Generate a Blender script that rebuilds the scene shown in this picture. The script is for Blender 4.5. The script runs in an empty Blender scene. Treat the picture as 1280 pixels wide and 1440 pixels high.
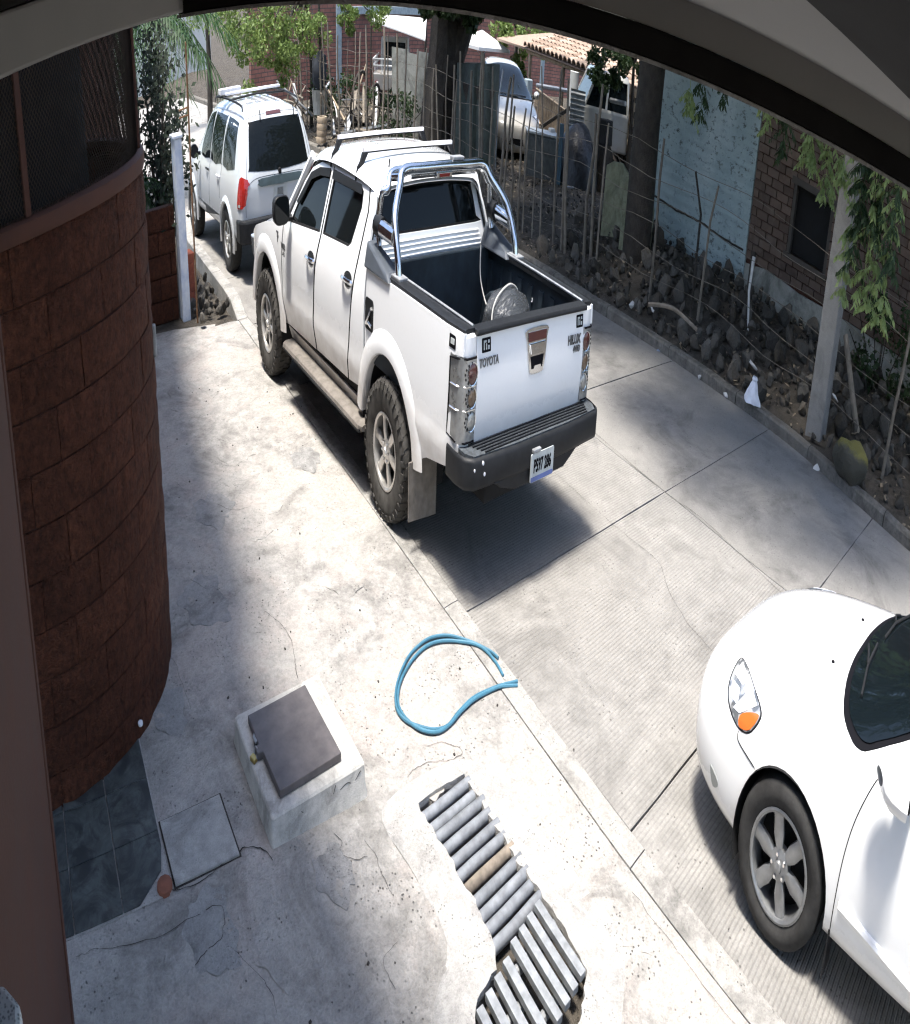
import bpy, bmesh, math, random
import numpy as np
from mathutils import Vector, Matrix, noise
from mathutils.bvhtree import BVHTree
random.seed(7); np.random.seed(7)
SC = bpy.context.scene
COL = SC.collection
PI = math.pi
R = math.radians

# ------------------------------------------------------------------ camera
# a wide security-camera lens; the recorder squeezes the frame sideways, so the
# lens is set as a cylindrical projection with its own ranges in u and v
CP = (-4.2293, -5.2391, 2.6694); YAW, PITCH, ROLL = 0.41518, 0.40074, -0.03726
FU, FV, CU, CV = 917.245, 1787.646, 410.715, 725.745          # in pixels of a 1280 x 1440 frame
def cam_axes():
    f = Vector((math.sin(YAW)*math.cos(PITCH), math.cos(YAW)*math.cos(PITCH), -math.sin(PITCH)))
    r = Vector((math.cos(YAW), -math.sin(YAW), 0)); u = r.cross(f)
    c, s = math.cos(ROLL), math.sin(ROLL)
    return c*r+s*u, -s*r+c*u, f
cd = bpy.data.cameras.new('camera'); cam = bpy.data.objects.new('camera', cd); COL.objects.link(cam); SC.camera = cam
_r, _u, _f = cam_axes()
cam.matrix_world = Matrix(((_r.x, _u.x, -_f.x, CP[0]), (_r.y, _u.y, -_f.y, CP[1]), (_r.z, _u.z, -_f.z, CP[2]), (0, 0, 0, 1)))
cd.type = 'PANO'; cd.panorama_type = 'CENTRAL_CYLINDRICAL'
cd.central_cylindrical_range_u_min = -CU/FU; cd.central_cylindrical_range_u_max = (1280-CU)/FU
cd.central_cylindrical_range_v_min = -(1440-CV)/FV; cd.central_cylindrical_range_v_max = CV/FV
cd.central_cylindrical_radius = 1.0
cd.clip_start = 0.02; cd.clip_end = 500

# ------------------------------------------------------------------ sky, sun, exposure
SUN_EL, SUN_AZ = R(78.5), R(-97)        # azimuth from +Y towards +X: the sun stands almost overhead, a little to the left
world = bpy.data.worlds.new('World'); SC.world = world; world.use_nodes = True
wn = world.node_tree
sky = wn.nodes.new('ShaderNodeTexSky'); sky.sky_type = 'NISHITA'; sky.sun_disc = False
sky.sun_elevation = SUN_EL; sky.sun_rotation = SUN_AZ; sky.air_density = 1.0; sky.dust_density = 2.0; sky.ozone_density = 1.0
bg = wn.nodes['Background']; bg.inputs['Strength'].default_value = 0.15
wn.links.new(sky.outputs[0], bg.inputs[0])
sd = bpy.data.lights.new('sun', 'SUN'); sd.energy = 4.0; sd.angle = R(10.0); sd.color = (1.0, 0.955, 0.88)
sun = bpy.data.objects.new('sun', sd); COL.objects.link(sun)
sdir = Vector((math.sin(SUN_AZ)*math.cos(SUN_EL), math.cos(SUN_AZ)*math.cos(SUN_EL), math.sin(SUN_EL)))
sun.rotation_euler = sdir.to_track_quat('Z', 'Y').to_euler()
vs = SC.view_settings; vs.view_transform = 'Standard'; vs.look = 'None'; vs.gamma = 1.0; vs.use_curve_mapping = False
vs.exposure = 1.2
SC.render.engine = 'CYCLES'
SC.cycles.use_denoising = True
SC.cycles.use_adaptive_sampling = True; SC.cycles.adaptive_threshold = 0.035; SC.cycles.adaptive_min_samples = 12
SC.cycles.max_bounces = 4; SC.cycles.diffuse_bounces = 2; SC.cycles.glossy_bounces = 2
SC.cycles.transmission_bounces = 3; SC.cycles.transparent_max_bounces = 6
SC.cycles.sample_clamp_indirect = 6.0
SC.cycles.caustics_reflective = False; SC.cycles.caustics_refractive = False
try: SC.cycles.filter_width = 1.3
except Exception: pass

# ------------------------------------------------------------------ helpers
def ray(px, py):
    """unit direction from the camera through a pixel of the photograph"""
    lo = (px-CU)/FU; v = (CV-py)/FV
    d = _r*math.sin(lo) + _u*v + _f*math.cos(lo)
    return d.normalized()
def at(px, py, dist):
    """the point seen at a pixel, `dist` metres away along the ground"""
    d = ray(px, py); return Vector(CP) + d*(dist/math.hypot(d.x, d.y))
def on_z(px, py, z=0.0):
    d = ray(px, py); return Vector(CP) + d*((z-CP[2])/d.z)
def on_x(px, py, x):
    d = ray(px, py); return Vector(CP) + d*((x-CP[0])/d.x)
def on_y(px, py, y):
    d = ray(px, py); return Vector(CP) + d*((y-CP[1])/d.y)

def link(o, parent=None):
    COL.objects.link(o)
    if parent is not None: o.parent = parent
    return o
def tag(o, label=None, cat=None, group=None, kind=None):
    if label: o['label'] = label
    if cat: o['category'] = cat
    if group: o['group'] = group
    if kind: o['kind'] = kind
    return o
def thing(name, label, cat, loc=(0, 0, 0), rotz=0, group=None):
    o = bpy.data.objects.new(name, None); COL.objects.link(o)
    o.location = loc; o.rotation_euler = (0, 0, rotz); o.empty_display_size = 0.1
    return tag(o, label, cat, group)
def obj(name, me, parent=None, loc=None, rot=None, scale=None):
    o = link(bpy.data.objects.new(name, me), parent)
    if loc is not None: o.location = loc
    if rot is not None: o.rotation_euler = rot
    if scale is not None: o.scale = scale
    return o
def copy_tree(o, parent=None):
    c = o.copy(); COL.objects.link(c); c.parent = parent
    for ch in list(o.children): copy_tree(ch, c)
    return c
def smoothstep(a, b, t):
    t = min(1, max(0, (t-a)/(b-a))); return t*t*(3-2*t)
def interp(tab, t):
    """smooth interpolation in a table of (t, value)"""
    if t <= tab[0][0]: return tab[0][1]
    for i in range(len(tab)-1):
        (a, va), (b, vb) = tab[i], tab[i+1]
        if t <= b:
            m0 = (vb-va)/(b-a) if i == 0 else (vb-tab[i-1][1])/(b-tab[i-1][0])
            m1 = (vb-va)/(b-a) if i == len(tab)-2 else (tab[i+2][1]-va)/(tab[i+2][0]-a)
            h = b-a; s = (t-a)/h
            return (2*s**3-3*s*s+1)*va + (s**3-2*s*s+s)*h*m0 + (-2*s**3+3*s*s)*vb + (s**3-s*s)*h*m1
    return tab[-1][1]

class MB:
    """collects shapes; build() links them as ONE mesh object"""
    def __init__(s): s.v = []; s.f = []
    def add(s, vs, fs):
        n = len(s.v); s.v += [tuple(q) for q in vs]; s.f += [tuple(n+i for i in q) for q in fs]; return s
    def box(s, c, d, rot=None):
        x, y, z = d[0]/2, d[1]/2, d[2]/2
        vs = [Vector(q) for q in ((-x,-y,-z),(x,-y,-z),(x,y,-z),(-x,y,-z),(-x,-y,z),(x,-y,z),(x,y,z),(-x,y,z))]
        if rot is not None: vs = [rot @ q for q in vs]
        c = Vector(c)
        return s.add([q+c for q in vs], [(0,3,2,1),(4,5,6,7),(0,1,5,4),(1,2,6,5),(2,3,7,6),(3,0,4,7)])
    def hexa(s, p):
        """eight corners: bottom four counter-clockwise, then top four"""
        return s.add(p, [(0,3,2,1),(4,5,6,7),(0,1,5,4),(1,2,6,5),(2,3,7,6),(3,0,4,7)])
    def tube(s, pts, r, n=8, closed=False, cap=True):
        pts = [Vector(q) for q in pts]; m = len(pts)
        rs = r if isinstance(r, (list, tuple)) else [r]*m
        base = len(s.v); ref = None
        for i in range(m):
            if closed: t = pts[(i+1) % m]-pts[i-1]
            else: t = pts[min(i+1, m-1)]-pts[max(i-1, 0)]
            t.normalize()
            if ref is None:
                ref = t.orthogonal().normalized()
            else:
                ref = (ref - t*ref.dot(t))
                ref = ref.normalized() if ref.length > 1e-6 else t.orthogonal().normalized()
            b = t.cross(ref)
            for k in range(n):
                a = 2*PI*k/n
                s.v.append(tuple(pts[i] + (ref*math.cos(a)+b*math.sin(a))*rs[i]))
        for i in range(m if closed else m-1):
            j = (i+1) % m
            for k in range(n):
                l = (k+1) % n
                s.f.append((base+i*n+k, base+i*n+l, base+j*n+l, base+j*n+k))
        if cap and not closed:
            s.f.append(tuple(base+k for k in reversed(range(n))))
            s.f.append(tuple(base+(m-1)*n+k for k in range(n)))
        return s
    def lathe(s, prof, n=24, axis='z', c=(0, 0, 0), a0=0, a1=2*PI):
        """profile of (radius, height) turned round an axis"""
        full = abs(a1-a0-2*PI) < 1e-6; m = n if full else n+1
        base = len(s.v); c = Vector(c)
        for (r, h) in prof:
            for k in range(m):
                a = a0+(a1-a0)*k/n
                p = {'z': (r*math.cos(a), r*math.sin(a), h), 'x': (h, r*math.cos(a), r*math.sin(a)), 'y': (r*math.cos(a), h, r*math.sin(a))}[axis]
                s.v.append(tuple(c+Vector(p)))
        for i in range(len(prof)-1):
            for k in range(n):
                l = (k+1) % m
                s.f.append((base+i*m+k, base+i*m+l, base+(i+1)*m+l, base+(i+1)*m+k))
        return s
    def grid(s, rows):
        """rows of points -> quads"""
        base = len(s.v); n = len(rows[0])
        for r in rows: s.v += [tuple(q) for q in r]
        for i in range(len(rows)-1):
            for k in range(n-1):
                s.f.append((base+i*n+k, base+i*n+k+1, base+(i+1)*n+k+1, base+(i+1)*n+k))
        return s
    def prism(s, poly, h0, h1, f=lambda a, b, h: (a, b, h)):
        """a polygon (a, b) pushed from h0 to h1; f places it"""
        n = len(poly); base = len(s.v)
        for h in (h0, h1): s.v += [tuple(f(a, b, h)) for a, b in poly]
        s.f.append(tuple(base+i for i in reversed(range(n)))); s.f.append(tuple(base+n+i for i in range(n)))
        for i in range(n):
            j = (i+1) % n; s.f.append((base+i, base+j, base+n+j, base+n+i))
        return s
    def mesh(s, name, mat=None, smooth=False, weld=False, recalc=False, sharp=None):
        me = bpy.data.meshes.new(name); me.from_pydata(s.v, [], s.f)
        if weld or recalc:
            bm = bmesh.new(); bm.from_mesh(me)
            if weld: bmesh.ops.remove_doubles(bm, verts=bm.verts, dist=1e-5)
            if recalc: bmesh.ops.recalc_face_normals(bm, faces=bm.faces)
            bm.to_mesh(me); bm.free()
        if mat: me.materials.append(mat)
        if smooth: me.polygons.foreach_set('use_smooth', [True]*len(me.polygons))
        if sharp is not None: me.set_sharp_from_angle(angle=R(sharp))
        me.update(); return me
    def build(s, name, mat, parent=None, smooth=False, bevel=0, weld=False, recalc=False, sharp=None, seg=2, **kw):
        if smooth and sharp is None: sharp = 38
        o = obj(name, s.mesh(name, mat, smooth, weld, recalc, sharp if smooth else None), parent, **kw)
        if bevel:
            m = o.modifiers.new('bevel', 'BEVEL'); m.width = bevel; m.segments = seg; m.limit_method = 'ANGLE'; m.angle_limit = R(40)
        return o

def panel(outer, holes=(), f=None, th=0.02, acuts=(), bcuts=(), off=0.0, back=True):
    """a sheet with holes, drawn in (a, b), laid on the surface f(a, b, offset) with a thickness"""
    bm = bmesh.new()
    for loop in [outer]+list(holes):
        vs = [bm.verts.new((a, b, 0)) for a, b in loop]
        for i in range(len(vs)): bm.edges.new((vs[i], vs[(i+1) % len(vs)]))
    bmesh.ops.triangle_fill(bm, use_beauty=True, use_dissolve=False, edges=bm.edges[:])
    for c in acuts: bmesh.ops.bisect_plane(bm, geom=bm.verts[:]+bm.edges[:]+bm.faces[:], plane_co=(c, 0, 0), plane_no=(1, 0, 0), dist=1e-5)
    for c in bcuts: bmesh.ops.bisect_plane(bm, geom=bm.verts[:]+bm.edges[:]+bm.faces[:], plane_co=(0, c, 0), plane_no=(0, 1, 0), dist=1e-5)
    bm.verts.index_update(); m = MB(); n = len(bm.verts)
    m.v = [tuple(f(v.co.x, v.co.y, off)) for v in bm.verts]
    fr = [tuple(v.index for v in fa.verts) for fa in bm.faces]
    m.f = fr[:]
    m.v += [tuple(f(v.co.x, v.co.y, off-th)) for v in bm.verts]
    if back: m.f += [tuple(n+i for i in reversed(q)) for q in fr]
    for e in bm.edges:
        if len(e.link_faces) == 1:
            l = e.link_loops[0]; a, b = l.vert.index, l.link_loop_next.vert.index
            m.f.append((b, a, n+a, n+b))
    bm.free(); return m
def frange(a, b, st):
    n = int(round((b-a)/st)); return [a+st*i for i in range(1, n)]
def rrect(x0, y0, x1, y1, r, n=4):
    out = []
    for cx, cy, a0 in ((x1-r, y1-r, 0), (x0+r, y1-r, 90), (x0+r, y0+r, 180), (x1-r, y0+r, 270)):
        for k in range(n+1):
            a = R(a0+90*k/n); out.append((cx+r*math.cos(a), cy+r*math.sin(a)))
    return out
def smooth_poly(pts, n=6, closed=True):
    """Catmull-Rom through points of any dimension"""
    out = []; m = len(pts)
    for i in range(m if closed else m-1):
        g = (lambda k: pts[k % m]) if closed else (lambda k: pts[min(max(k, 0), m-1)])
        p0, p1, p2, p3 = g(i-1), g(i), g(i+1), g(i+2)
        for k in range(n):
            t = k/n
            out.append(tuple(0.5*((2*b)+(-a+c)*t+(2*a-5*b+4*c-d)*t*t+(-a+3*b-3*c+d)*t**3) for a, b, c, d in zip(p0, p1, p2, p3)))
    if not closed: out.append(tuple(pts[-1]))
    return out

# ------------------------------------------------------------------ materials
MATS = {}
class NT:
    def __init__(s, name):
        s.m = bpy.data.materials.new(name); s.m.use_nodes = True; s.t = s.m.node_tree
        s.b = s.t.nodes['Principled BSDF']; MATS[name] = s.m
    def n(s, typ, **kw):
        o = s.t.nodes.new('ShaderNode'+typ)
        for k, v in kw.items(): setattr(o, k, v)
        return o
    def l(s, a, b): s.t.links.new(a, b)
    def pos(s, scale=(1, 1, 1), local=False, rot=(0, 0, 0)):
        if local: src = s.n('TexCoord').outputs['Object']
        else: src = s.n('NewGeometry').outputs['Position']
        mp = s.n('Mapping'); mp.inputs['Scale'].default_value = scale; mp.inputs['Rotation'].default_value = rot
        s.l(src, mp.inputs[0]); return mp.outputs[0]
    def noise(s, vec, scale, detail=6, rough=0.6, dist=0.0):
        o = s.n('TexNoise'); o.inputs['Scale'].default_value = scale; o.inputs['Detail'].default_value = detail
        o.inputs['Roughness'].default_value = rough; o.inputs['Distortion'].default_value = dist
        s.l(vec, o.inputs['Vector']); return o.outputs['Fac']
    def ramp(s, fac, stops, interp='LINEAR'):
        o = s.n('ValToRGB'); cr = o.color_ramp; cr.interpolation = interp
        while len(cr.elements) < len(stops): cr.elements.new(0.5)
        for e, (p, c) in zip(cr.elements, stops):
            e.position = p; e.color = (c, c, c, 1) if isinstance(c, (int, float)) else (*c, 1)
        s.l(fac, o.inputs[0]); return o.outputs[0]
    def mix(s, fac, a, b, mode='MIX'):
        o = s.n('Mix', data_type='RGBA', blend_type=mode)
        for i, q in ((0, fac), (6, a), (7, b)):
            if hasattr(q, 'is_linked'): s.l(q, o.inputs[i])
            elif i == 0: o.inputs[0].default_value = q
            else: o.inputs[i].default_value = (*q, 1) if not isinstance(q, (int, float)) else (q, q, q, 1)
        return o.outputs[2]
    def math(s, op, a, b=0.0, c=None):
        o = s.n('Math', operation=op)
        for i, q in ((0, a), (1, b), (2, c)):
            if q is None: continue
            if hasattr(q, 'is_linked'): s.l(q, o.inputs[i])
            else: o.inputs[i].default_value = q
        return o.outputs[0]
    def sep(s, vec):
        o = s.n('SeparateXYZ'); s.l(vec, o.inputs[0]); return o.outputs
    def voro(s, vec, scale, feature='F1', out='Distance', rnd=1.0):
        o = s.n('TexVoronoi', feature=feature); o.inputs['Scale'].default_value = scale; o.inputs['Randomness'].default_value = rnd
        s.l(vec, o.inputs['Vector']); return o.outputs[out]
    def bump(s, h, strength=0.5, dist=0.01, chain=None):
        o = s.n('Bump'); o.inputs['Strength'].default_value = strength; o.inputs['Distance'].default_value = dist
        s.l(h, o.inputs['Height'])
        if chain is not None: s.l(chain, o.inputs['Normal'])
        s.l(o.outputs[0], s.b.inputs['Normal']); return o.outputs[0]
    def col(s, c):
        if hasattr(c, 'is_linked'): s.l(c, s.b.inputs['Base Color'])
        else: s.b.inputs['Base Color'].default_value = (*c, 1)
    def set(s, **kw):
        for k, v in kw.items():
            i = s.b.inputs[k.replace('_', ' ')]
            if hasattr(v, 'is_linked'): s.l(v, i)
            else: i.default_value = v
        return s
    def rnd(s):
        return s.n('ObjectInfo').outputs['Random']

def simple(name, c, rough=0.6, metal=0.0, var=0.12, scale=12.0, bump=0.0, bscale=60, bdist=0.004, coat=0.0, local=True, per=0.0):
    """a plain surface with a little mottling, so nothing is perfectly even"""
    t = NT(name); v = t.pos(local=local)
    n = t.noise(v, scale, 3, 0.6)
    k = t.ramp(n, [(0.3, 1-var), (0.7, 1+var)])
    cc = t.mix(1.0, c, k, 'MULTIPLY')
    if per:
        h = t.n('HueSaturation'); t.l(cc, h.inputs['Color']); t.l(t.math('MULTIPLY_ADD', t.rnd(), per*2, 1-per), h.inputs['Value']); cc = h.outputs[0]
    t.col(cc); t.set(Roughness=rough, Metallic=metal)
    t.set(Roughness=t.math('MULTIPLY_ADD', n, 0.2, rough-0.1))
    if coat: t.set(Coat_Weight=coat, Coat_Roughness=0.05)
    if bump: t.bump(t.noise(v, bscale, 2, 0.65), bump, bdist)
    return t.m

def concrete(name, base, dark, light, scale=1.0, bump=0.5, grooves=False, pits=True, stains=0.5, tint=None, bdist=0.006, rough=0.0):
    t = NT(name); v = t.pos()
    big = t.noise(v, 0.7*scale, 3, 0.6, 0.4); mid = t.noise(v, 5*scale, 5, 0.7); fine = t.noise(v, 60*scale, 2, 0.7)
    c = t.mix(t.ramp(mid, [(0.32, 0), (0.68, 1)]), dark, light)
    c = t.mix(t.ramp(big, [(0.35, 0.0), (0.62, 0.75)]), c, base)
    if tint is not None:
        c = t.mix(t.ramp(t.noise(v, 1.6, 4, 0.65, 0.6), [(0.48, 0), (0.66, 0.55)]), c, tint)
    st = t.ramp(t.noise(v, 1.3*scale, 5, 0.7, 0.8), [(0.36, 1.0-0.55*stains), (0.50, 1.0)])
    c = t.mix(1.0, c, st, 'MULTIPLY')
    c = t.mix(1.0, c, t.ramp(fine, [(0.25, 0.86), (0.7, 1.08)]), 'MULTIPLY')
    if rough:
        g2 = t.noise(v, 21*scale, 3, 0.75); c = t.mix(1.0, c, t.ramp(g2, [(0.30, 1-0.42*rough), (0.52, 1.0), (0.75, 1+0.16*rough)]), 'MULTIPLY')
    h = t.math('ADD', t.math('MULTIPLY', mid, 1.2), t.math('MULTIPLY', fine, 0.5))
    if rough: h = t.math('ADD', h, t.math('MULTIPLY', g2, 0.9*rough))
    if pits:
        vd = t.voro(v, 26*scale); sel = t.ramp(t.noise(v, 4.0, 1, 0.6), [(0.5, 0), (0.6, 1)])
        sp = t.math('MULTIPLY', t.ramp(vd, [(0.10, 1), (0.2, 0)]), sel)
        c = t.mix(t.math('MULTIPLY', sp, 0.6), c, tuple(q*0.25 for q in dark))
        h = t.math('SUBTRACT', h, t.math('MULTIPLY', sp, 0.9))
    if grooves:
        s = t.sep(v)
        wob = t.math('MULTIPLY', t.noise(v, 1.5, 1, 0.5), 0.03)
        ph = t.math('MULTIPLY', t.math('ADD', s[1], wob), 2*PI/0.030)
        w = t.math('SINE', ph)
        gate = t.ramp(t.noise(v, 0.9, 3, 0.7, 0.5), [(0.33, 0.15), (0.55, 1.0)])
        g = t.math('MULTIPLY', t.ramp(w, [(0.25, 0), (0.9, 1)]), gate)
        h = t.math('SUBTRACT', h, t.math('MULTIPLY', g, 1.3))
        c = t.mix(t.math('MULTIPLY', g, 0.30), c, tuple(q*0.5 for q in dark))
    t.col(c); t.set(Roughness=0.92, Specular_IOR_Level=0.2)
    t.bump(h, bump, bdist); return t.m

def carpaint(name, c, dirt=(0.25, 0.19, 0.13), z0=0.40, z1=0.95, amount=0.85):
    t = NT(name); v = t.pos(local=True); s = t.sep(v)
    n = t.noise(v, 6, 6, 0.65); n2 = t.noise(v, 45, 4, 0.7)
    lo = t.n('MapRange'); lo.inputs[1].default_value = z1; lo.inputs[2].default_value = z0; lo.inputs[3].default_value = 0; lo.inputs[4].default_value = 1
    t.l(s[2], lo.inputs[0])
    d = t.math('MULTIPLY', lo.outputs[0], t.ramp(n, [(0.25, 0.35), (0.7, 1.0)]))
    d = t.math('MULTIPLY', t.math('ADD', d, t.math('MULTIPLY', t.ramp(n2, [(0.5, 0), (0.75, 1)]), 0.05)), amount)
    t.col(t.mix(d, c, dirt)); t.set(Roughness=t.math('MULTIPLY_ADD', d, 0.5, 0.22), Coat_Weight=t.math('MULTIPLY_ADD', d, -1.0, 1.0), Coat_Roughness=0.03, Specular_IOR_Level=0.5)
    return t.m

M = {}
M['sidewalk'] = concrete('sidewalk_concrete', (0.375, 0.357, 0.33), (0.205, 0.197, 0.185), (0.43, 0.41, 0.385), 1.3, 1.0, stains=0.55, tint=(0.42, 0.365, 0.33), bdist=0.02, rough=0.45)
M['kerb'] = concrete('kerb_concrete', (0.335, 0.322, 0.30), (0.20, 0.192, 0.18), (0.39, 0.375, 0.35), 1.6, 0.8, stains=0.55, bdist=0.012, rough=0.5)
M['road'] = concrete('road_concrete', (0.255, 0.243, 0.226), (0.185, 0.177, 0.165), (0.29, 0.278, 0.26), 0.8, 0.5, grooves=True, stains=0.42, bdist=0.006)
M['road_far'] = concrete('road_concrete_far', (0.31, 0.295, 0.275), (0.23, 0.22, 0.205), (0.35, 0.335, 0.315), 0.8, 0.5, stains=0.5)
M['road_smooth'] = concrete('road_concrete_smooth', (0.235, 0.225, 0.208), (0.165, 0.158, 0.147), (0.27, 0.257, 0.24), 0.9, 0.4, stains=0.5)
M['cement'] = concrete('cement_render', (0.36, 0.35, 0.33), (0.22, 0.215, 0.20), (0.42, 0.41, 0.39), 2.5, 0.5, stains=0.5)
M['mortar'] = concrete('white_mortar', (0.41, 0.395, 0.37), (0.27, 0.26, 0.25), (0.47, 0.455, 0.43), 2.2, 1.0, stains=0.4, bdist=0.015, rough=0.35)
M['old_kerb'] = concrete('old_kerb', (0.16, 0.145, 0.125), (0.09, 0.085, 0.075), (0.22, 0.205, 0.18), 2.0, 0.6, stains=0.6)
M['pole'] = concrete('pole_concrete', (0.25, 0.238, 0.22), (0.18, 0.17, 0.155), (0.29, 0.275, 0.255), 2.0, 0.35, stains=0.3)
M['panel_cement'] = concrete('panel_cement', (0.30, 0.30, 0.27), (0.16, 0.165, 0.145), (0.36, 0.36, 0.33), 1.2, 0.4, stains=0.8)
M['beam'] = simple('soffit_paint', (0.22, 0.212, 0.197), 0.8, var=0.06, scale=3, bump=0.1)
M['beam_dark'] = simple('dark_timber_and_gap', (0.012, 0.011, 0.010), 0.8, var=0.3, scale=8)
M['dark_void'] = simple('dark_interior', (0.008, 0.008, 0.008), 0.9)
M['crack'] = simple('crack_dirt', (0.035, 0.03, 0.026), 0.95, var=0.4, scale=40)
M['soil'] = concrete('soil', (0.082, 0.071, 0.058), (0.037, 0.033, 0.028), (0.125, 0.108, 0.088), 2.0, 1.0, stains=0.7, bdist=0.03)
M['white'] = carpaint('white_car_paint', (0.80, 0.81, 0.82))
M['white2'] = carpaint('white_coupe_paint', (0.80, 0.80, 0.795), z0=0.12, z1=0.4, amount=0.45)
M['silver'] = carpaint('silver_car_paint', (0.50, 0.53, 0.56), z0=0.3, z1=0.65, amount=0.6)
M['oldwhite'] = carpaint('faded_white_paint', (0.44, 0.44, 0.42), z0=0.2, z1=1.2, amount=0.8)
M['glass'] = NT('tinted_glass').set(Base_Color=(0.006, 0.008, 0.009, 1), Roughness=0.04, Specular_IOR_Level=0.22).m
M['windshield'] = NT('windshield_glass').set(Base_Color=(0.005, 0.008, 0.010, 1), Roughness=0.05, Specular_IOR_Level=0.28).m
M['rubber'] = simple('rubber', (0.018, 0.018, 0.019), 0.75, var=0.25, scale=30, bump=0.1)
M['tyre'] = simple('tyre_rubber', (0.035, 0.034, 0.033), 0.85, var=0.35, scale=14, bump=0.2, bscale=120)
M['dusty_tyre'] = simple('dusty_tyre_rubber', (0.055, 0.052, 0.048), 0.95, var=0.4, scale=14, bump=0.2, bscale=120)
M['black_plastic'] = simple('black_plastic', (0.014, 0.015, 0.017), 0.5, var=0.25, scale=20, bump=0.1)
M['liner'] = simple('bed_liner', (0.018, 0.026, 0.034), 0.55, var=0.3, scale=9, bump=0.1)
M['chrome'] = simple('chrome', (0.72, 0.73, 0.74), 0.14, 1.0, var=0.06, scale=20)
M['alloy'] = simple('alloy_rim', (0.52, 0.50, 0.47), 0.36, 0.7, var=0.2, scale=20)
M['grey_alloy'] = simple('grey_alloy', (0.27, 0.275, 0.28), 0.42, 0.7, var=0.15, scale=20)
M['steel'] = simple('galvanised_steel', (0.30, 0.31, 0.32), 0.55, 0.4, var=0.25, scale=18, bump=0.1)
M['pipe'] = simple('galvanised_pipe', (0.19, 0.20, 0.215), 0.65, 0.2, var=0.3, scale=16, bump=0.15, per=0.12)
M['rust'] = simple('rusty_steel', (0.19, 0.10, 0.05), 0.9, 0.1, var=0.5, scale=25, bump=0.3)
M['lid'] = simple('painted_steel_lid', (0.112, 0.098, 0.096), 0.6, 0.1, var=0.28, scale=11, bump=0.1)
M['brass'] = simple('brass', (0.45, 0.33, 0.12), 0.35, 1.0)
M['red_lens'] = NT('red_lens').set(Base_Color=(0.28, 0.018, 0.014, 1), Roughness=0.12, Coat_Weight=0.5).m
M['dark_red_lens'] = NT('dark_red_lens').set(Base_Color=(0.07, 0.022, 0.02, 1), Roughness=0.12, Coat_Weight=0.5).m
M['amber_lens'] = NT('amber_lens').set(Base_Color=(0.65, 0.14, 0.03, 1), Roughness=0.15, Coat_Weight=0.5).m
M['dim_amber'] = NT('dim_amber_lens').set(Base_Color=(0.11, 0.072, 0.045, 1), Roughness=0.15, Coat_Weight=0.5).m
M['clear_lens'] = NT('clear_lens').set(Base_Color=(0.55, 0.57, 0.58, 1), Roughness=0.08, Metallic=0.55, Coat_Weight=0.6).m
M['mud'] = simple('muddy_rubber', (0.155, 0.138, 0.12), 0.9, var=0.3, scale=12, bump=0.2)
M['plate'] = simple('plate_white', (0.42, 0.45, 0.45), 0.45)
M['plate_blue'] = simple('plate_blue', (0.10, 0.14, 0.34), 0.45)
M['ink'] = simple('black_print', (0.006, 0.006, 0.008), 0.7)
M['silver_print'] = simple('grey_badge', (0.13, 0.135, 0.14), 0.3, 0.6)
M['hose'] = simple('blue_hose', (0.045, 0.15, 0.22), 0.5, var=0.15, scale=10, per=0.06)
M['bag'] = simple('white_plastic', (0.80, 0.80, 0.84), 0.45)
M['litter'] = simple('litter_white', (0.55, 0.54, 0.52), 0.7, var=0.2, scale=20, per=0.2)
for _k, _v in (('ink', 0.08), ('black_plastic', 0.22), ('rubber', 0.15), ('tyre', 0.2), ('dusty_tyre', 0.15), ('beam_dark', 0.1), ('liner', 0.3)):
    M[_k].node_tree.nodes['Principled BSDF'].inputs['Specular IOR Level'].default_value = _v
# ================================================================== the setting
KERB_L = [(-9, -1.22), (-5.5, -1.06), (-4.1, -0.97), (-2.8, -0.885), (-1.26, -0.80), (1.0, -0.70), (3.0, -0.60), (5.26, -0.49), (8.05, -0.35), (14, -0.05), (30, 0.8)]
KERB_R = [(-9, 4.0), (-5.5, 4.5), (-3.85, 4.79), (-2.75, 5.06), (-1.8, 5.28), (-0.7, 5.36), (1.0, 5.38), (2.5, 5.33), (14, 5.35), (30, 5.6)]
kl = lambda y: interp(KERB_L, y)
kr = lambda y: interp(KERB_R, y)
def gz(x, y):
    """height of the dirt yard beyond the far kerb"""
    d = x-kr(max(-9, min(30, y)))
    if d < 0.0: return -0.05
    return -0.05+0.17*smoothstep(0.0, 0.3, d)+0.16*smoothstep(0.3, 2.2, d)+0.05*noise.noise((x*0.6, y*0.6, 3))+0.02*noise.noise((x*3, y*3, 1))
def sw(x, y):
    """height of the sidewalk: flush with the road, rising a little to the wall"""
    return 0.006+0.055*smoothstep(-1.3, -3.3, x)+0.006*noise.noise((x*1.1, y*1.1, 0))+0.0025*noise.noise((x*5, y*5, 2))

# the ground: one sheet to the horizon
xs = [-120, -60, -30, -15, -8, -4, -2, 0, 2, 4]+[4.2+0.3*i for i in range(46)]+[19, 22, 30, 60, 120]
ys = [-120, -60, -30, -15, -9]+[-8+0.35*i for i in range(86)]+[24, 28, 40, 70, 140]
m = MB().grid([[(x, y, gz(x, y) if -9 < y < 60 else -0.05) for y in ys] for x in xs])
tag(m.build('ground', M['soil'], smooth=True, recalc=True), kind='structure')

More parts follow.
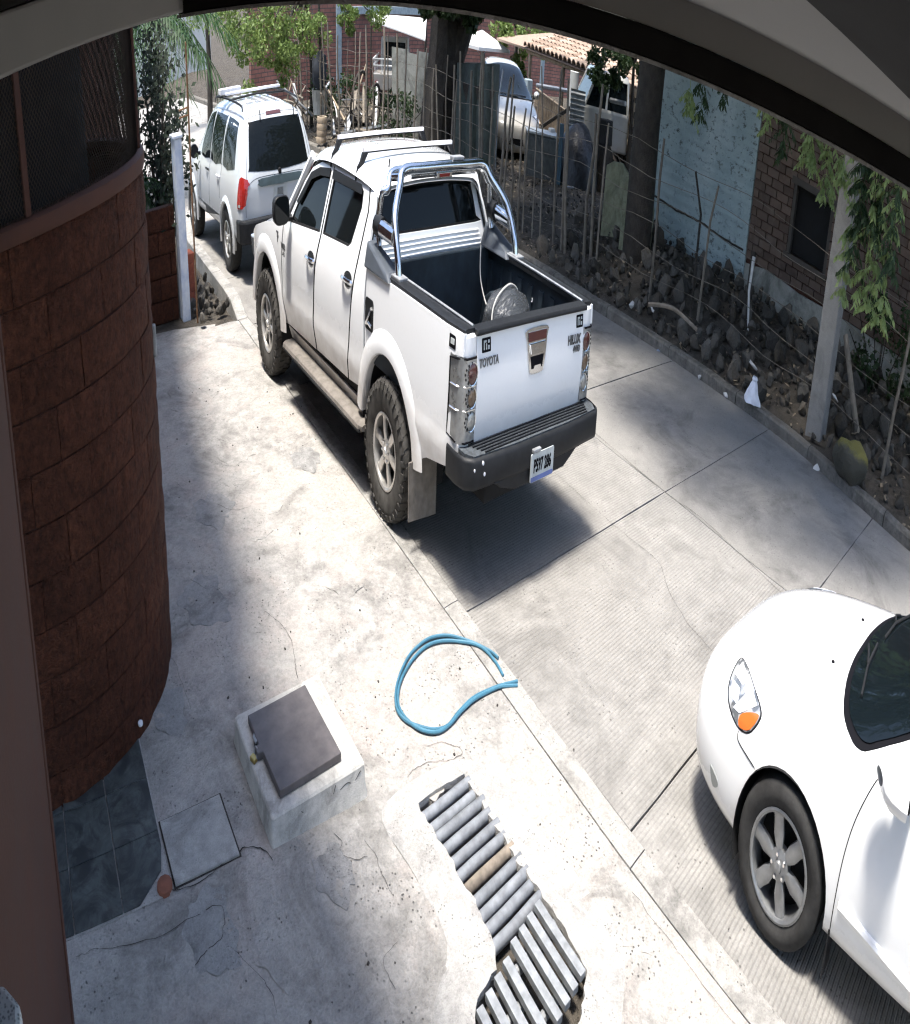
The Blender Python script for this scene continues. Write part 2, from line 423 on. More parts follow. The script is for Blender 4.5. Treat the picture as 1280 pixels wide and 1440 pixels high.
# the road: cast slabs with open joints, one object each
road = MB().grid([[(kl(y)+0.01, y, -0.03) for y in ys if -9 < y < 30], [(kr(y)-0.01, y, -0.03) for y in ys if -9 < y < 30]]).build('road', M['crack'])
tag(road, kind='structure')
y0 = -9.11
k = 0
while y0 < 29:
    y1 = y0+1.96
    for side in (0, 1):
        def edge(y, s): return (kl(y)+0.004 if s == 0 else 2.305+0.012*math.sin(y*3)) if side == 0 else (2.32+0.012*math.sin(y*3) if s == 0 else kr(y)-0.006)
        n = 8; dz = random.uniform(-0.003, 0.003)
        ya, yb = y0+0.006, y1-0.006
        top = []; wob = [random.uniform(-0.004, 0.004) for _ in range(40)]
        rows = []
        for i in range(n+1):
            y = ya+(yb-ya)*i/n; a, b = edge(y, 0), edge(y, 1)
            rows.append([(a+(b-a)*j/10, y+(wob[j] if i in (0, n) else 0), dz+0.0015*noise.noise((a+(b-a)*j/10, y, 5))) for j in range(11)])
        mm = MB().grid(rows)
        bo = [(x, y, -0.028) for x, y, z in rows[0]]+[(r[-1][0], r[-1][1], -0.028) for r in rows[1:]]
        loop = rows[0]+[r[-1] for r in rows[1:]]+rows[-1][-2::-1]+[r[0] for r in rows[-2:0:-1]]
        nl = len(loop); base = len(mm.v); mm.v += list(loop)+[(x, y, -0.028) for x, y, z in loop]
        for i in range(nl):
            j = (i+1) % nl; mm.f.append((base+i, base+nl+i, base+nl+j, base+j))
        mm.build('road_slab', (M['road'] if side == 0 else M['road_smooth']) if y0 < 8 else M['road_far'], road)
    y0 = y1

# sidewalk with a trench left open for the drain
TRENCH = [(-2.065, -2.300), (-1.90, -2.285), (-1.66, -2.31), (-1.655, -2.52), (-1.668, -2.80), (-1.66, -3.12), (-1.655, -3.30), (-1.70, -3.52), (-1.83, -3.60), (-2.06, -3.72), (-2.30, -3.80), (-2.46, -3.70), (-2.45, -3.36), (-2.32, -3.22), (-2.14, -3.19), (-2.075, -3.10), (-2.06, -2.75)]
outer = [(-7.5, -9)]+[(kl(y)-0.175, y) for y in np.arange(-9, 4.9, 0.5)]+[(kl(4.85)-0.175, 4.85), (-1.7, 5.2), (-2.6, 5.3), (-7.5, 5.3)]
sidewalk = panel(outer, [TRENCH], lambda a, b, o: (a, b, sw(a, b)+o), 0.14, frange(-7.5, -0.6, 0.18), frange(-9, 5.3, 0.18)).build('sidewalk', M['sidewalk'], smooth=True, sharp=45, recalc=True)
tag(sidewalk, kind='structure')
# flush kerb strip, cast in lengths
kerb = thing('kerb', None, None); tag(kerb, kind='structure')
yy = -9.0
while yy < 4.85:
    ye = min(yy+random.uniform(1.5, 2.4), 4.85); n = 8
    m = MB(); rows = []
    for i in range(n+1):
        y = yy+0.004+(ye-yy-0.008)*i/n; x = kl(y); j = 0.006*noise.noise((x, y*4, 7))
        rows.append([(x-0.17+j, y, -0.05), (x-0.17+j, y, 0.010), (x-0.10, y, 0.013), (x-0.012+j, y, 0.012), (x+j, y, 0.003), (x+j, y, -0.028)])
    m.grid(rows); m.f.append(tuple(range(6))); m.f.append(tuple(reversed(range(n*6, n*6+6))))
    m.build('kerb_stone', M['kerb'], kerb, recalc=True); yy = ye
# raised kerb farther up the street
yy = 4.86
while yy < 28:
    ye = yy+1.6; m = MB(); rows = []
    for i in range(5):
        y = yy+0.005+(ye-yy-0.01)*i/4; x = kl(y); h = 0.12*smoothstep(4.86, 5.4, y)+0.01
        rows.append([(x-0.19, y, -0.05), (x-0.19, y, h-0.008), (x-0.18, y, h), (x-0.02, y, h), (x, y, h-0.02), (x+0.004, y, -0.028)])
    m.grid(rows); m.f.append(tuple(range(6))); m.f.append(tuple(reversed(range(24, 30))))
    m.build('kerb_stone', M['kerb'], kerb, recalc=True); yy = ye
# far kerb, old and dark
yy = -9.0
while yy < 28:
    ye = yy+1.4; m = MB(); rows = []
    for i in range(7):
        y = yy+0.006+(ye-yy-0.012)*i/6; x = kr(y); j = 0.012*noise.noise((x, y*2.5, 9)); h = 0.105+0.012*noise.noise((y*1.7, 2, 1))
        rows.append([(x-0.004+j, y, -0.028), (x+j, y, h-0.02), (x+0.02+j, y, h), (x+0.13+j, y, h+0.004), (x+0.15+j, y, h-0.015), (x+0.155, y, -0.06)])
    m.grid(rows); m.f.append(tuple(range(6))); m.f.append(tuple(reversed(range(36, 42))))
    m.build('kerb_stone', M['old_kerb'], kerb, recalc=True); yy = ye
# strip of rubble-covered earth beside the white post
m = MB().grid([[(x, y, 0.002+0.02*noise.noise((x*4, y*4, 0))) for y in np.arange(4.9, 29, 0.4)] for x in np.arange(-5.0, -0.55, 0.25)])
tag(m.build('verge', M['soil'], smooth=True, recalc=True), kind='structure')

def crack(pts, parent, zf, w=0.006, jit=0.012, name='crack', sub=7):
    pts = smooth_poly([tuple(q) for q in pts], sub, closed=False)
    L = []; Rr = []
    for i, q in enumerate(pts):
        a = Vector(pts[max(0, i-1)]); b = Vector(pts[min(len(pts)-1, i+1)]); t = (b-a)
        if t.length < 1e-6: t = Vector((1, 0))
        t.normalize(); nrm = Vector((-t.y, t.x))
        c = Vector(q)+nrm*(noise.noise((q[0]*9, q[1]*9, 4))*jit+noise.noise((q[0]*30, q[1]*30, 8))*jit*0.9)
        ww = 0.5*w*(0.3+1.0*abs(noise.noise((q[0]*7, q[1]*7, 11))))*(0.25 if i in (0, len(pts)-1) else 1)
        for lst, s in ((L, 1), (Rr, -1)):
            e = c+nrm*ww*s; lst.append((e.x, e.y, zf(e.x, e.y)))
    return MB().grid([L, Rr]).build(name, M['crack'], parent)
zr = lambda x, y: 0.0055
zs = lambda x, y: sw(x, y)+0.004
px = lambda *u: [tuple(on_z(a, b, 0.03)[:2]) for a, b in u]
for pts, w in (([(1.28, -0.3), (1.27, -1.0), (1.27, -1.36), (1.3, -1.88), (1.09, -2.17), (0.93, -2.5), (0.86, -2.87), (0.7, -3.25)], 0.005),
               ([(2.31, 3.0), (2.33, 1.6), (2.36, 0.0), (2.31, -1.2), (2.36, -1.8), (2.28, -2.4), (2.2, -3.2), (2.24, -5)], 0.010),
               ([(3.9, -2.6), (4.3, -3.1), (4.5, -3.9)], 0.003), ([(1.2, 2.2), (1.25, 1.0), (1.28, -0.3)], 0.004)):
    crack(pts, road, zr, w)
for pts, w in ((px((418, 958), (415, 935), (410, 900), (390, 875), (372, 862)), 0.005),
               (px((573, 1092), (585, 1077), (610, 1068), (640, 1062), (648, 1048), (622, 1040), (600, 1046)), 0.006),
               (px((336, 1212), (350, 1203), (372, 1208), (384, 1222)), 0.009),
               (px((100, 1306), (140, 1290), (200, 1268), (262, 1262), (300, 1240), (336, 1212)), 0.008),
               (px((108, 1358), (150, 1346), (230, 1326), (300, 1288), (316, 1300), (312, 1330), (290, 1352), (276, 1372)), 0.006),
               (px((846, 1146), (862, 1166), (880, 1180), (905, 1200)), 0.005), (px((836, 1140), (850, 1130), (868, 1142), (846, 1160)), 0.004),
               (px((512, 1185), (528, 1208), (540, 1242), (552, 1262)), 0.005),
               (px((470, 1178), (482, 1190), (476, 1206), (500, 1214), (517, 1208)), 0.006),
               (px((226, 905), (245, 940), (262, 985), (268, 1010)), 0.004),
               (px((300, 612), (326, 622), (345, 618)), 0.005), (px((248, 682), (262, 697)), 0.005), (px((305, 712), (330, 719), (352, 712)), 0.006),
               (px((366, 724), (390, 718), (398, 705)), 0.005), (px((268, 822), (292, 836), (310, 834)), 0.006),
               (px((390, 1440), (380, 1405), (350, 1370), (330, 1350)), 0.004), (px((1040, 1440), (985, 1372), (940, 1312), (880, 1232)), 0.004),
               (px((560, 1330), (540, 1360), (556, 1400)), 0.004), (px((735, 990), (760, 1030), (775, 1045)), 0.004)):
    crack(pts, sidewalk, zs, w)

M['sidewalk2'] = concrete('sidewalk_patch', (0.33, 0.325, 0.315), (0.21, 0.207, 0.20), (0.38, 0.37, 0.36), 2.2, 1.0, stains=0.5, bdist=0.018, rough=0.45)
# mortar: the bright new cement spread round the drain, a little proud and lumpy
def patch(name, outline, hgt, mat, parent, hole=None, step=0.06, hf=None):
    o2 = smooth_poly(outline, 5)
    def f(a, b, o):
        if hf: o *= hf(a, b) if o > 0 else 1.0
        return (a, b, sw(a, b)+o+0.006*noise.noise((a*9, b*9, 3))+0.004*noise.noise((a*25, b*25, 3)))
    xs_ = [q[0] for q in o2]; ys_ = [q[1] for q in o2]
    return panel(o2, [hole] if hole else [], f, 0.03, frange(min(xs_), max(xs_), step), frange(min(ys_), max(ys_), step), off=hgt).build(name, mat, parent, smooth=True, sharp=50, recalc=True)
RAG = []
for i in range(len(TRENCH)):
    (a0, b0), (a1, b1) = TRENCH[i], TRENCH[(i+1) % len(TRENCH)]; nn_ = max(1, int(math.hypot(a1-a0, b1-b0)/0.035))
    for q in range(nn_):
        a, b = a0+(a1-a0)*q/nn_, b0+(b1-b0)*q/nn_; cx_, cy_ = (-1.86, max(b, -3.1)) if b > -3.15 else (-2.05, -3.45)
        d_ = Vector((cx_-a, cy_-b)).normalized()*(0.012+0.020*noise.noise((a*22, b*22, 3))+0.012*noise.noise((a*60, b*60, 1))); RAG.append((a+d_.x, b+d_.y))
patch('mortar_apron', [(-2.28, -2.20), (-1.85, -2.16), (-1.50, -2.30), (-1.42, -2.8), (-1.40, -3.2), (-1.42, -3.55), (-1.75, -3.80), (-2.1, -3.95), (-2.6, -3.95), (-2.72, -3.5), (-2.55, -3.15), (-2.30, -2.95), (-2.28, -2.6)],
      0.018, M['mortar'], sidewalk, RAG, hf=lambda a, b: 1.0-0.85*smoothstep(0.04, 0.22, min(math.hypot(a-u, b-w) for u, w in RAG[::3])))
rnd = random.Random(31)
for (a, b, r0_, k_) in ((330, 625, 0.34, 0), (300, 720, 0.26, 1), (360, 735, 0.24, 0), (290, 850, 0.30, 1), (430, 640, 0.22, 1), (270, 560, 0.40, 0), (480, 800, 0.26, 0), (600, 1090, 0.16, 0), (470, 1235, 0.16, 1), (420, 1330, 0.28, 0), (300, 1320, 0.22, 1), (890, 1280, 0.20, 0), (240, 1010, 0.18, 1)):
    q = on_z(a, b, 0.03); ph = rnd.uniform(0, 6)
    outl = [(q.x+r0_*(0.75+0.35*noise.noise((math.cos(t_)*1.5+ph, math.sin(t_)*1.5, ph))+0.22*noise.noise((math.cos(t_)*5+ph, math.sin(t_)*5, 1)))*math.cos(t_), q.y+1.3*r0_*(0.75+0.35*noise.noise((math.cos(t_)*1.5, math.sin(t_)*1.5+ph, 2))+0.22*noise.noise((math.cos(t_)*5, math.sin(t_)*5+ph, 7)))*math.sin(t_)) for t_ in [2*PI*i/26 for i in range(26)]]
    patch('cement_patch', outl, 0.0018+0.001*k_, M['sidewalk2'] if k_ else M['sidewalk'], sidewalk)
crack_slab = [(-3.64, -1.635), (-3.225, -1.645), (-3.215, -2.015), (-3.63, -2.00)]
hatch = thing('floor_slab', 'flat square concrete slab let into the floor beside the dark tiles', 'slab')
MB().prism([(-3.650, -1.622), (-3.212, -1.630), (-3.203, -2.022), (-3.640, -2.008)][::-1], 0.03, 0.062, lambda a, b, h: (a, b, h+sw(a, b)-0.06)).build('joint', M['crack'], hatch)
MB().prism(crack_slab[::-1], 0.03, 0.070, lambda a, b, h: (a, b, h+sw(a, b)-0.06)).build('slab', M['cement'], hatch)

# dark marble tiles in the doorway, grout recessed
t = NT('marble_tile'); v = t.pos(local=True); w = t.noise(v, 3.5, 7, 0.7, 2.2)
t.col(t.mix(t.ramp(w, [(0.42, 0), (0.56, 1)]), (0.035, 0.040, 0.042), t.mix(t.ramp(t.noise(v, 9, 6, 0.7, 1.0), [(0.4, 0), (0.7, 1)]), (0.06, 0.07, 0.07), (0.11, 0.125, 0.12))))
t.set(Roughness=0.45); M['tile'] = t.m
tiles = thing('tiled_threshold', 'dark green-grey marble floor tiles below the brown wall', 'tiles')
MB().prism([(-4.62, -2.02), (-3.655, -2.02), (-3.655, -1.05), (-4.62, -1.05)], -0.02, 0.0, lambda a, b, h: (a, b, h+0.066)).build('grout', M['mortar'], tiles)
for i in range(3):
    for j in range(3):
        x1 = -3.665-0.302*i; x0 = x1-0.294; yb = -2.01+0.338*j; yt = yb+0.330
        poly = [(x0, yb), (x1, yb), (x1, yt), (x0, yt)]
        if i == 0 and j == 0: poly = [(x0, yb), (x0+0.10, yb), (x1-0.03, yb+0.12), (x1, yb+0.24), (x1, yt), (x0, yt)]
        MB().prism(poly, 0.05, 0.0735, lambda a, b, h: (a, b, h)).build('tile', M['tile'], tiles, bevel=0.002)
q = on_z(232, 1250, 0.06)
tag(MB().lathe([(0.0, 0.0), (0.05, 0.0), (0.048, 0.02), (0.034, 0.028), (0, 0.03)], 10, c=(q.x, q.y, 0.06)).build('brick_chip', simple('red_clay', (0.20, 0.075, 0.045), 0.9, var=0.3, bump=0.4), smooth=True), 'small broken piece of red clay beside the corner of the tiles', 'brick chip')

# ------------------------------------------------------------------ the brown building: a rounded corner of split-face blocks
t = NT('brown_block'); v = t.pos(local=False)
n1 = t.noise(v, 3.2, 6, 0.65); n2 = t.noise(v, 26, 4, 0.75); n3 = t.noise(v, 70, 2, 0.7)
c = t.mix(t.ramp(n1, [(0.3, 0), (0.7, 1)]), (0.060, 0.019, 0.009), (0.100, 0.034, 0.017))
c = t.mix(1.0, c, t.ramp(n2, [(0.3, 0.45), (0.65, 1.30)]), 'MULTIPLY')
h = t.n('HueSaturation'); t.l(c, h.inputs['Color']); t.l(t.math('MULTIPLY_ADD', t.rnd(), 0.24, 0.88), h.inputs['Value'])
t.col(h.outputs[0]); t.set(Roughness=0.85, Specular_IOR_Level=0.25)
t.bump(t.math('ADD', n2, t.math('MULTIPLY', n3, 0.4)), 1.0, 0.035); M['block'] = t.m
M['block_smooth'] = simple('brown_render', (0.070, 0.025, 0.014), 0.8, var=0.18, scale=5, bump=0.25, local=False)
M['joint'] = simple('brown_mortar', (0.050, 0.018, 0.010), 0.9, var=0.25, scale=20, local=False)
CX, CY, CR = -4.40, -0.10, 1.20
cyl = lambda a, z, r: (CX+r*math.cos(R(a)), CY+r*math.sin(R(a)), z)
bld = thing('brown_building', 'brown split-face block building with rounded corner and mesh window', 'building')
m = MB(); angs = list(range(-150, 91, 6))
m.grid([[cyl(a, -0.05, CR-0.010) for a in angs], [cyl(a, 2.10, CR-0.010) for a in angs]]); m.build('wall_core', M['joint'], bld, smooth=True)
zc = [-0.02, 0.21, 0.40, 0.59, 0.78, 0.97, 1.16, 1.35, 1.54, 1.725, 1.91, 2.10]
for i in range(len(zc)-1):
    off = -73.0 if i % 2 == 1 else -63.0
    for kk in range(-4, 8):
        a0 = off+20*kk; a1 = a0+20-0.25
        if a0 < -152 or a0 > 70: continue
        pr = random.uniform(-0.003, 0.004); z0_, z1_ = zc[i]+0.003, zc[i+1]-0.003
        rows = []
        nz = 5; na = 7
        for jj in range(nz):
            z = z0_+(z1_-z0_)*jj/(nz-1); row = []
            for l in range(na):
                a = a0+(a1-a0)*l/(na-1)
                ed = 0.0 if (jj in (0, nz-1) or l in (0, na-1)) else 0.007
                row.append(cyl(a, z, CR+pr+ed+0.010*noise.noise((a*0.16, z*13, 5+i))))
            rows.append(row)
        mm = MB().grid(rows)
        rim = [rows[0][l] for l in range(na)]+[rows[jj][-1] for jj in range(1, nz)]+[rows[-1][l] for l in range(na-2, -1, -1)]+[rows[jj][0] for jj in range(nz-2, 0, -1)]
        b = len(mm.v); nr = len(rim); mm.v += rim+[tuple(Vector(q)+(Vector((CX, CY, q[2]))-Vector(q)).normalized()*0.04) for q in rim]
        for l in range(nr): mm.f.append((b+l, b+(l+1) % nr, b+nr+(l+1) % nr, b+nr+l))
        mm.build('block', M['block'], bld, recalc=True, smooth=True, sharp=60)
# sill, posts and the expanded-metal screen above
m = MB(); rows = []
for a in angs: rows.append([cyl(a, 2.10, CR-0.10), cyl(a, 2.10, CR+0.014), cyl(a, 2.118, CR+0.022), cyl(a, 2.155, CR+0.020), cyl(a, 2.165, CR+0.006), cyl(a, 2.165, CR-0.10)])
m.grid(rows); m.build('sill', M['block_smooth'], bld, smooth=True, recalc=True)
M['mesh'] = simple('rusty_mesh', (0.045, 0.032, 0.024), 0.8, 0.2, var=0.3)
m = MB(); st = 0.95
for k in range(0, 255):
    for sgn in (1, -1):
        a0 = -150+st*k; L = []; Rr = []
        for j in range(9):
            z = 2.165+0.085*j; a = a0+sgn*j*3.4; L.append(cyl(a, z-0.0035, CR-0.03+0.004*sgn)); Rr.append(cyl(a, z+0.0035, CR-0.026+0.004*sgn))
        m.grid([L, Rr])
m.build('screen', M['mesh'], bld)
for a in (-12.5, -76, -140):
    m = MB().box(cyl(a, 2.55, CR-0.03), (0.05, 0.035, 0.77), Matrix.Rotation(R(a), 3, 'Z')); m.build('window_post', M['block_smooth'], bld, bevel=0.004)
m = MB().grid([[cyl(a, z, 0.80) for a in angs] for z in (0.0, 3.4)]); m.build('dark_room_fill', M['dark_void'], bld)  # black cylinder stands in for the darkness of the unlit room
# a shelf with jars-like shapes behind the screen is too dark to read; only faint pale goods show
# roof slab with its round overhang, and the long body of the building going up the street
m = MB(); pl = [(-7, -8), (-3.30, -8), (-3.27, -1.0), (-3.05, -0.4), (-2.95, 0.4), (-2.80, 2.0), (-2.35, 4.6), (-1.80, 6.2), (-1.45, 8.6), (-7, 8.6)]  # far end runs on past the building, unseen, added to shade wall and shrubs
m.prism(pl, 3.55, 3.75); m.build('roof_slab', M['cement'], bld, recalc=True)
m = MB(); pl = [(-3.6, 1.0), (-3.0, 1.9), (-2.55, 4.4), (-6.8, 4.4), (-6.8, 0.6), (-4.4, 0.95)]
m.prism(pl, -0.05, 3.55); m.build('side_wall', M['block_smooth'], bld, recalc=True)
MB().grid([[cyl(a, z, CR-0.02) for a in angs] for z in (2.93, 3.55)]).build('lintel', M['block_smooth'], bld, smooth=True)
# bracket on the round corner
q = cyl(-14, 1.42, CR+0.015)
MB().box((q[0], q[1], 1.42), (0.03, 0.05, 0.13), Matrix.Rotation(R(-14), 3, 'Z')).build('bracket', M['cement'], bld, bevel=0.01)
q = Vector(cyl(-52, 0.13, CR+0.03)); MB().lathe([(0, 0), (0.018, 0.004), (0.018, 0.016), (0, 0.02)], 8, c=q).build('pipe_stub', M['bag'], bld, smooth=True)

# door jamb close to the camera, brown; pale granite ledge at its foot
jamb = thing('door_jamb', 'dark brown painted door jamb at the near left edge', 'door jamb')
m = MB().prism([(-4.90, -4.55), (-4.47, -4.42), (-4.318, -2.62), (-4.40, -2.50), (-4.75, -2.50)][::-1], -0.02, 2.9); m.build('post', M['block_smooth'], jamb, bevel=0.02, recalc=True)
m = MB().tube([(-4.326, -2.60, -0.02), (-4.326, -2.60, 2.9)], 0.022, 8); m.build('trim', M['block_smooth'], jamb, smooth=True)
t = NT('granite'); v = t.pos(); t.col(t.mix(t.ramp(t.voro(v, 160, out='Distance'), [(0.2, 0), (0.5, 1)]), (0.22, 0.24, 0.25), (0.62, 0.64, 0.65))); t.set(Roughness=0.5); M['granite'] = t.m
g = on_z(14, 1418, 1.78)
ledge = MB().prism([(g.x-0.4, g.y-0.2), (g.x+0.022, g.y-0.14), (g.x+0.022, g.y+0.005), (g.x-0.012, g.y+0.045), (g.x-0.4, g.y+0.06)], 1.66, 1.78).build('granite_ledge', M['granite'], bevel=0.012, recalc=True)
tag(ledge, 'pale speckled granite ledge in the lower left corner', 'ledge')

# ------------------------------------------------------------------ the canopy over the camera
can = thing('porch_canopy', 'porch canopy with grey soffit and black edge beam along the top', 'canopy')
dB = 1.6; nb = Vector((math.sin(R(55.6)), math.cos(R(55.6)), 0)); tb = Vector((-nb.y, nb.x, 0))     # edge beam: nearest point and direction
P0 = Vector(CP)+nb*dB; zb = CP[2]-dB*math.tan(R(1.25))
CN = P0+tb*dB*math.tan(R(38.6)); EN = P0-tb*1.5
def beam(a, b, w, z0, z1, mat, name, side=1, bev=0.004):
    a = Vector((a.x, a.y, 0)); b = Vector((b.x, b.y, 0)); d = (b-a).normalized(); nn = Vector((d.y, -d.x, 0))*w*side
    return MB().hexa([(*q.xy, z0) for q in (a, b, b+nn, a+nn)]+[(*q.xy, z1) for q in (a, b, b+nn, a+nn)]).build(name, mat, can, bevel=bev, recalc=True)
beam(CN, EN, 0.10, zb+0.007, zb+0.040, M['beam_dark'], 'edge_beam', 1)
beam(CN, EN, 0.10, zb+0.002, zb+0.0065, M['kerb'], 'drip_edge', 1, 0)
beam(CN, EN, 0.095, zb+0.0405, 2.745, M['beam'], 'fascia', 1, 0)
nl_ = Vector((math.sin(R(-47)), math.cos(R(-47)), 0)); tl_ = Vector((nl_.y, -nl_.x, 0))
dL = 0.896; P1 = Vector(CP)+nl_*dL; zl = CP[2]-dL*math.tan(R(1.67))
CL = P1+tl_*dL*math.tan(R(64)); EL = P1-tl_*2.5
beam(EL, CL, 0.09, zl, zl+0.061, M['beam'], 'side_beam', -1)
beam(EL, CL, 0.10, zl+0.0615, zl+0.115, M['beam_dark'], 'shadow_gap_strip', -1)  # black strip stands in for the shadow gap over the side beam
# soffit
pA = on_z(1150, 2, 2.715); pB = on_z(1279, 131, 2.715); dd = (pB-pA).normalized()
q1 = pA-dd*0.9; q2 = pB+dd*0.6
inn = Vector((nb.x, nb.y, 0))*-0.10
poly = [(CN+inn).xy, (EN+inn).xy, q2.xy, q1.xy]
MB().prism([tuple(q) for q in poly], 2.715, 2.745).build('soffit', M['beam'], can, recalc=True)
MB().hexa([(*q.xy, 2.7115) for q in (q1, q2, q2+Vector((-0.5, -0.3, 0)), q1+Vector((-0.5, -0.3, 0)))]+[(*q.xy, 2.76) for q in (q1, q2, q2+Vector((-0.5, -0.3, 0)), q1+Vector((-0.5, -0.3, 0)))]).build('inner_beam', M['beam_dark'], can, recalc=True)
# corrugated roof sheet above everything
m = MB(); A = CN+nb*0.05; rows = []
for i in range(60):
    s = i/59; row = []
    for j in range(8):
        u = j/7
        a = A.lerp(EN+nb*0.05, s); b = (EL+nl_*0.05).lerp(Vector((-4.0, -7.0, 0)), s); q = a.lerp(b, u)
        row.append((q.x, q.y, 2.80+0.10*u+0.014*math.sin(i*1.35)))
    rows.append(row)
m.grid(rows); m.grid([[(x, y, z+0.012) for x, y, z in r] for r in rows]); m.build('roof_sheet', simple('old_roof_sheet', (0.045, 0.05, 0.045), 0.8, var=0.3, scale=4, local=False), can, smooth=True, sharp=70)
# ================================================================== vehicles
def text_part(name, body, size, mat, parent, M4, extr=0.002, squeeze=1.0):
    """raised lettering, turned into a mesh"""
    cu = bpy.data.curves.new(name, 'FONT'); cu.body = body; cu.size = size; cu.extrude = extr; cu.align_x = 'CENTER'; cu.align_y = 'CENTER'; cu.resolution_u = 3
    cu.offset = 0.003 if size > 0.06 else 0.0015
    tmp = bpy.data.objects.new('tmp', cu); COL.objects.link(tmp); bpy.context.view_layer.update()
    me = bpy.data.meshes.new_from_object(tmp.evaluated_get(bpy.context.evaluated_depsgraph_get()))
    bpy.data.objects.remove(tmp); me.materials.clear(); me.materials.append(mat); me.name = name
    me.transform(M4 @ Matrix.Diagonal((squeeze, 1, 1, 1)))
    return obj(name, me, parent)
def basis(o, ax, ay):
    """matrix whose local x, y run along ax, ay at o"""
    ax = Vector(ax).normalized(); ay = Vector(ay).normalized(); az = ax.cross(ay)
    return Matrix(((ax.x, ay.x, az.x, o[0]), (ax.y, ay.y, az.y, o[1]), (ax.z, ay.z, az.z, o[2]), (0, 0, 0, 1)))

def make_wheel(parent, c, rad, wid, rim, side, style='truck', tyre_mat=None, rim_mat=None, spokes=6, lean=0.0, n=48):
    """a wheel turning on the x axis; side -1 = outer face towards -x. wheel > tyre, rim, hub cap"""
    w = bpy.data.objects.new('wheel', None); COL.objects.link(w); w.parent = parent; w.location = c; w.rotation_euler = (0, 0, lean); w.empty_display_size = 0.1
    s = side; h = wid/2
    prof = [(rim*0.93, -h*0.80), (rim*1.03, -h*0.90), (rim*1.10, -h*0.97), (rad*0.80, -h*1.02), (rad*0.90, -h*0.97), (rad*0.965, -h*0.80), (rad*0.985, -h*0.55), (rad*0.988, 0),
            (rad*0.985, h*0.55), (rad*0.965, h*0.80), (rad*0.90, h*0.97), (rad*0.80, h*1.02), (rim*1.10, h*0.97), (rim*1.03, h*0.90), (rim*0.93, h*0.80)]
    m = MB().lathe(prof, n, 'x')
    if style == 'truck':
        nb_ = 34
        for k in range(nb_):
            for row, (x0, x1) in enumerate(((-0.98, -0.56), (-0.50, -0.05), (0.05, 0.50), (0.56, 0.98))):
                a = 2*PI*(k+0.5*(row % 2))/nb_; da = 2*PI/nb_*0.33; r0 = rad*0.955 if row in (0, 3) else rad*0.98
                ro = rad*1.0; outer_r = (rad*0.945, ro) if row == 0 else ((ro, rad*0.945) if row == 3 else (ro, ro))
                pts = []
                for rr in ((r0*0.97, r0*0.97), outer_r):
                    for aa, (xx, r_) in ((a-da, (x0*h, rr[0])), (a-da+0.03*(row-1.5), (x1*h, rr[1])), (a+da+0.03*(row-1.5), (x1*h, rr[1])), (a+da, (x0*h, rr[0]))):
                        pts.append((xx, r_*math.cos(aa), r_*math.sin(aa)))
                m.hexa(pts)
        for k in range(nb_):      # shoulder lugs down the outer side wall
            a = 2*PI*(k+0.25)/nb_; da = 2*PI/nb_*0.22
            for sx in (-1, 1):
                pts = []
                for (r_, x_) in ((rad*0.86, 1.0), (rad*0.955, 0.90)):
                    for (dx, aa) in ((0, a-da), (0.012, a-da), (0.012, a+da), (0, a+da)):
                        pts.append((sx*(h*x_+dx), r_*math.cos(aa), r_*math.sin(aa)))
                m.hexa(pts)
    m.build('tyre', tyre_mat or M['tyre'], w, smooth=True, sharp=35, recalc=True)
    # rim barrel and lip
    m = MB(); o = s*h*0.80
    m.lathe([(rim*0.96, s*h*0.84), (rim*0.985, s*h*0.90), (rim*0.94, s*h*0.93), (rim*0.89, s*h*0.86), (rim*0.86, s*h*0.5), (rim*0.84, s*-h*0.6)], 40, 'x')
    face = s*h*(0.80 if style == 'truck' else 0.86)
    hubr = rim*(0.33 if style == 'truck' else 0.30)
    m.lathe([(0.0, face-s*0.0), (hubr*0.55, face), (hubr, face-s*0.012), (hubr*1.05, face-s*0.05), (0, face-s*0.05)], 24, 'x')
    rr = m.build('rim', rim_mat or M['alloy'], w, smooth=True, sharp=35, recalc=True)
    for k in range(spokes):
        a = 2*PI*k/spokes+0.25; mm = MB(); secs = []
        for (r_, hw, dx, tk) in ((hubr*0.85, 0.17, -0.010, 0.028), (rim*0.52, 0.20 if style == 'truck' else 0.27, -0.006, 0.026), (rim*0.75, 0.21 if style == 'truck' else 0.25, -0.010, 0.026), (rim*0.93, 0.30 if style == 'truck' else 0.27, -0.006, 0.03)):
            hw_ = hw*(rim*0.6)/1.0; y_, z_ = math.cos(a), math.sin(a); ty, tz = -z_, y_
            xo = face+s*dx; xi = xo-s*tk
            secs.append([(xi, r_*y_-hw_*ty, r_*z_-hw_*tz), (xo-s*0.007, r_*y_-hw_*ty, r_*z_-hw_*tz), (xo, r_*y_-hw_*0.6*ty, r_*z_-hw_*0.6*tz), (xo, r_*y_+hw_*0.6*ty, r_*z_+hw_*0.6*tz), (xo-s*0.007, r_*y_+hw_*ty, r_*z_+hw_*tz), (xi, r_*y_+hw_*ty, r_*z_+hw_*tz)])
        mm.grid(secs); mm.build('spoke', rim_mat or M['alloy'], w, smooth=True, sharp=30, recalc=True)
    for k in range(5 if style != 'truck' else 6):
        a = 2*PI*k/(5 if style != 'truck' else 6); rr_ = hubr*0.72
        MB().lathe([(0.0, 0.012*s), (0.008, 0.012*s), (0.010, 0)], 6, 'x', c=(face-s*0.004, rr_*math.cos(a), rr_*math.sin(a))).build('nut', M['chrome'], w, recalc=True)
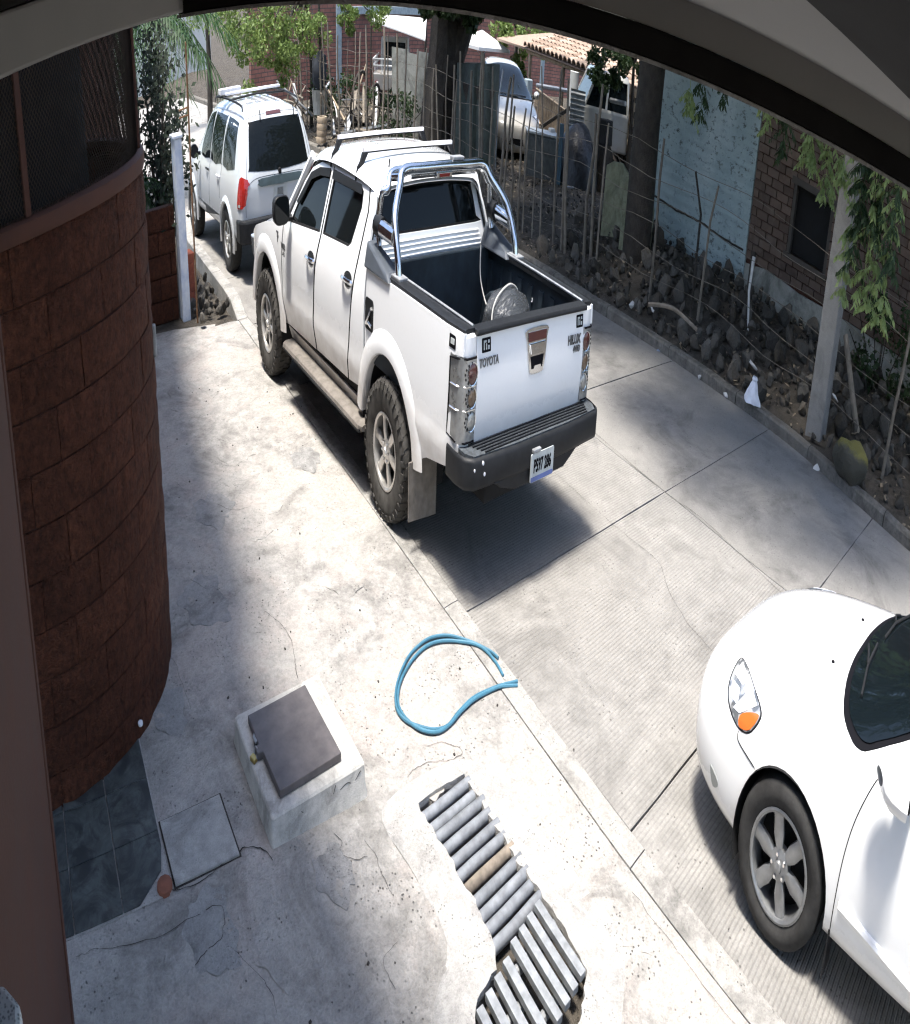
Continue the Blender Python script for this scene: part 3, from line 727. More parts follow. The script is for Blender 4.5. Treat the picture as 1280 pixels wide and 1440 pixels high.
    MB().lathe([(0, s*0.018), (hubr*0.34, s*0.014), (hubr*0.42, 0), (hubr*0.42, -s*0.02)], 16, 'x', c=(face, 0, 0)).build('hub_cap', rim_mat or M['alloy'], w, smooth=True, recalc=True)
    MB().lathe([(0, 0), (rim*0.85, 0)], 28, 'x', c=(s*-h*0.15, 0, 0)).build('brake_disc', M['rubber'], w)
    return w

M['lamp_chrome'] = simple('lamp_chrome', (0.36, 0.36, 0.35), 0.3, 0.6, var=0.25, scale=18)
# ------------------------------------------------------------------ the white pickup
TR = thing('pickup_truck', 'white double-cab pickup truck with chrome roll bar and two roof bars', 'pickup truck')
HXC = [(0.40, 0.800), (0.50, 0.835), (0.62, 0.862), (0.72, 0.872), (0.90, 0.876), (1.05, 0.868), (1.16, 0.850), (1.24, 0.825), (1.40, 0.768), (1.55, 0.712), (1.66, 0.668), (1.72, 0.63)]
HXB = [(0.40, 0.82), (0.55, 0.845), (0.70, 0.866), (0.95, 0.870), (1.15, 0.862), (1.30, 0.850)]
def hx(y, z):
    c = interp(HXC, z); b = interp(HXB, z); k = smoothstep(0.40, 0.52, y); x = b*(1-k)+c*k
    if y > 3.2: x -= 0.16*((y-3.2)/0.75)**2.2
    if y < -0.95: x -= 0.030*((-0.95-y)/0.18)**2
    return x
# the crease along the doors: a shallow step in the sheet
def crease(y, z):
    if y < -0.98 or y > 2.6: return 0.0
    return 0.010*smoothstep(0.60, 0.70, z)-0.010*smoothstep(0.70, 0.80, z)
def fs(s):
    return lambda a, b, o: (s*(hx(a, b)+crease(a, b)+o), a, b)
W_ = M['white']
ZC = frange(0.4, 1.8, 0.05); YC = frange(-1.2, 4.0, 0.12)
AF, AR = (3.085, 0.43), (0.0, 0.43)
def arc(c, r, a0, a1, n=14): return [(c[0]+r*math.cos(R(a0+(a1-a0)*k/n)), c[1]+r*math.sin(R(a0+(a1-a0)*k/n))) for k in range(n+1)]
FD = [(2.46, 0.52), (1.605, 0.54), (1.635, 0.75), (1.60, 1.06), (1.53, 1.25), (1.455, 1.62), (1.46, 1.662), (1.75, 1.645), (1.95, 1.592), (2.10, 1.50), (2.36, 1.265), (2.52, 1.165), (2.545, 0.90), (2.53, 0.70)]
FW = [(1.555, 1.265), (2.33, 1.215), (2.27, 1.29), (2.06, 1.48), (1.92, 1.565), (1.73, 1.612), (1.495, 1.625)]
RD = [(1.585, 0.545), (0.815, 0.565), (0.775, 0.74), (0.72, 1.06), (0.665, 1.30), (0.62, 1.52), (0.66, 1.635), (0.74, 1.668), (1.44, 1.665), (1.51, 1.25), (1.58, 1.06), (1.615, 0.75)]
RW = [(1.485, 1.268), (0.90, 1.292), (0.845, 1.32), (0.745, 1.52), (0.76, 1.60), (0.84, 1.630), (1.42, 1.630)]
FEN = [(2.475, 0.52), (2.545, 0.70), (2.562, 0.90), (2.54, 1.162), (2.72, 1.165), (3.10, 1.115), (3.50, 1.03), (3.78, 0.93), (3.90, 0.80), (3.93, 0.62), (3.90, 0.52), (3.60, 0.50)]+arc(AF, 0.480, 8, 172)
BED = [(0.425, 0.60), (0.425, 1.272), (-0.30, 1.276), (-1.125, 1.280), (-1.128, 1.18), (-1.045, 1.175), (-1.02, 0.80), (-1.115, 0.775), (-1.125, 0.66), (-0.66, 0.57), (-0.52, 0.51)]+arc(AR, 0.480, 170, 10)
CPIL = [(0.80, 0.568), (0.76, 0.74), (0.705, 1.06), (0.65, 1.30), (0.605, 1.52), (0.645, 1.645), (0.60, 1.69), (0.55, 1.66), (0.50, 1.50), (0.462, 1.30), (0.455, 0.60)]
SILL = [(2.47, 0.505), (0.47, 0.50), (0.47, 0.43), (2.42, 0.43)]
for s in (-1, 1):
    F = fs(s); kw = dict(smooth=True, sharp=50, recalc=True, bevel=0.004, seg=2)
    def P(name, poly, holes=(), off=0.0, th=0.03, mat=W_, par=TR, **k2):
        return panel(poly, holes, F, th, YC, ZC, off).build(name, mat, par, **{**kw, **k2})
    P('seal', [(2.60, 0.50), (0.46, 0.50), (0.46, 1.30), (0.56, 1.66), (1.46, 1.67), (2.0, 1.60), (2.5, 1.20), (2.6, 1.1)], [[(1.56, 1.30), (2.20, 1.26), (1.95, 1.52), (1.52, 1.60)], [(1.45, 1.31), (0.93, 1.33), (0.80, 1.52), (0.86, 1.60), (1.40, 1.61)]], -0.034, 0.01, M['rubber'], bevel=0)
    fd = P('front_door', FD, [FW], 0.0); rd = P('rear_door', RD, [RW], 0.0)
    P('front_fender', FEN); bs = P('bed_side', BED); P('rear_pillar', CPIL); P('rocker_panel', SILL, off=-0.012)
    for d, w_, nm in ((fd, FW, 'window'), (rd, RW, 'window')):
        P('window', w_, off=-0.012, th=0.006, mat=M['glass'], par=d, bevel=0)
        cx_, cy_ = sum(q[0] for q in w_)/len(w_), sum(q[1] for q in w_)/len(w_)
        P('window_seal', w_, [[(cx_+(a-cx_)*0.955, cy_+(b-cy_)*0.93) for a, b in w_]], off=-0.004, th=0.02, mat=M['rubber'], par=d, bevel=0)
    for d, poly in ((fd, FD), (rd, RD)):
        pts = []
        for i in range(len(poly)):
            (a0, b0), (a1, b1) = poly[i], poly[(i+1) % len(poly)]; nn_ = max(1, int(math.hypot(a1-a0, b1-b0)/0.05))
            pts += [F(a0+(a1-a0)*q/nn_, b0+(b1-b0)*q/nn_, -0.004) for q in range(nn_)]
        MB().tube(pts, 0.0065, 5, closed=True).build('door_seal', M['ink'], d)
    # rain visors over the door glass
    P('rain_visor', [(0.77, 1.585), (0.80, 1.632), (1.42, 1.638), (1.42, 1.585)], off=0.016, th=0.006, mat=M['black_plastic'], par=rd, bevel=0)
    P('rain_visor', [(1.50, 1.585), (1.50, 1.635), (1.75, 1.615), (1.95, 1.565), (2.22, 1.36), (2.16, 1.35), (1.92, 1.525), (1.72, 1.572)], off=0.016, th=0.006, mat=M['black_plastic'], par=fd, bevel=0)
    for d, (hy, hz) in ((fd, (1.70, 1.095)), (rd, (0.815, 1.135))):
        hh = P('handle_recess', [(hy+0.085*math.cos(R(a)), hz+0.042*math.sin(R(a))) for a in range(0, 360, 20)], off=0.004, th=0.006, mat=M['black_plastic'], par=d, bevel=0)
        x = s*(hx(hy, hz)); m = MB(); pts = [(x+s*0.008, hy+0.10, hz-0.005), (x+s*0.034, hy+0.075, hz), (x+s*0.042, hy, hz+0.002), (x+s*0.034, hy-0.075, hz), (x+s*0.008, hy-0.10, hz-0.005)]
        m.tube(smooth_poly(pts, 4, False), 0.015, 8); m.build('handle', M['chrome'], d, smooth=True)
    if s < 0:
        P('fuel_flap', rrect(0.265, 0.955, 0.425, 1.125, 0.03), off=0.004, th=0.012, mat=M['black_plastic'])
        m = MB(); x = -(hx(0.34, 1.03)+0.008)
        m.tube([(x, 0.40, 0.985), (x-0.006, 0.35, 1.02), (x, 0.30, 1.08)], 0.012, 6); m.tube([(x, 0.29, 0.985), (x-0.006, 0.34, 1.0), (x, 0.37, 0.99)], 0.012, 6); m.build('fuel_flap_lock', M['chrome'], TR, smooth=True)
        P('sticker', rrect(-1.045, 1.195, -0.965, 1.255, 0.006), off=0.002, th=0.002, mat=M['ink'], bevel=0)
        P('sticker_mark', rrect(-1.03, 1.213, -0.985, 1.24, 0.004), off=0.0035, th=0.002, mat=M['plate'], bevel=0)
        x = -(hx(2.62, 1.05)+0.001)
        text_part('badge', 'T', 0.10, M['silver_print'], TR, basis((x-0.002, 2.68, 1.07), (0, -1, 0), (0, 0, 1)))
        text_part('badge', 'VIGO', 0.055, M['silver_print'], TR, basis((x-0.003, 2.50, 1.035), (0, -1, 0), (0, 0, 1)))
        text_part('badge', 'D-4D', 0.045, M['silver_print'], TR, basis((x-0.003, 2.50, 0.985), (0, -1, 0), (0, 0, 1)))
    # wheel-arch flares
    for (cy, cz), a0, a1 in ((AF, 4, 178), (AR, 6, 176)):
        rows = []
        for k in range(25):
            a = R(a0+(a1-a0)*k/24); y_, z_ = math.cos(a), math.sin(a); b = 0.5+0.5*math.sin(a) if True else 1
            tail = 1.0+0.25*max(0, -z_)
            row = []
            for (r_, o_) in ((0.472, -0.06), (0.470, 0.012), (0.478, 0.022), (0.505, 0.026), (0.550, 0.018), (0.592, 0.006), (0.606, -0.006)):
                yy_, zz_ = cy+r_*y_*tail, cz+r_*z_
                row.append((s*(max(hx(yy_, max(zz_, 0.62)), 0.855)+o_), yy_, zz_))
            rows.append(row)
        MB().grid(rows).build('wheel_flare', W_, TR, smooth=True, recalc=True)
    # inner wheel housings
    for (cy, cz) in (AF, AR):
        MB().lathe([(0.478, s*0.86), (0.478, s*0.50), (0.0, s*0.50)], 20, 'x', c=(0, cy, cz), a0=R(-15), a1=R(195)).build('wheel_housing', M['rubber'], TR, smooth=True)
    # side step
    m = MB(); rows = []
    for y in (2.40, 2.37, 1.6, 1.0, 0.42, 0.385):
        e = 0.6 if y in (2.40, 0.385) else 1.0
        rows.append([(s*(0.875+dx*e), y, 0.405+dz*e) for dx, dz in ((-0.085, -0.02), (-0.085, 0.022), (-0.04, 0.030), (0.045, 0.030), (0.078, 0.018), (0.085, -0.004), (0.07, -0.028), (0.0, -0.03), (-0.085, -0.02))])
    m.grid(rows); m.f.append(tuple(range(9))); m.f.append(tuple(reversed(range(45, 54)))); m.build('side_step', M['mudstep'] if 'mudstep' in M else M['mud'], TR, smooth=True, recalc=True)
    m = MB().tube([(s*0.95, 2.38, 0.392), (s*0.962, 1.4, 0.392), (s*0.95, 0.40, 0.392)], 0.012, 6); m.build('step_trim', M['rubber'], TR, smooth=True)
    # mud flaps
    m = MB().prism([(0.60, 0.17), (0.925, 0.19), (0.93, 0.50), (0.60, 0.50)], -0.50, -0.488, lambda a, b, h: (s*a, h-0.02*(0.5-b), b)); m.build('mud_flap', M['mud'], TR, recalc=True)
    # door mirrors
    m = MB(); rows = []
    for (dy, k_) in ((0.10, 0.30), (0.07, 0.75), (0.02, 0.97), (-0.045, 1.0), (-0.055, 0.93)):
        rows.append([(s*(0.985+0.105*k_*cx_), 2.30+dy, 1.315+0.095*k_*cz_) for cx_, cz_ in [(math.copysign(abs(math.cos(R(a)))**0.6, math.cos(R(a))), math.copysign(abs(math.sin(R(a)))**0.6, math.sin(R(a)))) for a in range(0, 361, 20)]])
    m.grid(rows); m.f.append(tuple(range(19))); mir = m.build('door_mirror', M['black_plastic'], TR, smooth=True, recalc=True)
    MB().prism([(s*(0.985+0.095*math.copysign(abs(math.cos(R(a)))**0.6, math.cos(R(a)))), 1.315+0.085*math.copysign(abs(math.sin(R(a)))**0.6, math.sin(R(a)))) for a in range(0, 360, 20)], 2.242, 2.246, lambda a, b, h: (a, h, b)).build('mirror_glass', M['glass'], mir, recalc=True)
    MB().tube([(s*0.80, 2.33, 1.24), (s*0.90, 2.31, 1.25), (s*0.95, 2.30, 1.27)], 0.025, 6).build('mirror_arm', M['black_plastic'], mir, smooth=True)
    # wheels
    make_wheel(TR, (s*0.775, 0, 0.392), 0.392, 0.255, 0.218, s, 'truck', M['dusty_tyre'], M['alloy'])
    make_wheel(TR, (s*0.775, 3.085, 0.392), 0.392, 0.255, 0.218, s, 'truck', M['dusty_tyre'], M['alloy'])
# roof
def roof_z(y): return interp([(0.50, 1.672), (0.54, 1.700), (0.62, 1.722), (0.9, 1.742), (1.4, 1.755), (1.8, 1.735), (2.02, 1.685), (2.12, 1.635)], y)
rows = []
for y in [0.50, 0.515, 0.54, 0.58, 0.65, 0.8, 1.0, 1.2, 1.4, 1.6, 1.8, 1.95, 2.05, 2.10]:
    zc_ = roof_z(y); e = zc_-1.755; we = 0.02*smoothstep(1.7, 2.1, y)+0.03*smoothstep(0.62, 0.5, y)
    row = []
    for k in range(25):
        t_ = -1+2*k/24; a = abs(t_)
        x = 0.69*math.sin(a*PI/2*0.999)**0.86 if False else 0.695*a**0.92
        z = zc_-0.030*a*a-0.052*max(0, (a-0.80)/0.20)**2
        row.append((math.copysign(max(0, x-we*a), t_), y, max(z, 1.648+e*0.9 if a > 0.97 else 0)))
    rows.append(row)
m = MB().grid(rows); m.grid([[(x*0.98, y, z-0.02) for x, y, z in r] for r in rows]); m.build('roof', W_, TR, smooth=True, recalc=True, sharp=60)
# windshield, cowl, bonnet, grille, front bumper
m = MB().grid([[(x*(0.60+0.14*k/6), 2.07+0.66*k/6-0.06*x*x, 1.655-0.475*k/6) for x in (-1, -0.75, -0.4, 0, 0.4, 0.75, 1)] for k in range(7)]); m.build('windshield', M['windshield'], TR, smooth=True, recalc=True)
for s in (-1, 1):
    MB().tube([(s*0.645, 2.05, 1.650), (s*0.70, 2.25, 1.48), (s*0.765, 2.55, 1.25), (s*0.79, 2.70, 1.15)], 0.034, 8).build('windshield_pillar', W_, TR, smooth=True)
rows = []
for y, zc_, w_ in ((2.70, 1.165, 0.79), (2.9, 1.165, 0.80), (3.2, 1.14, 0.80), (3.5, 1.085, 0.765), (3.75, 1.01, 0.70), (3.86, 0.94, 0.65), (3.92, 0.84, 0.62)):
    rows.append([(w_*t_, y-0.10*t_*t_*smoothstep(3.3, 3.9, y), zc_-0.055*abs(t_)**3+0.012*smoothstep(0.55, 0.7, abs(t_))*0) for t_ in np.linspace(-1, 1, 15)])
MB().grid(rows).build('bonnet', W_, TR, smooth=True, recalc=True)
MB().prism(rrect(-0.42, 0.72, 0.42, 0.90, 0.03), 3.90, 3.945, lambda a, b, h: (a, h, b)).build('grille', M['black_plastic'], TR, recalc=True)
MB().prism([(-0.80, 3.55), (-0.78, 3.82), (-0.5, 3.97), (0.5, 3.97), (0.78, 3.82), (0.80, 3.55)], 0.42, 0.72).build('front_bumper', W_, TR, bevel=0.03, recalc=True)
for s in (-1, 1):
    MB().prism([(s*0.45, 0.76), (s*0.77, 0.74), (s*0.80, 0.90), (s*0.55, 0.93)], 3.74, 3.90, lambda a, b, h: (a, h-0.12*max(0, abs(a)-0.5), b)).build('headlight', M['clear_lens'], TR, bevel=0.01, recalc=True)
# cab back wall: rear glass and pressed ribs under it
def fb(a, b, o): return (a, 0.470+0.11*max(0, b-1.28)/0.40+0.012*a*a-o, b)
CW = [(-0.82, 0.60), (0.82, 0.60), (0.815, 1.24), (0.745, 1.45), (0.685, 1.61), (0.63, 1.672), (-0.63, 1.672), (-0.685, 1.61), (-0.745, 1.45), (-0.815, 1.24)]
RG = smooth_poly([(-0.62, 1.395), (0.62, 1.395), (0.645, 1.43), (0.585, 1.61), (0.55, 1.635), (-0.55, 1.635), (-0.585, 1.61), (-0.645, 1.43)], 2)
bw = panel(CW, [RG], fb, 0.03, frange(-0.84, 0.84, 0.14), frange(0.6, 1.68, 0.06)).build('cab_back', W_, TR, smooth=True, sharp=50, recalc=True, bevel=0.004)
rg = panel(RG, (), fb, 0.006, frange(-0.84, 0.84, 0.14), frange(0.6, 1.68, 0.08), off=-0.010).build('rear_window', M['glass'], TR, smooth=True, recalc=True)
cx_, cy_ = 0, 1.515
panel(RG, [[(a*0.965, cy_+(b-cy_)*0.90) for a, b in RG]], fb, 0.02, frange(-0.84, 0.84, 0.14), (), off=-0.004).build('window_seal', M['rubber'], rg, recalc=True)
for k in range(4):
    z = 1.275+0.026*k; MB().tube([fb(-0.70+0.012*k, z, 0.0), fb(-0.35, z, 0.0), fb(0.35, z, 0.0), fb(0.70-0.012*k, z, 0.0)], 0.0085, 6).build('pressed_rib', W_, TR, smooth=True)
# load bed: floor, walls with ribs, liner
BZ = 0.80
m = MB().box((0, -0.345, BZ-0.02), (1.50, 1.50, 0.04))
bedf = m.build('bed_floor', M['liner'], TR)
for k in range(9): MB().box((-0.60+0.15*k, -0.345, BZ+0.008), (0.06, 1.44, 0.016)).build('floor_rib', M['liner'], bedf, bevel=0.004)
for s in (-1, 1):
    m = MB().hexa([(s*0.725, -1.09, BZ-0.02), (s*0.83, -1.09, BZ-0.02), (s*0.83, 0.40, BZ-0.02), (s*0.725, 0.40, BZ-0.02), (s*0.745, -1.09, 1.272), (s*0.83, -1.09, 1.272), (s*0.83, 0.40, 1.272), (s*0.745, 0.40, 1.272)])
    wl = m.build('bed_wall', M['liner'], TR, recalc=True)
    for k in range(9):
        y = -0.98+0.165*k; MB().hexa([(s*0.71, y-0.03, BZ+0.02), (s*0.74, y-0.04, BZ+0.02), (s*0.74, y+0.04, BZ+0.02), (s*0.71, y+0.03, BZ+0.02), (s*0.728, y-0.03, 1.20), (s*0.755, y-0.04, 1.21), (s*0.755, y+0.04, 1.21), (s*0.728, y+0.03, 1.20)]).build('wall_rib', M['liner'], wl, recalc=True)
    MB().prism([(-0.36, BZ), (-0.30, BZ+0.20), (-0.18, BZ+0.26), (0.18, BZ+0.26), (0.30, BZ+0.20), (0.36, BZ)], 0.60, 0.735, lambda a, b, h: (s*h, a, b)).build('wheel_box', M['liner'], TR, bevel=0.02, recalc=True)
    # top rail with its bright trim, and the raised corner piece at the cab
    m = MB(); rows = []
    for y in (0.44, 0.2, -0.4, -0.9, -1.115):
        w_ = hx(y, 1.28)
        rows.append([(s*(w_-0.145), y, 1.262), (s*(w_-0.145), y, 1.285), (s*(w_-0.12), y, 1.297), (s*(w_-0.045), y, 1.298), (s*(w_-0.018), y, 1.292), (s*(w_-0.014), y, 1.274)])
    m.grid(rows); m.f.append(tuple(range(6))); m.f.append(tuple(reversed(range(24, 30)))); m.build('bed_rail', M['black_plastic'], TR, smooth=True, recalc=True)
    MB().tube([(s*0.715, 0.40, 1.295), (s*0.712, -0.4, 1.297), (s*0.70, -1.09, 1.297)], 0.010, 6).build('rail_trim', M['steel'], TR, smooth=True)
    m = MB().hexa([(s*0.66, 0.0, 1.270), (s*0.875, -0.02, 1.270), (s*0.875, 0.455, 1.270), (s*0.66, 0.455, 1.270), (s*0.70, 0.05, 1.310), (s*0.845, 0.05, 1.310), (s*0.835, 0.452, 1.405), (s*0.73, 0.452, 1.405)])
    m.build('rail_corner', simple('grey_plastic', (0.06, 0.07, 0.085), 0.5) if s < 0 else MATS['grey_plastic'], TR, bevel=0.012, recalc=True)
    for (y, z) in ((-0.15, 1.14), (-0.30, 1.13), (-0.36, 1.125), (-0.62, 1.11), (-0.90, 1.10)):
        MB().lathe([(0, 0), (0.012, 0), (0.012, -0.006)], 8, 'x', c=(s*0.732, y, z)).build('bolt', M['bag'], wl)
MB().box((0, 0.40, 1.03), (1.47, 0.045, 0.49)).build('bed_front', M['liner'], TR, bevel=0.01)
# tailgate
def ft(a, b, o): return (a, -1.128-0.022*math.sin(min(1, max(0, (b-0.76)/0.50))*PI)-0.02*(1-abs(a)/0.72)*0.6-o, b)
TGp = rrect(-0.688, 0.762, 0.688, 1.276, 0.022)
tg = panel(TGp, (), ft, 0.06, frange(-0.7, 0.7, 0.1), frange(0.76, 1.28, 0.04)).build('tailgate', W_, TR, smooth=True, sharp=50, recalc=True, bevel=0.008)
MB().prism([(-1.05, 1.262), (-1.158, 1.266), (-1.164, 1.28), (-1.155, 1.294), (-1.06, 1.296)], -0.705, 0.705, lambda a, b, h: (h, a, b)).build('tailgate_cap', M['black_plastic'], tg, bevel=0.006, recalc=True)
MB().box((0, -1.075, 1.03), (1.42, 0.05, 0.44)).build('tailgate_liner', M['liner'], tg)
def fth(a, b, o): x, y, z = ft(a, b, o); return (x+0.02, y, z)
HS = smooth_poly([(-0.135, 1.235), (0.135, 1.235), (0.130, 1.18), (0.095, 1.045), (0.06, 1.02), (-0.06, 1.02), (-0.095, 1.045), (-0.130, 1.18)], 3)
hs = panel(HS, (), fth, 0.02, frange(-0.14, 0.14, 0.05), (), off=0.010).build('handle_surround', M['chrome'], tg, smooth=True, recalc=True, bevel=0.005)
panel([(-0.118, 1.222), (0.118, 1.222), (0.112, 1.178), (-0.112, 1.178)], (), fth, 0.01, off=0.016).build('brake_light', M['dark_red_lens'], hs, recalc=True)
panel([(-0.105, 1.168), (0.105, 1.168), (0.092, 1.118), (-0.092, 1.118)], (), fth, 0.02, off=0.022).build('handle', M['chrome'], hs, recalc=True, bevel=0.006)
panel([(-0.085, 1.105), (0.085, 1.105), (0.070, 1.045), (-0.070, 1.045)], (), fth, 0.006, off=0.0125).build('handle_recess', M['ink'], hs, recalc=True)
panel(rrect(-0.045, 1.038, 0.045, 1.062, 0.008), (), fth, 0.01, off=0.02).build('lock', M['chrome'], hs, recalc=True)
Tm = lambda a, b, o=0.005: basis(ft(a, b, o), (1, 0, 0), (0, 0, 1))
text_part('lettering', 'TOYOTA', 0.058, M['silver_print'], tg, Tm(-0.555, 1.135), squeeze=0.92)
text_part('lettering', 'HILUX', 0.066, M['silver_print'], tg, Tm(0.545, 1.125), squeeze=0.95)
text_part('lettering', '4WD', 0.048, M['silver_print'], tg, Tm(0.585, 1.075), squeeze=0.95)
for a0 in (-0.635, 0.575):
    st = panel(rrect(a0, 1.180, a0+0.10, 1.245, 0.006), (), ft, 0.002, frange(-0.7, 0.7, 0.1), off=0.002).build('sticker', M['ink'], tg, recalc=True)
    for (u0, v0, u1, v1) in ((0.018, 0.012, 0.030, 0.054), (0.018, 0.044, 0.050, 0.054), (0.044, 0.012, 0.055, 0.040), (0.066, 0.012, 0.084, 0.030), (0.066, 0.040, 0.084, 0.054)):
        panel(rrect(a0+u0, 1.180+v0, a0+u1, 1.180+v1, 0.002), (), ft, 0.002, (), off=0.0036).build('sticker_mark', M['plate'], st, recalc=True)
# tail lights wrap the corners
for s in (-1, 1):
    rows = []
    for z in (0.66, 0.70, 0.78, 0.98, 1.18, 1.262, 1.276):
        k_ = 0.02 if z > 1.27 else 0.0
        rows.append([(s*q[0], q[1]+k_, z) for q in ((0.690, -1.05), (0.690, -1.128), (0.735, -1.136), (0.795, -1.130), (0.828, -1.110), (0.846, -1.075), (0.853, -0.98))])
    MB().grid(rows).build('bed_corner', W_, TR, smooth=True, recalc=True)
    rows = []
    for z in (0.778, 0.79, 0.85, 0.95, 1.05, 1.14, 1.165, 1.176):
        k_ = 0.93 if z in (0.778, 1.176) else 1.0; ins = 0.035*(1-smoothstep(0.78, 0.95, z))
        rows.append([(s*q[0], q[1], z) for q in ((0.692, -1.125), (0.695, -1.146*1), (0.74, -1.150), (0.80, -1.143), (0.835, -1.122), (0.858, -1.085), (0.868, -1.00+ins*0.8), (0.84, -1.00+ins*0.8))])
    tl = MB().grid(rows); tl = tl.build('tail_light', M['lamp_chrome'], TR, smooth=True, recalc=True)
    gk = [(0.700, -1.150, 1.172), (0.80, -1.146, 1.172), (0.86, -1.085, 1.170), (0.872, -1.003, 1.160), (0.872, -0.998, 1.0), (0.870, -0.985, 0.86), (0.866, -0.975, 0.80), (0.858, -1.08, 0.786), (0.80, -1.146, 0.784), (0.700, -1.150, 0.784)]
    MB().tube([(s*a, b, c) for a, b, c in gk], 0.006, 5).build('lamp_gasket', M['ink'], tl)
    for z in (1.045, 0.935): MB().tube([(s*0.70, -1.151, z), (s*0.80, -1.146, z), (s*0.861, -1.085, z), (s*0.871, -1.01, z)], 0.004, 5).build('lamp_divider', M['chrome'], tl)
    for z, mm_, r_ in ((1.10, M['dark_red_lens'], 0.050), (0.99, M['dim_amber'], 0.044), (0.88, M['lamp_chrome'], 0.044)):
        MB().lathe([(r_*1.14, 0.004), (r_*1.10, -0.008), (r_, -0.006)], 18, 'y', c=(s*0.735, -1.146, z)).build('bezel', M['chrome'], tl, smooth=True)
        MB().lathe([(r_, -0.004), (r_*0.8, -0.009), (r_*0.4, -0.012), (0, -0.013)], 18, 'y', c=(s*0.735, -1.146, z)).build('lens', mm_, tl, smooth=True)
        for k in range(7):
            a = R(100+26*k) if s < 0 else R(80-26*k); MB().lathe([(0, -0.004), (0.006, -0.003), (0.007, 0.004)], 6, 'y', c=(s*0.735+math.cos(a)*r_*1.5, -1.150+max(0, (abs(0.735*s+math.cos(a)*r_*1.5)-0.79))*0.5, z+math.sin(a)*r_*1.02)).build('reflector', M['rubber'], tl)
# rear step bumper with plate
bp = [(-0.885, -1.00), (-0.890, -1.16), (-0.87, -1.25), (-0.80, -1.305), (-0.35, -1.335), (0.35, -1.335), (0.80, -1.305), (0.87, -1.25), (0.890, -1.16), (0.885, -1.00)]
m = MB(); rows = []
def bz(x): return 0.605-0.0*abs(x)
for (dz, k_) in ((0.0, 0.95), (0.012, 0.985), (0.03, 1.0), (0.135, 1.0), (0.150, 0.985), (0.156, 0.95)):
    rows.append([(x*(1-(1-k_)*0.25), y+(1-k_)*0.5*(1 if y < -1.1 else 0), 0.602+dz) for x, y in bp])
m.grid(rows); bm_ = m.build('rear_bumper', M['black_plastic'], TR, smooth=True, recalc=True, sharp=45)
m = MB().prism([(-0.84, -1.06), (-0.84, -1.20), (-0.79, -1.275), (-0.35, -1.305), (0.35, -1.305), (0.79, -1.275), (0.84, -1.20), (0.84, -1.06)], 0.745, 0.764); m.build('step_plate', simple('worn_black_plastic', (0.05, 0.058, 0.066), 0.7, var=0.5, scale=30, bump=0.5, bscale=200), bm_, recalc=True)
for k in range(5):
    y = -1.145-0.033*k; MB().box((0, y, 0.767), (1.50-0.04*k, 0.012, 0.010)).build('tread_strip', M['black_plastic'], bm_)
m = MB().prism([(-0.60, 0.62), (-0.50, 0.575), (-0.32, 0.535), (0.32, 0.535), (0.42, 0.575), (0.52, 0.62)], -1.318, -1.10, lambda a, b, h: (a, h, b)); m.build('bumper_apron', M['black_plastic'], bm_, bevel=0.01, recalc=True)
plate = MB().prism(rrect(-0.165, 0.545, 0.135, 0.690, 0.012), -1.348, -1.340, lambda a, b, h: (a, h, b)).build('licence_plate', M['plate'], TR, recalc=True)
MB().prism(rrect(-0.160, 0.548, 0.130, 0.572, 0.008), -1.3505, -1.3485, lambda a, b, h: (a, h, b)).build('plate_band', M['plate_blue'], plate, recalc=True)
text_part('plate_number', 'P597 286', 0.092, M['ink'], plate, basis((-0.015, -1.3490, 0.622), (1, 0, 0), (0, 0, 1)), squeeze=0.66)
MB().box((-0.10, -1.345, 0.705), (0.10, 0.03, 0.018)).build('plate_lamp', M['steel'], plate, bevel=0.004)
for (x, z) in ((-0.80, 0.71), (-0.72, 0.735), (-0.70, 0.68), (0.52, 0.70)):
    MB().lathe([(0.0, -0.006), (0.010, -0.005), (0.010, 0.01)], 8, 'y', c=(x, -1.312+0.25*max(0, abs(x)-0.75), z)).build('bolt', M['bag'], bm_, smooth=True)
MB().box((0, -0.95, 0.52), (1.20, 0.10, 0.10)).build('chassis_member', M['rubber'], TR)
MB().box((0, 1.2, 0.50), (1.0, 4.6, 0.16)).build('chassis', M['rubber'], TR)
MB().tube([(-0.7, 0, 0.39), (0.7, 0, 0.39)], 0.06, 8).build('rear_axle', M['rubber'], TR)
MB().box((0, 1.6, 0.64), (1.5, 2.1, 0.12)).build('cab_floor', M['rubber'], TR)
# roll bar
rb = bpy.data.objects.new('roll_bar', None); COL.objects.link(rb); rb.parent = TR
hoop = lambda yb, yt, zt, w, wt, zb=1.30: smooth_poly([(-w, yb, zb), (-w+0.005, yb+0.03, zb+0.10), (-w*0.95, yb+(yt-yb)*0.45, zb+0.26), (-wt-0.05, yt-0.05, zt-0.075), (-wt+0.03, yt, zt-0.005), (-wt*0.5, yt, zt), (wt*0.5, yt, zt), (wt-0.03, yt, zt-0.005), (wt+0.05, yt-0.05, zt-0.075), (w*0.95, yb+(yt-yb)*0.45, zb+0.26), (w-0.005, yb+0.03, zb+0.10), (w, yb, zb)], 6, False)
MB().tube(hoop(-0.03, 0.28, 1.765, 0.765, 0.545), 0.032, 10).build('hoop', M['chrome'], rb, smooth=True)
MB().tube(hoop(0.36, 0.41, 1.740, 0.745, 0.60, 1.38), 0.027, 10).build('hoop', M['chrome'], rb, smooth=True)
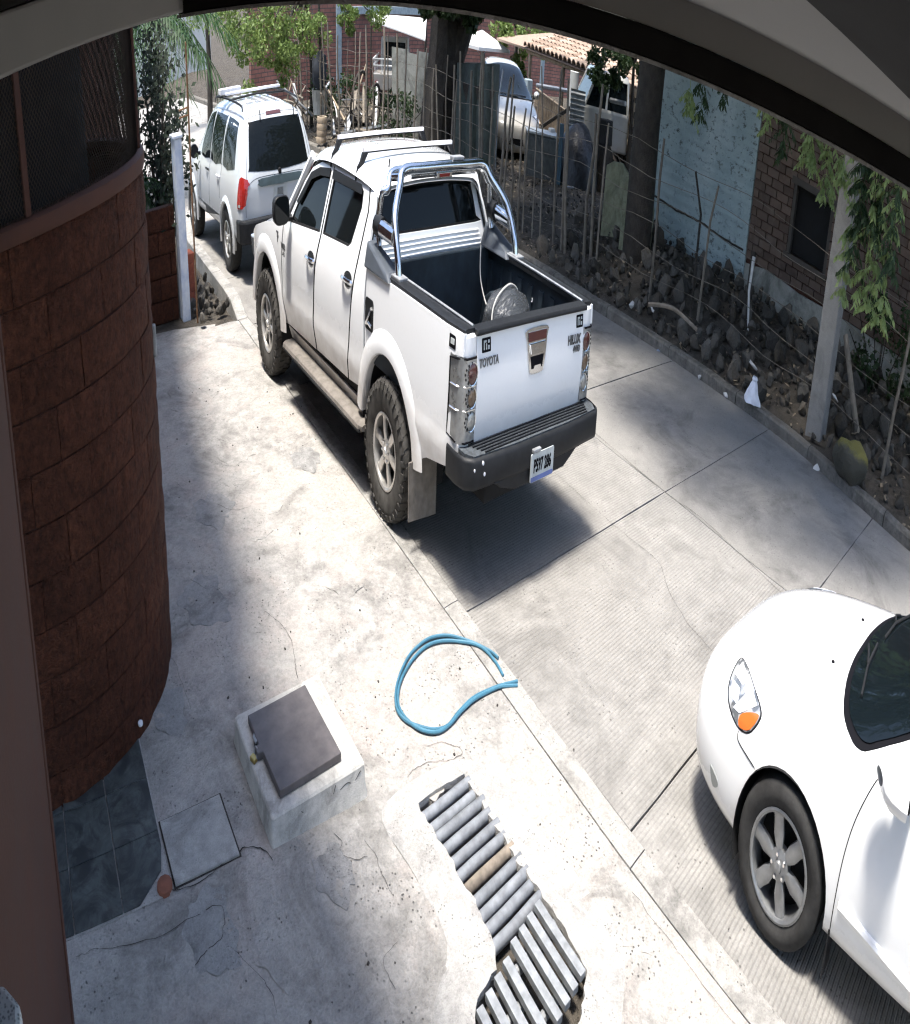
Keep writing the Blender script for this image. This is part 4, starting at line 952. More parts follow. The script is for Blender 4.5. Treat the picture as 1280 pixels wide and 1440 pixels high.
for s in (-1, 1):
    m = MB().tube([(s*0.752, 0.06, 1.475), (s*0.755, 0.30, 1.485)], 0.05, 10); m.build('connector', M['chrome'], rb, smooth=True)
    MB().tube([(s*0.745, 0.29, 1.485), (s*0.752, 0.40, 1.487)], 0.058, 10).build('connector_cap', M['black_plastic'], rb, smooth=True)
    MB().box((s*0.765, -0.045, 1.302), (0.10, 0.15, 0.018)).build('foot', M['steel'], rb, bevel=0.005)
    MB().tube([(s*0.56, 0.285, 1.73), (s*0.60, 0.40, 1.715)], 0.02, 8).build('tie', M['chrome'], rb, smooth=True)
MB().tube([(-0.42, 0.30, 1.725), (0.42, 0.30, 1.725)], 0.016, 8).build('lower_bar', M['chrome'], rb, smooth=True)
MB().box((-0.02, 0.285, 1.722), (0.20, 0.05, 0.035)).build('brake_lamp', M['chrome'], rb, bevel=0.006)
MB().box((-0.02, 0.258, 1.722), (0.13, 0.006, 0.018)).build('brake_lens', M['red_lens'], rb)
MB().box((0.16, 0.29, 1.802), (0.14, 0.07, 0.020)).build('lamp_mount', M['steel'], rb, bevel=0.005)
# roof bars
for (y, z) in ((0.95, 1.780), (1.52, 1.790)):
    rk = bpy.data.objects.new('roof_bar', None); COL.objects.link(rk); rk.parent = TR
    m = MB().prism(rrect(y-0.018, z, y+0.018, z+0.022, 0.007, 3), -0.59, 0.59, lambda a, b, h: (h, a, b)); m.build('bar', M['bag'], rk, smooth=True, recalc=True)
    MB().box((0, y, z-0.004), (1.16, 0.03, 0.008)).build('bar_channel', M['rubber'], rk)
    for s in (-1, 1):
        MB().hexa([(s*0.59, y-0.022, z-0.06), (s*0.655, y-0.022, z-0.095), (s*0.655, y+0.022, z-0.095), (s*0.59, y+0.022, z-0.06), (s*0.53, y-0.020, z), (s*0.60, y-0.020, z), (s*0.60, y+0.020, z), (s*0.53, y+0.020, z)]).build('foot', M['black_plastic'], rk, bevel=0.006, recalc=True)
        MB().tube([(s*0.60, y, z-0.03), (s*0.66, y, z-0.08), (s*0.685, y, z-0.15)], 0.011, 6).build('clamp', M['black_plastic'], rk, smooth=True)
MB().tube([(-0.45, 0.66, 1.73), (-0.48, 0.60, 1.775)], 0.008, 6).build('aerial', M['rubber'], TR)

# load in the bed: a plastic-wrapped bundle, rope and an orange scrap
t = NT('clear_plastic'); v = t.pos(local=True); t.set(Base_Color=(0.055, 0.06, 0.066, 1), Roughness=0.16, Transmission_Weight=0.15, IOR=1.3, Specular_IOR_Level=0.9); t.bump(t.noise(t.pos((3, 12, 4), local=True, rot=(0, 0, R(28))), 2.0, 3, 0.6, 1.8), 0.8, 0.03); M['clear_plastic'] = t.m
me = bpy.data.meshes.new('plastic_bundle'); bm = bmesh.new(); bmesh.ops.create_icosphere(bm, subdivisions=4, radius=1)
for v in bm.verts:
    c = v.co; k_ = 1+0.10*noise.noise((c.x*2.2, c.y*2.2, c.z*2.2))+0.02*noise.noise((c.x*7, c.y*7, c.z*7))
    q = Vector((math.copysign(abs(c.x)**0.75, c.x)*0.30*k_, c.y*0.24*k_, c.z*0.20*k_)); v.co = Matrix.Rotation(R(28), 3, 'Z') @ q
bm.to_mesh(me); bm.free(); me.materials.append(M['clear_plastic']); me.polygons.foreach_set('use_smooth', [True]*len(me.polygons))
tag(obj('plastic_bundle', me, None, (0.34, -0.40, 1.03)), 'clear plastic wrapped bundle lying in the pickup bed by the tailgate', 'bundle')
rope = MB().tube(smooth_poly([(0.00, -0.66, 0.87), (0.04, -0.50, 1.08), (0.12, -0.46, 1.20), (0.34, -0.42, 1.255), (0.56, -0.32, 1.16), (0.60, -0.15, 1.0), (0.56, 0.10, 0.95), (0.55, 0.28, 1.10), (0.57, 0.33, 1.30)], 6, False), 0.006, 6)
tag(rope.build('rope', simple('pale_rope', (0.50, 0.49, 0.46), 0.8), smooth=True), 'thin pale rope looped over the plastic bundle in the pickup bed', 'rope')
sc_ = MB().tube(smooth_poly([(-0.30, -0.92, 0.83), (-0.22, -0.86, 0.88), (-0.12, -0.93, 0.86), (-0.16, -1.0, 0.84), (-0.27, -0.99, 0.86)], 5), 0.018, 6, closed=True)
tag(sc_.build('cord_coil', simple('orange_cord', (0.45, 0.20, 0.09), 0.7), smooth=True), 'small tangle of orange cord in the corner of the pickup bed', 'cord')
# ------------------------------------------------------------------ lofted car bodies and things laid on them
def evaluated(o):
    bpy.context.view_layer.update()
    return bpy.data.meshes.new_from_object(o.evaluated_get(bpy.context.evaluated_depsgraph_get()))
def loft(stations, arches, name, mat, parent, arch_r, wheel_z, half=0.9):
    """sections of (x, z) points from the centre of the top round to the centre of the floor"""
    m = MB(); rows = []
    for y, sec in stations:
        r_ = [(x, y, z) for x, z in sec]; rows.append([(-x, y_, z) for x, y_, z in reversed(r_[1:-1])]+r_)
    n = len(rows[0]); base = 0
    for r_ in rows: m.v += r_
    for i in range(len(rows)-1):
        for k in range(n):
            l = (k+1) % n; m.f.append((i*n+k, i*n+l, (i+1)*n+l, (i+1)*n+k))
    m.f.append(tuple(range(n))); m.f.append(tuple(reversed(range((len(rows)-1)*n, len(rows)*n))))
    o = m.build(name, mat, None, recalc=True)
    sm = o.modifiers.new('s', 'SUBSURF'); sm.levels = 2; sm.render_levels = 2
    cut = MB()
    for ay in arches:
        for s in (-1, 1):
            cut.lathe([(0, s*(half-0.36)), (arch_r, s*(half-0.36)), (arch_r, s*(half+0.2)), (0, s*(half+0.2))], 40, 'x', c=(0, ay, wheel_z))
    c = cut.build('cutter', None, None, recalc=True, weld=True)
    bo = o.modifiers.new('b', 'BOOLEAN'); bo.object = c; bo.operation = 'DIFFERENCE'; bo.solver = 'EXACT'
    me = evaluated(o)
    bpy.data.objects.remove(o); bpy.data.objects.remove(c)
    me.name = name; me.materials.clear(); me.materials.append(mat)
    me.polygons.foreach_set('use_smooth', [True]*len(me.polygons)); me.set_sharp_from_angle(angle=R(42))
    ob = obj(name, me, parent)
    bvh = BVHTree.FromPolygons([v.co.copy() for v in me.vertices], [tuple(p.vertices) for p in me.polygons])
    return ob, bvh
class Skin:
    """lays panels and lines on a car body; pixel coordinates of the photograph pick the place on the near side"""
    def __init__(s, root, bvh):
        bpy.context.view_layer.update(); s.root = root; s.inv = root.matrix_world.inverted(); s.bvh = bvh; s.o = s.inv @ Vector(CP); s.R3 = s.inv.to_3x3()
    def hit(s, a, b, o=0.0):
        d = (s.R3 @ ray(a, b)).normalized(); p, n, i, _ = s.bvh.ray_cast(s.o, d)
        if p is None:
            p, n, i, _ = s.bvh.find_nearest(s.o+d*6)
        if n.dot(d) > 0: n = -n
        return p+n*o
    def side(s, sg):
        def f(a, b, o):
            p, n, i, _ = s.bvh.ray_cast(Vector((sg*3, a, b)), Vector((-sg, 0, 0)))
            if p is None: p, n, i, _ = s.bvh.find_nearest(Vector((sg*0.9, a, b)))
            if n.x*sg < 0: n = -n
            return p+n*o
        return f
    def top(s, a, b, o):
        p, n, i, _ = s.bvh.ray_cast(Vector((a, b, 4)), Vector((0, 0, -1)))
        if p is None: p, n, i, _ = s.bvh.find_nearest(Vector((a, b, 1)))
        if n.z < 0: n = -n
        return p+n*o
    def back(s, a, b, o):
        p, n, i, _ = s.bvh.ray_cast(Vector((a, -9, b)), Vector((0, 1, 0)))
        if p is None: p, n, i, _ = s.bvh.find_nearest(Vector((a, -1, b)))
        if n.y > 0: n = -n
        return p+n*o
    def patch(s, name, poly, mat, parent, f=None, off=0.004, th=0.008, step=8, mirror=True, holes=(), bevel=0):
        f = f or s.hit
        aa = [q[0] for q in poly]; bb = [q[1] for q in poly]
        m = panel(poly, holes, f, th, frange(min(aa), max(aa), step), frange(min(bb), max(bb), step), off)
        o = m.build(name, mat, parent, smooth=True, sharp=55, recalc=True, bevel=bevel)
        if mirror:
            m.v = [(-x, y, z) for x, y, z in m.v]; m.f = [tuple(reversed(q)) for q in m.f]
            return o, m.build(name, mat, parent, smooth=True, sharp=55, recalc=True, bevel=bevel)
        return o
    def seam(s, pts, parent, f=None, r=0.0035, mirror=True, name='seam', n=6, mat=None):
        f = f or s.hit
        p3 = [f(a, b, -0.0005) for a, b in smooth_poly(pts, n, False)]
        MB().tube(p3, r, 5).build(name, mat or M['ink'], parent)
        if mirror: MB().tube([(-p.x, p.y, p.z) for p in p3], r, 5).build(name, mat or M['ink'], parent)

# ------------------------------------------------------------------ the silver SUV up the street
SV = thing('suv', 'silver sport utility car with red tail lamps and roof rack parked ahead of the pickup', 'suv', (0.66, 6.85, 0.0), R(-0.7)); SV.scale = (0.93, 0.93, 0.93)
LO = [(0.875, 0.5), (0.84, 0.37), (0, 0.35)]
st = [(-0.85, [(0, 0.98), (0.40, 0.98), (0.66, 0.96), (0.75, 0.90), (0.79, 0.72), (0.78, 0.52), (0.74, 0.44), (0, 0.43)]),
      (-0.82, [(0, 1.06), (0.42, 1.06), (0.70, 1.04), (0.80, 0.97), (0.845, 0.74), (0.83, 0.50), (0.79, 0.40), (0, 0.38)]),
      (-0.72, [(0, 1.33), (0.44, 1.325), (0.70, 1.27), (0.83, 1.02), (0.875, 0.75), (0.86, 0.50), (0.82, 0.38), (0, 0.36)]),
      (-0.58, [(0, 1.61), (0.44, 1.60), (0.67, 1.53), (0.84, 1.03), (0.885, 0.75)]+LO),
      (-0.44, [(0, 1.695), (0.44, 1.685), (0.665, 1.60), (0.845, 1.04), (0.89, 0.75)]+LO),
      (0.30, [(0, 1.71), (0.44, 1.70), (0.66, 1.62), (0.85, 1.04), (0.892, 0.75)]+LO),
      (1.25, [(0, 1.71), (0.44, 1.70), (0.655, 1.62), (0.85, 1.03), (0.892, 0.75)]+LO),
      (1.68, [(0, 1.66), (0.43, 1.65), (0.635, 1.57), (0.85, 1.02), (0.892, 0.75)]+LO),
      (2.08, [(0, 1.42), (0.45, 1.40), (0.70, 1.30), (0.845, 1.02), (0.89, 0.75)]+LO),
      (2.42, [(0, 1.15), (0.45, 1.14), (0.73, 1.09), (0.835, 0.99), (0.885, 0.74)]+LO),
      (2.95, [(0, 1.07), (0.45, 1.06), (0.70, 1.01), (0.815, 0.90), (0.875, 0.70)]+LO),
      (3.32, [(0, 0.99), (0.40, 0.98), (0.62, 0.93), (0.75, 0.82), (0.81, 0.65), (0.79, 0.46), (0.75, 0.37), (0, 0.36)]),
      (3.48, [(0, 0.80), (0.38, 0.79), (0.55, 0.76), (0.64, 0.70), (0.68, 0.58), (0.66, 0.46), (0.62, 0.39), (0, 0.38)])]
sb, bvh = loft(st, (0.0, 2.62), 'body', M['silver'], SV, 0.385, 0.36, 0.90)
K = Skin(SV, bvh); cz = lambda *u: [(240+a/4, 120+b/4) for a, b in u]
rw_ = K.patch('rear_window', smooth_poly([(-0.60, 1.115), (0, 1.085), (0.60, 1.115), (0.625, 1.16), (0.545, 1.53), (0.50, 1.565), (0, 1.575), (-0.50, 1.565), (-0.545, 1.53), (-0.625, 1.16)], 3), M['glass'], SV, K.back, 0.004, 0.01, 0.06, mirror=False)
for s in (-1, 1):
    f = K.side(s)
    K.patch('side_window', smooth_poly([(1.90, 1.08), (1.22, 1.09), (1.20, 1.12), (1.20, 1.54), (1.24, 1.57), (1.52, 1.53), (1.66, 1.43)], 2), M['glass'], SV, f, 0.004, 0.01, 0.08, mirror=False)
    K.patch('side_window', smooth_poly([(1.12, 1.09), (0.42, 1.10), (0.40, 1.13), (0.40, 1.54), (0.45, 1.575), (1.09, 1.575), (1.12, 1.55)], 2), M['glass'], SV, f, 0.004, 0.01, 0.08, mirror=False)
    K.patch('side_window', smooth_poly([(0.29, 1.10), (-0.34, 1.11), (-0.42, 1.17), (-0.31, 1.50), (-0.24, 1.555), (0.25, 1.575), (0.29, 1.54)], 2), M['glass'], SV, f, 0.004, 0.01, 0.08, mirror=False)
    tl = K.patch('tail_light', smooth_poly([(-0.70, 1.05), (-0.78, 1.06), (-0.83, 1.0), (-0.835, 0.80), (-0.80, 0.77), (-0.70, 0.77), (-0.685, 0.84)], 2), M['red_lens'], SV, f, 0.012, 0.02, 0.02, mirror=False)
    K.patch('reversing_lens', [(-0.725, 0.782), (-0.79, 0.782), (-0.79, 0.810), (-0.725, 0.810)], M['clear_lens'], tl, f, 0.016, 0.006, 0.02, mirror=False)
    for pts in ([(1.98, 0.48), (2.06, 0.70), (2.04, 1.0), (1.96, 1.06)], [(1.16, 0.45), (1.16, 0.9), (1.16, 1.57)], [(0.43, 0.74), (0.40, 0.95), (0.345, 1.10), (0.34, 1.5)]):
        K.seam(pts, SV, f, 0.004, mirror=False)
    for y in (1.30, 0.52):
        MB().tube([f(y+0.08, 0.96, 0.0), f(y+0.06, 0.965, 0.03), f(y-0.06, 0.965, 0.03), f(y-0.08, 0.96, 0.0)], 0.014, 6).build('door_handle', M['black_plastic'] if y > 1 else M['bag'], SV, smooth=True)
    # flares and lower cladding
    for ay in (0, 2.62):
        rows = []
        for k in range(21):
            a = R(-12+204*k/20); row = []
            for (r_, o_) in ((0.372, -0.06), (0.372, 0.022), (0.40, 0.032), (0.44, 0.024), (0.46, 0.002)):
                p = f(ay+r_*math.cos(a), 0.36+r_*math.sin(a), 0); row.append((s*(max(abs(p.x), 0.865)+o_), ay+r_*math.cos(a), 0.36+r_*math.sin(a)))
            rows.append(row)
        MB().grid(rows).build('wheel_flare', M['silver'], SV, smooth=True, recalc=True)
    K.patch('side_cladding', [(2.10, 0.385), (0.50, 0.385), (0.50, 0.56), (2.10, 0.56)], simple('grey_cladding', (0.06, 0.064, 0.068), 0.7) if s < 0 else MATS['grey_cladding'], SV, f, 0.010, 0.02, 0.2, mirror=False)
    m = MB(); rows = []
    for (dy, k_) in ((0.09, 0.4), (0.05, 0.85), (0.0, 1.0), (-0.05, 0.95)):
        rows.append([(s*(1.0+0.10*k_*math.cos(R(a))), 1.86+dy, 1.13+0.085*k_*math.sin(R(a))) for a in range(0, 361, 30)])
    m.grid(rows); m.f.append(tuple(range(39, 52))); mi = m.build('door_mirror', M['black_plastic'], SV, smooth=True, recalc=True)
    MB().box((s*0.90, 1.88, 1.09), (0.12, 0.05, 0.04)).build('mirror_arm', M['black_plastic'], mi)
    for ay in (0, 2.62): make_wheel(SV, (s*0.775, ay, 0.355), 0.355, 0.225, 0.205, s, 'car', M['tyre'], M['alloy'], 5, n=36)
    # roof rails
    MB().tube(smooth_poly([(s*0.60, -0.40, 1.665), (s*0.60, -0.33, 1.72), (s*0.605, 0.4, 1.745), (s*0.60, 1.2, 1.73), (s*0.59, 1.35, 1.675)], 4, False), 0.014, 6).build('roof_rail', M['black_plastic'], SV, smooth=True)
# rear bumper, garnish, plate, wiper, high lamp
MB().prism([(-0.88, -0.60), (-0.885, -0.82), (-0.82, -0.935), (-0.5, -0.965), (0.5, -0.965), (0.82, -0.935), (0.885, -0.82), (0.88, -0.60)][::-1], 0.42, 0.66).build('rear_bumper', M['black_plastic'], SV, bevel=0.03, recalc=True)
K.patch('garnish', smooth_poly([(-0.42, 0.955), (0.42, 0.955), (0.44, 1.005), (0.40, 1.03), (-0.40, 1.03), (-0.44, 1.005)], 2), simple('blue_grey_plastic', (0.05, 0.075, 0.085), 0.5), SV, K.back, 0.022, 0.03, 0.08, mirror=False)
pl_ = K.patch('licence_plate', [(-0.16, 0.80), (0.14, 0.80), (0.14, 0.94), (-0.16, 0.94)], M['plate'], SV, K.back, 0.008, 0.01, 0.1, mirror=False)
for k in range(2):
    q = K.back(-0.01, 0.89-0.05*k, 0.012); text_part('plate_number', ('P 408' if False else '|||||||'), 0.055, M['silver_print'], pl_, basis(q, (1, 0, 0), (0, 0.05, 1)), squeeze=1.3)
K.patch('high_brake_light', [(-0.16, 1.605), (0.16, 1.605), (0.15, 1.635), (-0.15, 1.635)], M['dark_red_lens'], SV, K.back, 0.006, 0.01, 0.1, mirror=False)
q = K.back(0.0, 1.07, 0.01); MB().lathe([(0, -0.02), (0.03, -0.015), (0.035, 0.01)], 12, 'y', c=q).build('tailgate_lock', M['rubber'], SV, smooth=True)
K.seam([(-0.74, 0.68), (-0.735, 0.9), (-0.70, 1.05), (-0.60, 1.5), (-0.50, 1.60), (0, 1.625), (0.50, 1.60), (0.60, 1.5), (0.70, 1.05), (0.735, 0.9), (0.74, 0.68)], SV, K.back, 0.004, mirror=False)
K.seam([(-0.735, 0.96), (-0.5, 1.04), (0, 1.045), (0.5, 1.04), (0.735, 0.96)], SV, K.back, 0.003, mirror=False)
for x in (-0.30, 0.42):
    q = K.back(x, 1.575, 0.0); MB().tube([q+Vector((0, -0.01, -0.04)), q+Vector((0, -0.02, 0.05)), q+Vector((0, 0.02, 0.09))], 0.010, 6).build('hinge', M['rubber'], SV, smooth=True)
# roof ribs, cross bars and the white box section carried on the rack
for x in (-0.36, -0.18, 0, 0.18, 0.36): MB().tube([K.top(x, y, -0.004) for y in np.linspace(-0.25, 1.3, 9)], 0.013, 6).build('roof_rib', M['silver'], SV, smooth=True)
for y in (0.35, 0.95): MB().tube([(-0.62, y, 1.735), (0, y, 1.755), (0.62, y, 1.735)], 0.014, 6).build('cross_bar', M['black_plastic'], SV, smooth=True)
MB().prism([(-0.60, 0.55), (0.62, 0.55), (0.62, 0.66), (-0.60, 0.66)], 1.770, 1.795).build('rack_board', M['bag'], SV, bevel=0.004, recalc=True)
MB().prism([(-0.66, 0.75), (-0.20, 0.75), (-0.20, 0.92), (-0.66, 0.92)], 1.768, 1.828).build('rack_box', M['bag'], SV, bevel=0.006, recalc=True)
q = Vector((-0.52, -0.97, 0.40)); 
MB().tube([(0.30, -0.8, 0.38), (0.30, -1.0, 0.37)], 0.03, 8).build('exhaust', M['steel'], SV, smooth=True)
MB().box((-0.1, -0.99, 0.42), (0.14, 0.10, 0.05)).build('tow_bar', M['steel'], SV, bevel=0.008)
MB().box((0, 1.3, 0.42), (1.2, 3.6, 0.12)).build('chassis', M['rubber'], SV)

# ------------------------------------------------------------------ the white coupe in the near right corner
CP_ = thing('coupe', 'white coupe with grey alloy wheels nosing in at the lower right', 'car', (0.135, -4.27, 0.0), R(-3.0))
L2 = [(0.885, 0.30), (0.85, 0.175), (0, 0.16)]
st = [(0.945, [(0, 0.54), (0.14, 0.54), (0.26, 0.525), (0.33, 0.49), (0.36, 0.42), (0.34, 0.32), (0.28, 0.25), (0, 0.24)]),
      (0.90, [(0, 0.615), (0.22, 0.612), (0.40, 0.595), (0.51, 0.53), (0.56, 0.43), (0.54, 0.29), (0.46, 0.19), (0, 0.18)]),
      (0.78, [(0, 0.69), (0.28, 0.688), (0.52, 0.67), (0.66, 0.60), (0.715, 0.46), (0.70, 0.29), (0.62, 0.17), (0, 0.16)]),
      (0.57, [(0, 0.765), (0.32, 0.765), (0.61, 0.745), (0.77, 0.665), (0.825, 0.49), (0.81, 0.29), (0.75, 0.17), (0, 0.16)]),
      (0.30, [(0, 0.835), (0.36, 0.835), (0.67, 0.81), (0.83, 0.72), (0.872, 0.53), (0.86, 0.29), (0.82, 0.17), (0, 0.16)]),
      (0.0, [(0, 0.895), (0.38, 0.892), (0.70, 0.865), (0.85, 0.77), (0.890, 0.56)]+L2),
      (-0.22, [(0, 0.935), (0.40, 0.930), (0.715, 0.90), (0.855, 0.81), (0.893, 0.58)]+L2),
      (-0.40, [(0, 1.005), (0.42, 0.995), (0.715, 0.945), (0.850, 0.86), (0.893, 0.59)]+L2),
      (-0.65, [(0, 1.125), (0.43, 1.11), (0.69, 1.04), (0.825, 0.905), (0.893, 0.60)]+L2),
      (-0.95, [(0, 1.265), (0.42, 1.25), (0.64, 1.17), (0.815, 0.93), (0.893, 0.61)]+L2),
      (-1.28, [(0, 1.385), (0.40, 1.372), (0.595, 1.305), (0.81, 0.945), (0.893, 0.62)]+L2),
      (-1.80, [(0, 1.425), (0.38, 1.413), (0.57, 1.35), (0.80, 0.955), (0.893, 0.62)]+L2),
      (-2.40, [(0, 1.37), (0.37, 1.357), (0.56, 1.295), (0.79, 0.965), (0.890, 0.64)]+L2),
      (-3.00, [(0, 1.14), (0.40, 1.13), (0.60, 1.08), (0.77, 0.97), (0.875, 0.66), (0.86, 0.32), (0.82, 0.2), (0, 0.18)]),
      (-3.35, [(0, 1.02), (0.42, 1.015), (0.62, 0.995), (0.75, 0.93), (0.85, 0.66), (0.83, 0.34), (0.79, 0.22), (0, 0.2)]),
      (-3.62, [(0, 0.97), (0.40, 0.965), (0.57, 0.945), (0.67, 0.87), (0.75, 0.64), (0.73, 0.36), (0.69, 0.25), (0, 0.24)]),
      (-3.70, [(0, 0.88), (0.36, 0.875), (0.5, 0.855), (0.58, 0.79), (0.62, 0.62), (0.60, 0.38), (0.55, 0.30), (0, 0.29)])]
cb, bvh = loft(st, (0.0, -2.72), 'body', M['white2'], CP_, 0.342, 0.315, 0.89)
K = Skin(CP_, bvh); cz = lambda *u: [(940+a/2.25, 800+b/2.25) for a, b in u]
for s in (-1, 1):
    for ay in (0, -2.72):
        make_wheel(CP_, (s*0.780, ay, 0.312), 0.312, 0.205, 0.212, s, 'car', M['tyre'], M['grey_alloy'], 6)
        MB().lathe([(0.340, s*0.875), (0.340, s*0.54), (0.0, s*0.54)], 28, 'x', c=(0, ay, 0.315), a0=R(-25), a1=R(205)).build('wheel_housing', M['rubber'], CP_, smooth=True)
# headlamps, with their amber corner, placed as the photograph shows them
HL = smooth_poly(cz((232, 288), (252, 318), (272, 380), (290, 440), (288, 475), (262, 512), (240, 514), (218, 492), (198, 440), (193, 385), (206, 330)), 3)
t = NT('headlamp'); v = t.pos(local=True); vv = t.noise(v, 13, 1, 0.4, 1.2)
t.col(t.mix(t.ramp(vv, [(0.42, 0), (0.56, 1)]), (0.16, 0.17, 0.18), (0.52, 0.53, 0.54))); t.set(Roughness=0.1, Metallic=0.3, Coat_Weight=1.0, Coat_Roughness=0.02); M['headlamp'] = t.m
h1, h2 = K.patch('headlight', HL, M['headlamp'], CP_, off=0.006, th=0.02, step=6)
cx_ = sum(q[0] for q in HL)/len(HL); cy_ = sum(q[1] for q in HL)/len(HL)
for hh, mir in ((h1, False), (h2, True)):
    o1, o2 = K.patch('lamp_rim', [(cx_+(a-cx_)*1.10, cy_+(b-cy_)*1.055) for a, b in HL], M['black_plastic'], hh, off=0.002, th=0.012, step=8)
    bpy.data.objects.remove(o2 if not mir else o1)
    o1, o2 = K.patch('indicator_lens', smooth_poly(cz((228, 466), (250, 456), (284, 462), (286, 476), (262, 508), (240, 510), (224, 494)), 2), M['amber_lens'], hh, off=0.009, th=0.008, step=6)
    bpy.data.objects.remove(o2 if not mir else o1)
for hh, mir in ((h1, False), (h2, True)):
    for fc in ([(212, 335), (236, 300), (256, 350), (236, 372)], [(204, 350), (228, 382), (220, 432), (200, 408)], [(240, 382), (262, 362), (282, 436), (258, 446)], [(208, 440), (246, 400), (256, 448), (226, 458)]):
        o1, o2 = K.patch('reflector', cz(*fc), M['bag'], hh, off=0.0085, th=0.004, step=6)
        bpy.data.objects.remove(o2 if not mir else o1)
K.patch('fog_light', smooth_poly(cz((134, 618), (146, 642), (157, 672), (155, 690), (142, 686), (136, 655)), 2), simple('fog_lens', (0.28, 0.29, 0.28), 0.2), CP_, off=0.004, th=0.02, step=5)
K.seam(cz((222, 512), (222, 545), (260, 610), (300, 672), (324, 700)), CP_)                 # bumper to wing
K.seam(cz((690, 628), (640, 700), (590, 800), (555, 910), (528, 1040), (510, 1150), (509, 1180)), CP_)     # door edge
# side moulding
mp = [K.hit(a, b, 0.004) for a, b in smooth_poly(cz((540, 1062), (600, 1130), (690, 1235), (765, 1322), (840, 1410)), 4, False)]
for s in (1, -1):
    MB().tube([(s*q.x, q.y, q.z) for q in mp]+[(-s*0.897, -2.2, 0.50)], 0.020, 8).build('door_moulding', M['white2'], CP_, smooth=True)
# windshield with its black border, wipers, side glass
WSH = smooth_poly([(-0.745, -0.47), (-0.772, -0.375), (-0.735, -0.285), (-0.63, -0.195), (-0.42, -0.125), (-0.2, -0.092), (0, -0.087), (0.2, -0.092), (0.42, -0.125), (0.63, -0.195), (0.735, -0.285), (0.772, -0.375), (0.745, -0.47), (0.655, -0.72), (0.60, -0.95), (0.54, -1.15), (0.46, -1.21), (0, -1.25), (-0.46, -1.21), (-0.54, -1.15), (-0.60, -0.95), (-0.655, -0.72)], 3)
wsb = K.patch('windshield_border', WSH, M['ink'], CP_, K.top, 0.006, 0.016, 0.045, mirror=False)
wi = K.patch('windshield', [(a*0.965, -0.70+(b+0.70)*0.945) for a, b in WSH], M['windshield'], CP_, K.top, 0.011, 0.004, 0.045, mirror=False)
for (x0, x1) in ((-0.52, 0.02), (0.12, 0.60)):
    MB().tube([K.top(x0, -0.21-0.22*x0*x0, 0.020), K.top((x0+x1)/2, -0.20-0.2*((x0+x1)/2)**2, 0.024), K.top(x1, -0.19-0.24*x1*x1, 0.020)], 0.007, 5).build('wiper_blade', M['rubber'], wi, smooth=True)
    MB().tube([K.top(x1-0.02, -0.13-0.2*x1*x1, 0.012), K.top((x0+x1)/2+0.10, -0.17-0.2*((x0+x1)/2)**2, 0.030), K.top((x0+x1)/2, -0.20-0.2*((x0+x1)/2)**2, 0.028)], 0.007, 5).build('wiper_arm', M['rubber'], wi, smooth=True)
K.seam([(0.50, 0.80), (0.60, 0.55), (0.66, 0.2), (0.70, -0.10)], CP_, K.top, 0.0016)
K.patch('grille', [(-0.24, 0.30), (0.24, 0.30), (0.26, 0.40), (-0.26, 0.40)], M['ink'], CP_, lambda a, b, o: (a, 0.955-0.35*a*a+o, b), 0.0, 0.04, 0.08, mirror=False)
for s in (-1, 1):
    f = K.side(s)
    w1 = K.patch('side_window', smooth_poly([(-0.80, 0.965), (-1.30, 0.985), (-2.10, 1.0), (-2.42, 1.06), (-2.20, 1.24), (-1.80, 1.315), (-1.35, 1.285), (-1.05, 1.155)], 3), M['windshield'], CP_, f, 0.004, 0.01, 0.1, mirror=False)
    K.patch('window_strip', [(-0.52, 0.895), (-0.60, 0.855), (-0.75, 0.895), (-1.3, 0.93), (-2.4, 0.96), (-2.4, 0.99), (-1.3, 0.962), (-0.78, 0.945)], M['ink'], CP_, f, 0.005, 0.008, 0.1, mirror=False)
    m = MB(); rows = []
    for (dy, k_) in ((0.11, 0.35), (0.08, 0.75), (0.03, 0.98), (-0.03, 1.0), (-0.06, 0.94)):
        rows.append([(s*(0.975+0.095*k_*math.cos(R(a))), -0.66+dy-0.03*math.cos(R(a)), 0.970+0.066*k_*math.sin(R(a))) for a in range(0, 361, 20)])
    m.grid(rows); m.f.append(tuple(range(4*19, 5*19))); mi = m.build('door_mirror', M['white2'], CP_, smooth=True, recalc=True)
    MB().hexa([(s*0.84, -0.75, 0.895), (s*0.95, -0.74, 0.91), (s*0.95, -0.66, 0.91), (s*0.84, -0.64, 0.895), (s*0.82, -0.75, 0.945), (s*0.95, -0.74, 0.95), (s*0.95, -0.66, 0.95), (s*0.82, -0.64, 0.945)]).build('mirror_arm', M['ink'], mi, recalc=True)
    MB().prism([(0.04, -0.17), (0.16, -0.17), (0.15, 0.04), (0.05, 0.05)], -0.385, -0.378, lambda a, b, h: (s*(0.72+a), h, 0.26+b)).build('mud_flap', M['rubber'], CP_, recalc=True)
    for x in ((0.30,) if s > 0 else (0.30,)):
        q = K.top(s*x, 0.02, 0.0); MB().lathe([(0, 0.008), (0.010, 0.006), (0.013, 0)], 8, c=q).build('washer_jet', M['ink'], CP_)
MB().box((0, -1.4, 0.24), (1.3, 3.0, 0.10)).build('chassis', M['rubber'], CP_)
